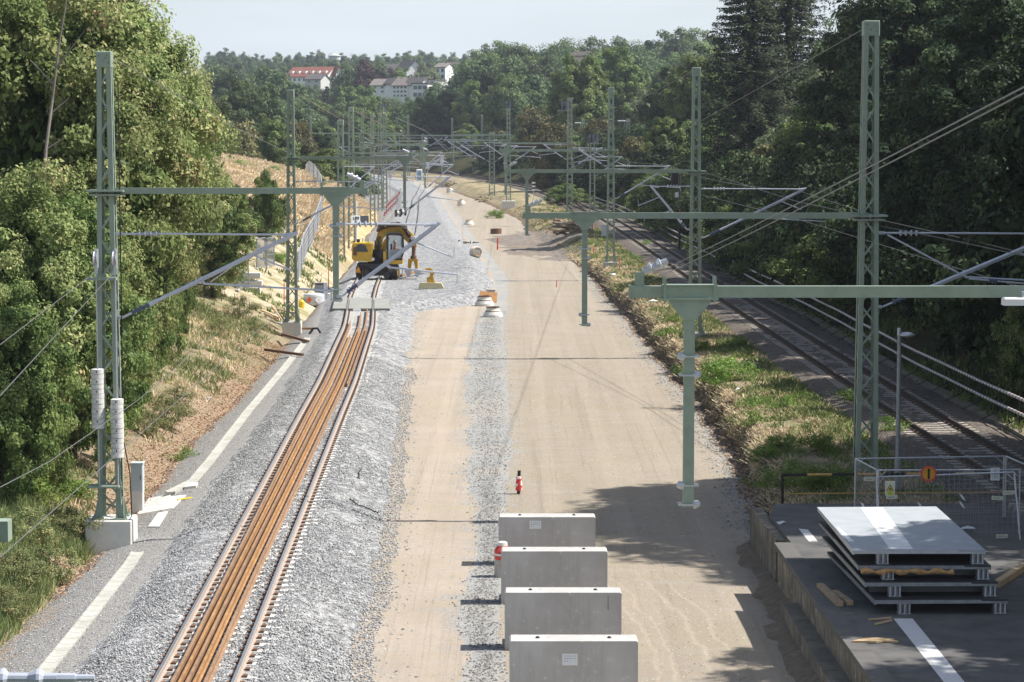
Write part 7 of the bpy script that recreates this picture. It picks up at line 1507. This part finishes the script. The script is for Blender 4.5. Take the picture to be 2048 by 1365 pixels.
# ---------------------------------------------------------------- grass, as stuff
def grass(name, n, fx, fy, hgt, mat, seed, wdt=.02, keep=None, lab='', clump=5, bend=.4):
    rs = np.random.RandomState(seed); nc = n//clump
    y = fy(rs, nc); x = fx(rs, y)
    if keep is not None: k = keep(x, y); x = x[k]; y = y[k]
    nc = len(x); X = np.repeat(x, clump)+rs.normal(size=nc*clump)*.09; Y = np.repeat(y, clump)+rs.normal(size=nc*clump)*.09
    Z = H(X, Y)-.02; h_ = hgt*rs.uniform(.4, 1.3, nc*clump)*(.5+np.repeat(rs.uniform(.3, 1.2, nc), clump)); a = rs.uniform(0, 6.28, nc*clump); w_ = wdt*(1+Y/120)
    dx, dy = np.cos(a)*w_, np.sin(a)*w_; bx, by = rs.normal(size=nc*clump)*h_*bend, rs.normal(size=nc*clump)*h_*bend
    V = np.stack([np.stack([X-dx, Y-dy, Z], 1), np.stack([X+dx, Y+dy, Z], 1), np.stack([X+dx*.4+bx, Y+dy*.4+by, Z+h_], 1), np.stack([X-dx*.4+bx, Y-dy*.4+by, Z+h_], 1)], 1).reshape(-1, 3)
    link(name, npmesh(name, V, np.arange(len(X)*4).reshape(-1, 4), mat, {'rnd': np.repeat(np.clip(.6*rs.uniform(0, 1, len(X))+.4*np.repeat(rs.uniform(0, 1, nc), clump), 0, 1), 4)}), kind='stuff', label=lab)
L_STRAW = m_leaf('straw_grass', [(0, (.38, .30, .18)), (.5, (.56, .46, .30)), (.85, (.68, .58, .40)), (1, (.30, .31, .15))], .2, .8)
L_GRASS = m_leaf('green_grass', [(0, (.10, .14, .05)), (.5, (.18, .24, .08)), (.85, (.28, .31, .12)), (1, (.48, .41, .24))], .25, .7)
L_MEAD = m_leaf('meadow_straw', [(0, (.52, .41, .26)), (.5, (.66, .54, .36)), (.85, (.76, .67, .50)), (1, (.42, .42, .22))], .3, .8)
L_HERBG = m_leaf('herb_grass', [(0, (0.13, 0.169, 0.065)), (.5, (0.234, 0.286, 0.117)), (.85, (0.364, 0.364, 0.169)), (1, (0.52, 0.429, 0.247))], .3, .7)
uy = lambda a, b_, p=1.0: (lambda rs, n: a+(b_-a)*rs.uniform(0, 1, n)**p)
isl = lambda rs, y: BK(y)+.35+(TR(y)-2.4-BK(y)-.35)*rs.uniform(0, 1, len(y))
nz = lambda s, th, sd, inv=False: (lambda x, y: ((fbm(x, y, s, 4, sd) > th) != inv))
notplat = lambda f: (lambda x, y: f(x, y) & ~((y < 64.5) & (x > 5)))
isl = lambda rs, y: BK(y)+.7+(TR(y)-2.4-BK(y)-.7)*rs.uniform(0, 1, len(y))
grass('dry_grass', 150000, isl, uy(60, 330, 1.6), .075, L_STRAW, 1, .016, notplat(nz(2.6, -.12, 61)), 'dry straw grass on the island', bend=.7)
grass('green_grass', 100000, isl, uy(60, 330, 1.6), .11, L_GRASS, 2, .018, notplat(nz(2.0, .16, 61)), 'green grass patches on the island', bend=.6)
grass('edge_grass', 20000, lambda rs, y: BK(y)+.35+np.abs(rs.normal(size=len(y)))*.4, uy(60, 215, 1.4), .10, L_STRAW, 21, .016, notplat(nz(1.2, -.25, 67)), 'dry grass hanging over the island bank', bend=1.2)
grass('track_side_grass', 26000, lambda rs, y: TR(y)-2.5-np.abs(rs.normal(size=len(y)))*1.2, uy(66, 300, 1.5), .15, L_GRASS, 22, .018, notplat(nz(2.0, -.05, 68)), 'green grass along the old track', bend=.6)
grass('slope_grass', 60000, lambda rs, y: TR(y)+2.6+rs.uniform(0, 1, len(y))**1.3*9, uy(60, 360, 1.5), .22, L_GRASS, 3, .022, nz(2.5, -.05, 62), 'grass on the shaded cutting slope')
grass('bank_grass', 120000, lambda rs, y: FL(y)-.05-rs.uniform(0, 1, len(y))**.8*5, uy(46, 67, 1.0), .26, L_HERBG, 4, .012, nz(2.2, .0, 63), 'grass and herbs on the left slope', bend=.35)
grass('slope_herbs', 40000, lambda rs, y: FL(y)-.7-rs.uniform(0, 1, len(y))**.7*7, uy(64, 135, 1.1), .2, L_HERBG, 24, .016, nz(2.2, .02, 69), 'grey-green herbs on the leaf-strewn slope', bend=.5)
grass('dry_bank_grass', 30000, lambda rs, y: FL(y)-.5-rs.uniform(0, 1, len(y))**.7*7, uy(64, 135, 1.1), .2, L_STRAW, 14, .014, nz(3.0, .1, 66), 'thin dry grass on the leaf-strewn slope', bend=.5)
grass('meadow_grass', 150000, lambda rs, y: FL(y)-1.2-rs.uniform(0, 1, len(y))*26, uy(196, 335), .26, L_MEAD, 5, .035, nz(6, -.35, 64), 'dry meadow grass on the left embankment', bend=.8)
grass('scar_grass', 22000, lambda rs, y: FL(y)-.5-rs.uniform(0, 1, len(y))*12, uy(135, 205), .22, L_GRASS, 6, .02, nz(2.2, .10, 65), 'sparse grass on the sand scar')
# leaf litter
def litterleaf():
    rs = np.random.RandomState(8); n = 16000; y = rs.uniform(58, 128, n); x = FL(y)+.35-np.abs(rs.normal(size=n))*1.3; z = H(x, y)+.02; V, Q = leafquads(np.stack([x, y, z], 1), rs.normal(size=(n, 3))*.4+np.array([0, 0, 1]), .08*rs.uniform(.6, 1.4, n), rs)
    link('fallen_leaves', npmesh('fallen_leaves', V, Q, m_leaf('fallen', [(0, (.20, .10, .05)), (.5, (.42, .26, .16)), (1, (.58, .42, .28))], .1, .8), {'rnd': np.repeat(rs.uniform(0, 1, n), 4)}), kind='stuff', label='fallen brown leaves along the ditch')
litterleaf()
# loose ballast stones: real geometry on the near ballast
def stones():
    rs = np.random.RandomState(12); n = 60000; y = 44+70*rs.uniform(0, 1, n)**1.5; x = BL(y)+.2+(BR(y)-BL(y)+.3)*rs.uniform(0, 1, n); d = np.abs(x-TL(y)); k = ~((np.abs(d-.75) < .14)) & ~((np.abs(x-TL(y)+.1) < .45)); x, y = x[k], y[k]; n = len(x)
    z = H(x, y)+.018; s = .024*rs.uniform(.5, 1.5, n)
    base = np.array([(1, 0, 0), (0, 1, 0), (-1, 0, 0), (0, -1, 0), (0, 0, 1), (0, 0, -1.0)]); V = base[None]*s[:, None, None]*rs.uniform(.6, 1.3, (n, 6, 1))+rs.normal(size=(n, 6, 3))*s[:, None, None]*.15
    a = rs.uniform(0, 6.28, n); c_, s_ = np.cos(a)[:, None], np.sin(a)[:, None]; V = np.stack([V[..., 0]*c_-V[..., 1]*s_, V[..., 0]*s_+V[..., 1]*c_, V[..., 2]*.7], -1)+np.stack([x, y, z], 1)[:, None]
    Fc = np.array([(0, 1, 4), (1, 2, 4), (2, 3, 4), (3, 0, 4), (1, 0, 5), (2, 1, 5), (3, 2, 5), (0, 3, 5)]); Q = (Fc[None]+np.arange(n)[:, None, None]*6).reshape(-1, 3)
    m = m_leaf('stone', [(0, (.17, .175, .18)), (.4, (.33, .335, .34)), (1, (.49, .485, .48))], .0, .9)
    link('ballast_stones', npmesh('ballast_stones', V.reshape(-1, 3), Q, m, {'rnd': np.repeat(rs.uniform(0, 1, n), 6)}), kind='stuff', label='loose ballast stones')
stones()
def scatter(name, n, fx, y0, y1, sz, cols, seed, lab, p=1.3):
    rs = np.random.RandomState(seed); y = y0+(y1-y0)*rs.uniform(0, 1, n)**p; x = fx(rs, y); z = H(x, y)+.008; s = sz*rs.uniform(.4, 1.6, n)**1.5
    base = np.array([(1, 0, 0), (0, 1, 0), (-1, 0, 0), (0, -1, 0), (0, 0, .7)]); V = base[None]*s[:, None, None]*rs.uniform(.6, 1.3, (n, 5, 1))+np.stack([x, y, z], 1)[:, None]
    Q = (np.array([(0, 1, 4), (1, 2, 4), (2, 3, 4), (3, 0, 4)])[None]+np.arange(n)[:, None, None]*5).reshape(-1, 3)
    link(name, npmesh(name, V.reshape(-1, 3), Q, m_leaf(name+'_mat', cols, 0, .9), {'rnd': np.repeat(rs.uniform(0, 1, n), 5)}), kind='stuff', label=lab)
GD = [(0, (.10, .10, .10)), (.5, (.24, .235, .225)), (1, (.40, .39, .37))]; GC = [(0, (.13, .13, .13)), (.5, (.32, .32, .32)), (1, (.58, .57, .54))]; SC2 = [(0, (.20, .16, .12)), (.5, (.38, .33, .27)), (1, (.6, .55, .47))]
scatter('strip_gravel', 16000, lambda rs, y: (cSL(y)+cSR(y))/2+rs.normal(size=len(y))*(cSR(y)-cSL(y))*.26, 44, 150, .02, GD, 31, 'loose grey gravel along the strip')
scatter('haul_road_gravel', 2600, lambda rs, y: BR(y)+np.abs(rs.normal(size=len(y)))*.55, 44, 150, .022, GD, 32, 'ballast stones strewn onto the haul road')
scatter('formation_gravel', 16000, lambda rs, y: cSR(y)+(BK(y)-cSR(y))*rs.uniform(0, 1, len(y)), 44, 150, .013, SC2, 33, 'small pebbles on the formation')
scatter('verge_gravel', 8000, lambda rs, y: BK(y)-np.abs(rs.normal(size=len(y)))*.4, 60, 190, .028, GD, 34, 'gravel and clods along the foot of the bank')
scatter('bank_clods', 16000, lambda rs, y: BK(y)+rs.uniform(-.25, .95, len(y)), 60, 200, .05, [(0, (.07, .05, .035)), (.5, (.20, .145, .10)), (1, (.40, .31, .21))], 36, 'earth clods on the island bank')
scatter('path_gravel', 20000, lambda rs, y: FL(y)+(BL(y)-FL(y))*rs.uniform(0, 1, len(y)), 44, 120, .014, GD, 35, 'fine gravel on the service path')

# ---------------------------------------------------------------- camera, light, sky
cam = bpy.data.cameras.new('camera'); cam.sensor_width = 36; cam.lens = F/2048*36; cam.clip_start = .5; cam.clip_end = 12000
co_ = bpy.data.objects.new('camera', cam); COL.objects.link(co_); co_.location = (0, 0, CZ); co_.rotation_euler = (math.pi/2-TH, 0, 0); SC.camera = co_
EL = math.radians(52); AZ = math.radians(3)
s = Vector((math.cos(EL)*math.cos(AZ), math.cos(EL)*math.sin(AZ), math.sin(EL)))
sun = bpy.data.lights.new('sun', 'SUN'); sun.energy = 4.9; sun.angle = math.radians(.53); sun.color = (1, .955, .88)
so = bpy.data.objects.new('sun', sun); COL.objects.link(so); so.rotation_euler = s.to_track_quat('Z', 'Y').to_euler(); so.location = (40, 0, 60)
w = bpy.data.worlds.new('World'); SC.world = w; w.use_nodes = True; nt = w.node_tree; bg = nt.nodes['Background']
sky = nt.nodes.new('ShaderNodeTexSky'); sky.sky_type = 'NISHITA'; sky.sun_disc = False; sky.sun_elevation = EL; sky.sun_rotation = math.atan2(s.x, s.y); sky.dust_density = 2.2; sky.air_density = 1.0; sky.ozone_density = 1.2; sky.altitude = 200
# pale haze towards the horizon and thin high cloud, part of the sky itself
def nn(t, **kw):
    n = nt.nodes.new(t)
    for k, v in kw.items(): setattr(n, k, v)
    return n
tc = nn('ShaderNodeTexCoord'); sp = nn('ShaderNodeSeparateXYZ'); nt.links.new(tc.outputs['Generated'], sp.inputs[0])
mp = nn('ShaderNodeMapping'); mp.inputs['Scale'].default_value = (1, 1, 7); nt.links.new(tc.outputs['Generated'], mp.inputs[0])
nz_ = nn('ShaderNodeTexNoise'); nz_.inputs['Scale'].default_value = 7; nz_.inputs['Detail'].default_value = 8; nt.links.new(mp.outputs[0], nz_.inputs['Vector'])
el = nn('ShaderNodeMapRange'); el.inputs[1].default_value = 0; el.inputs[2].default_value = .45; el.inputs[3].default_value = .92; el.inputs[4].default_value = .12; nt.links.new(sp.outputs[2], el.inputs[0])
cl = nn('ShaderNodeMapRange'); cl.inputs[1].default_value = .35; cl.inputs[2].default_value = .7; cl.inputs[3].default_value = .86; cl.inputs[4].default_value = 1.06; nt.links.new(nz_.outputs[0], cl.inputs[0])
mu = nn('ShaderNodeMath', operation='MULTIPLY'); mu.use_clamp = True; nt.links.new(el.outputs[0], mu.inputs[0]); nt.links.new(cl.outputs[0], mu.inputs[1])
mx_ = nn('ShaderNodeMix'); mx_.data_type = 'RGBA'; mx_.inputs[7].default_value = (7.0, 7.7, 8.3, 1); nt.links.new(mu.outputs[0], mx_.inputs[0]); nt.links.new(sky.outputs[0], mx_.inputs[6]); nt.links.new(mx_.outputs[2], bg.inputs[0])
bg.inputs[1].default_value = .085
hb = MB(); hb.box((0, 4000, 44), (7400, 10400, 104)); m = bpy.data.materials.new('haze'); m.use_nodes = True; nh = m.node_tree; nh.nodes.clear()
ho = nh.nodes.new('ShaderNodeOutputMaterial'); pv = nh.nodes.new('ShaderNodeVolumePrincipled'); pv.inputs['Color'].default_value = (.80, .88, 1, 1); pv.inputs['Density'].default_value = .00014; pv.inputs['Anisotropy'].default_value = .3; nh.links.new(pv.outputs[0], ho.inputs['Volume'])
tag(hb.build('haze', m), kind='stuff', label='thin blue summer haze')
SC.view_settings.view_transform = 'Standard'; SC.view_settings.look = 'None'; SC.view_settings.exposure = .62; SC.view_settings.gamma = 1; SC.view_settings.use_curve_mapping = False
SC.cycles.max_bounces = 6; SC.cycles.diffuse_bounces = 3; SC.cycles.glossy_bounces = 2; SC.cycles.transmission_bounces = 4; SC.cycles.transparent_max_bounces = 4
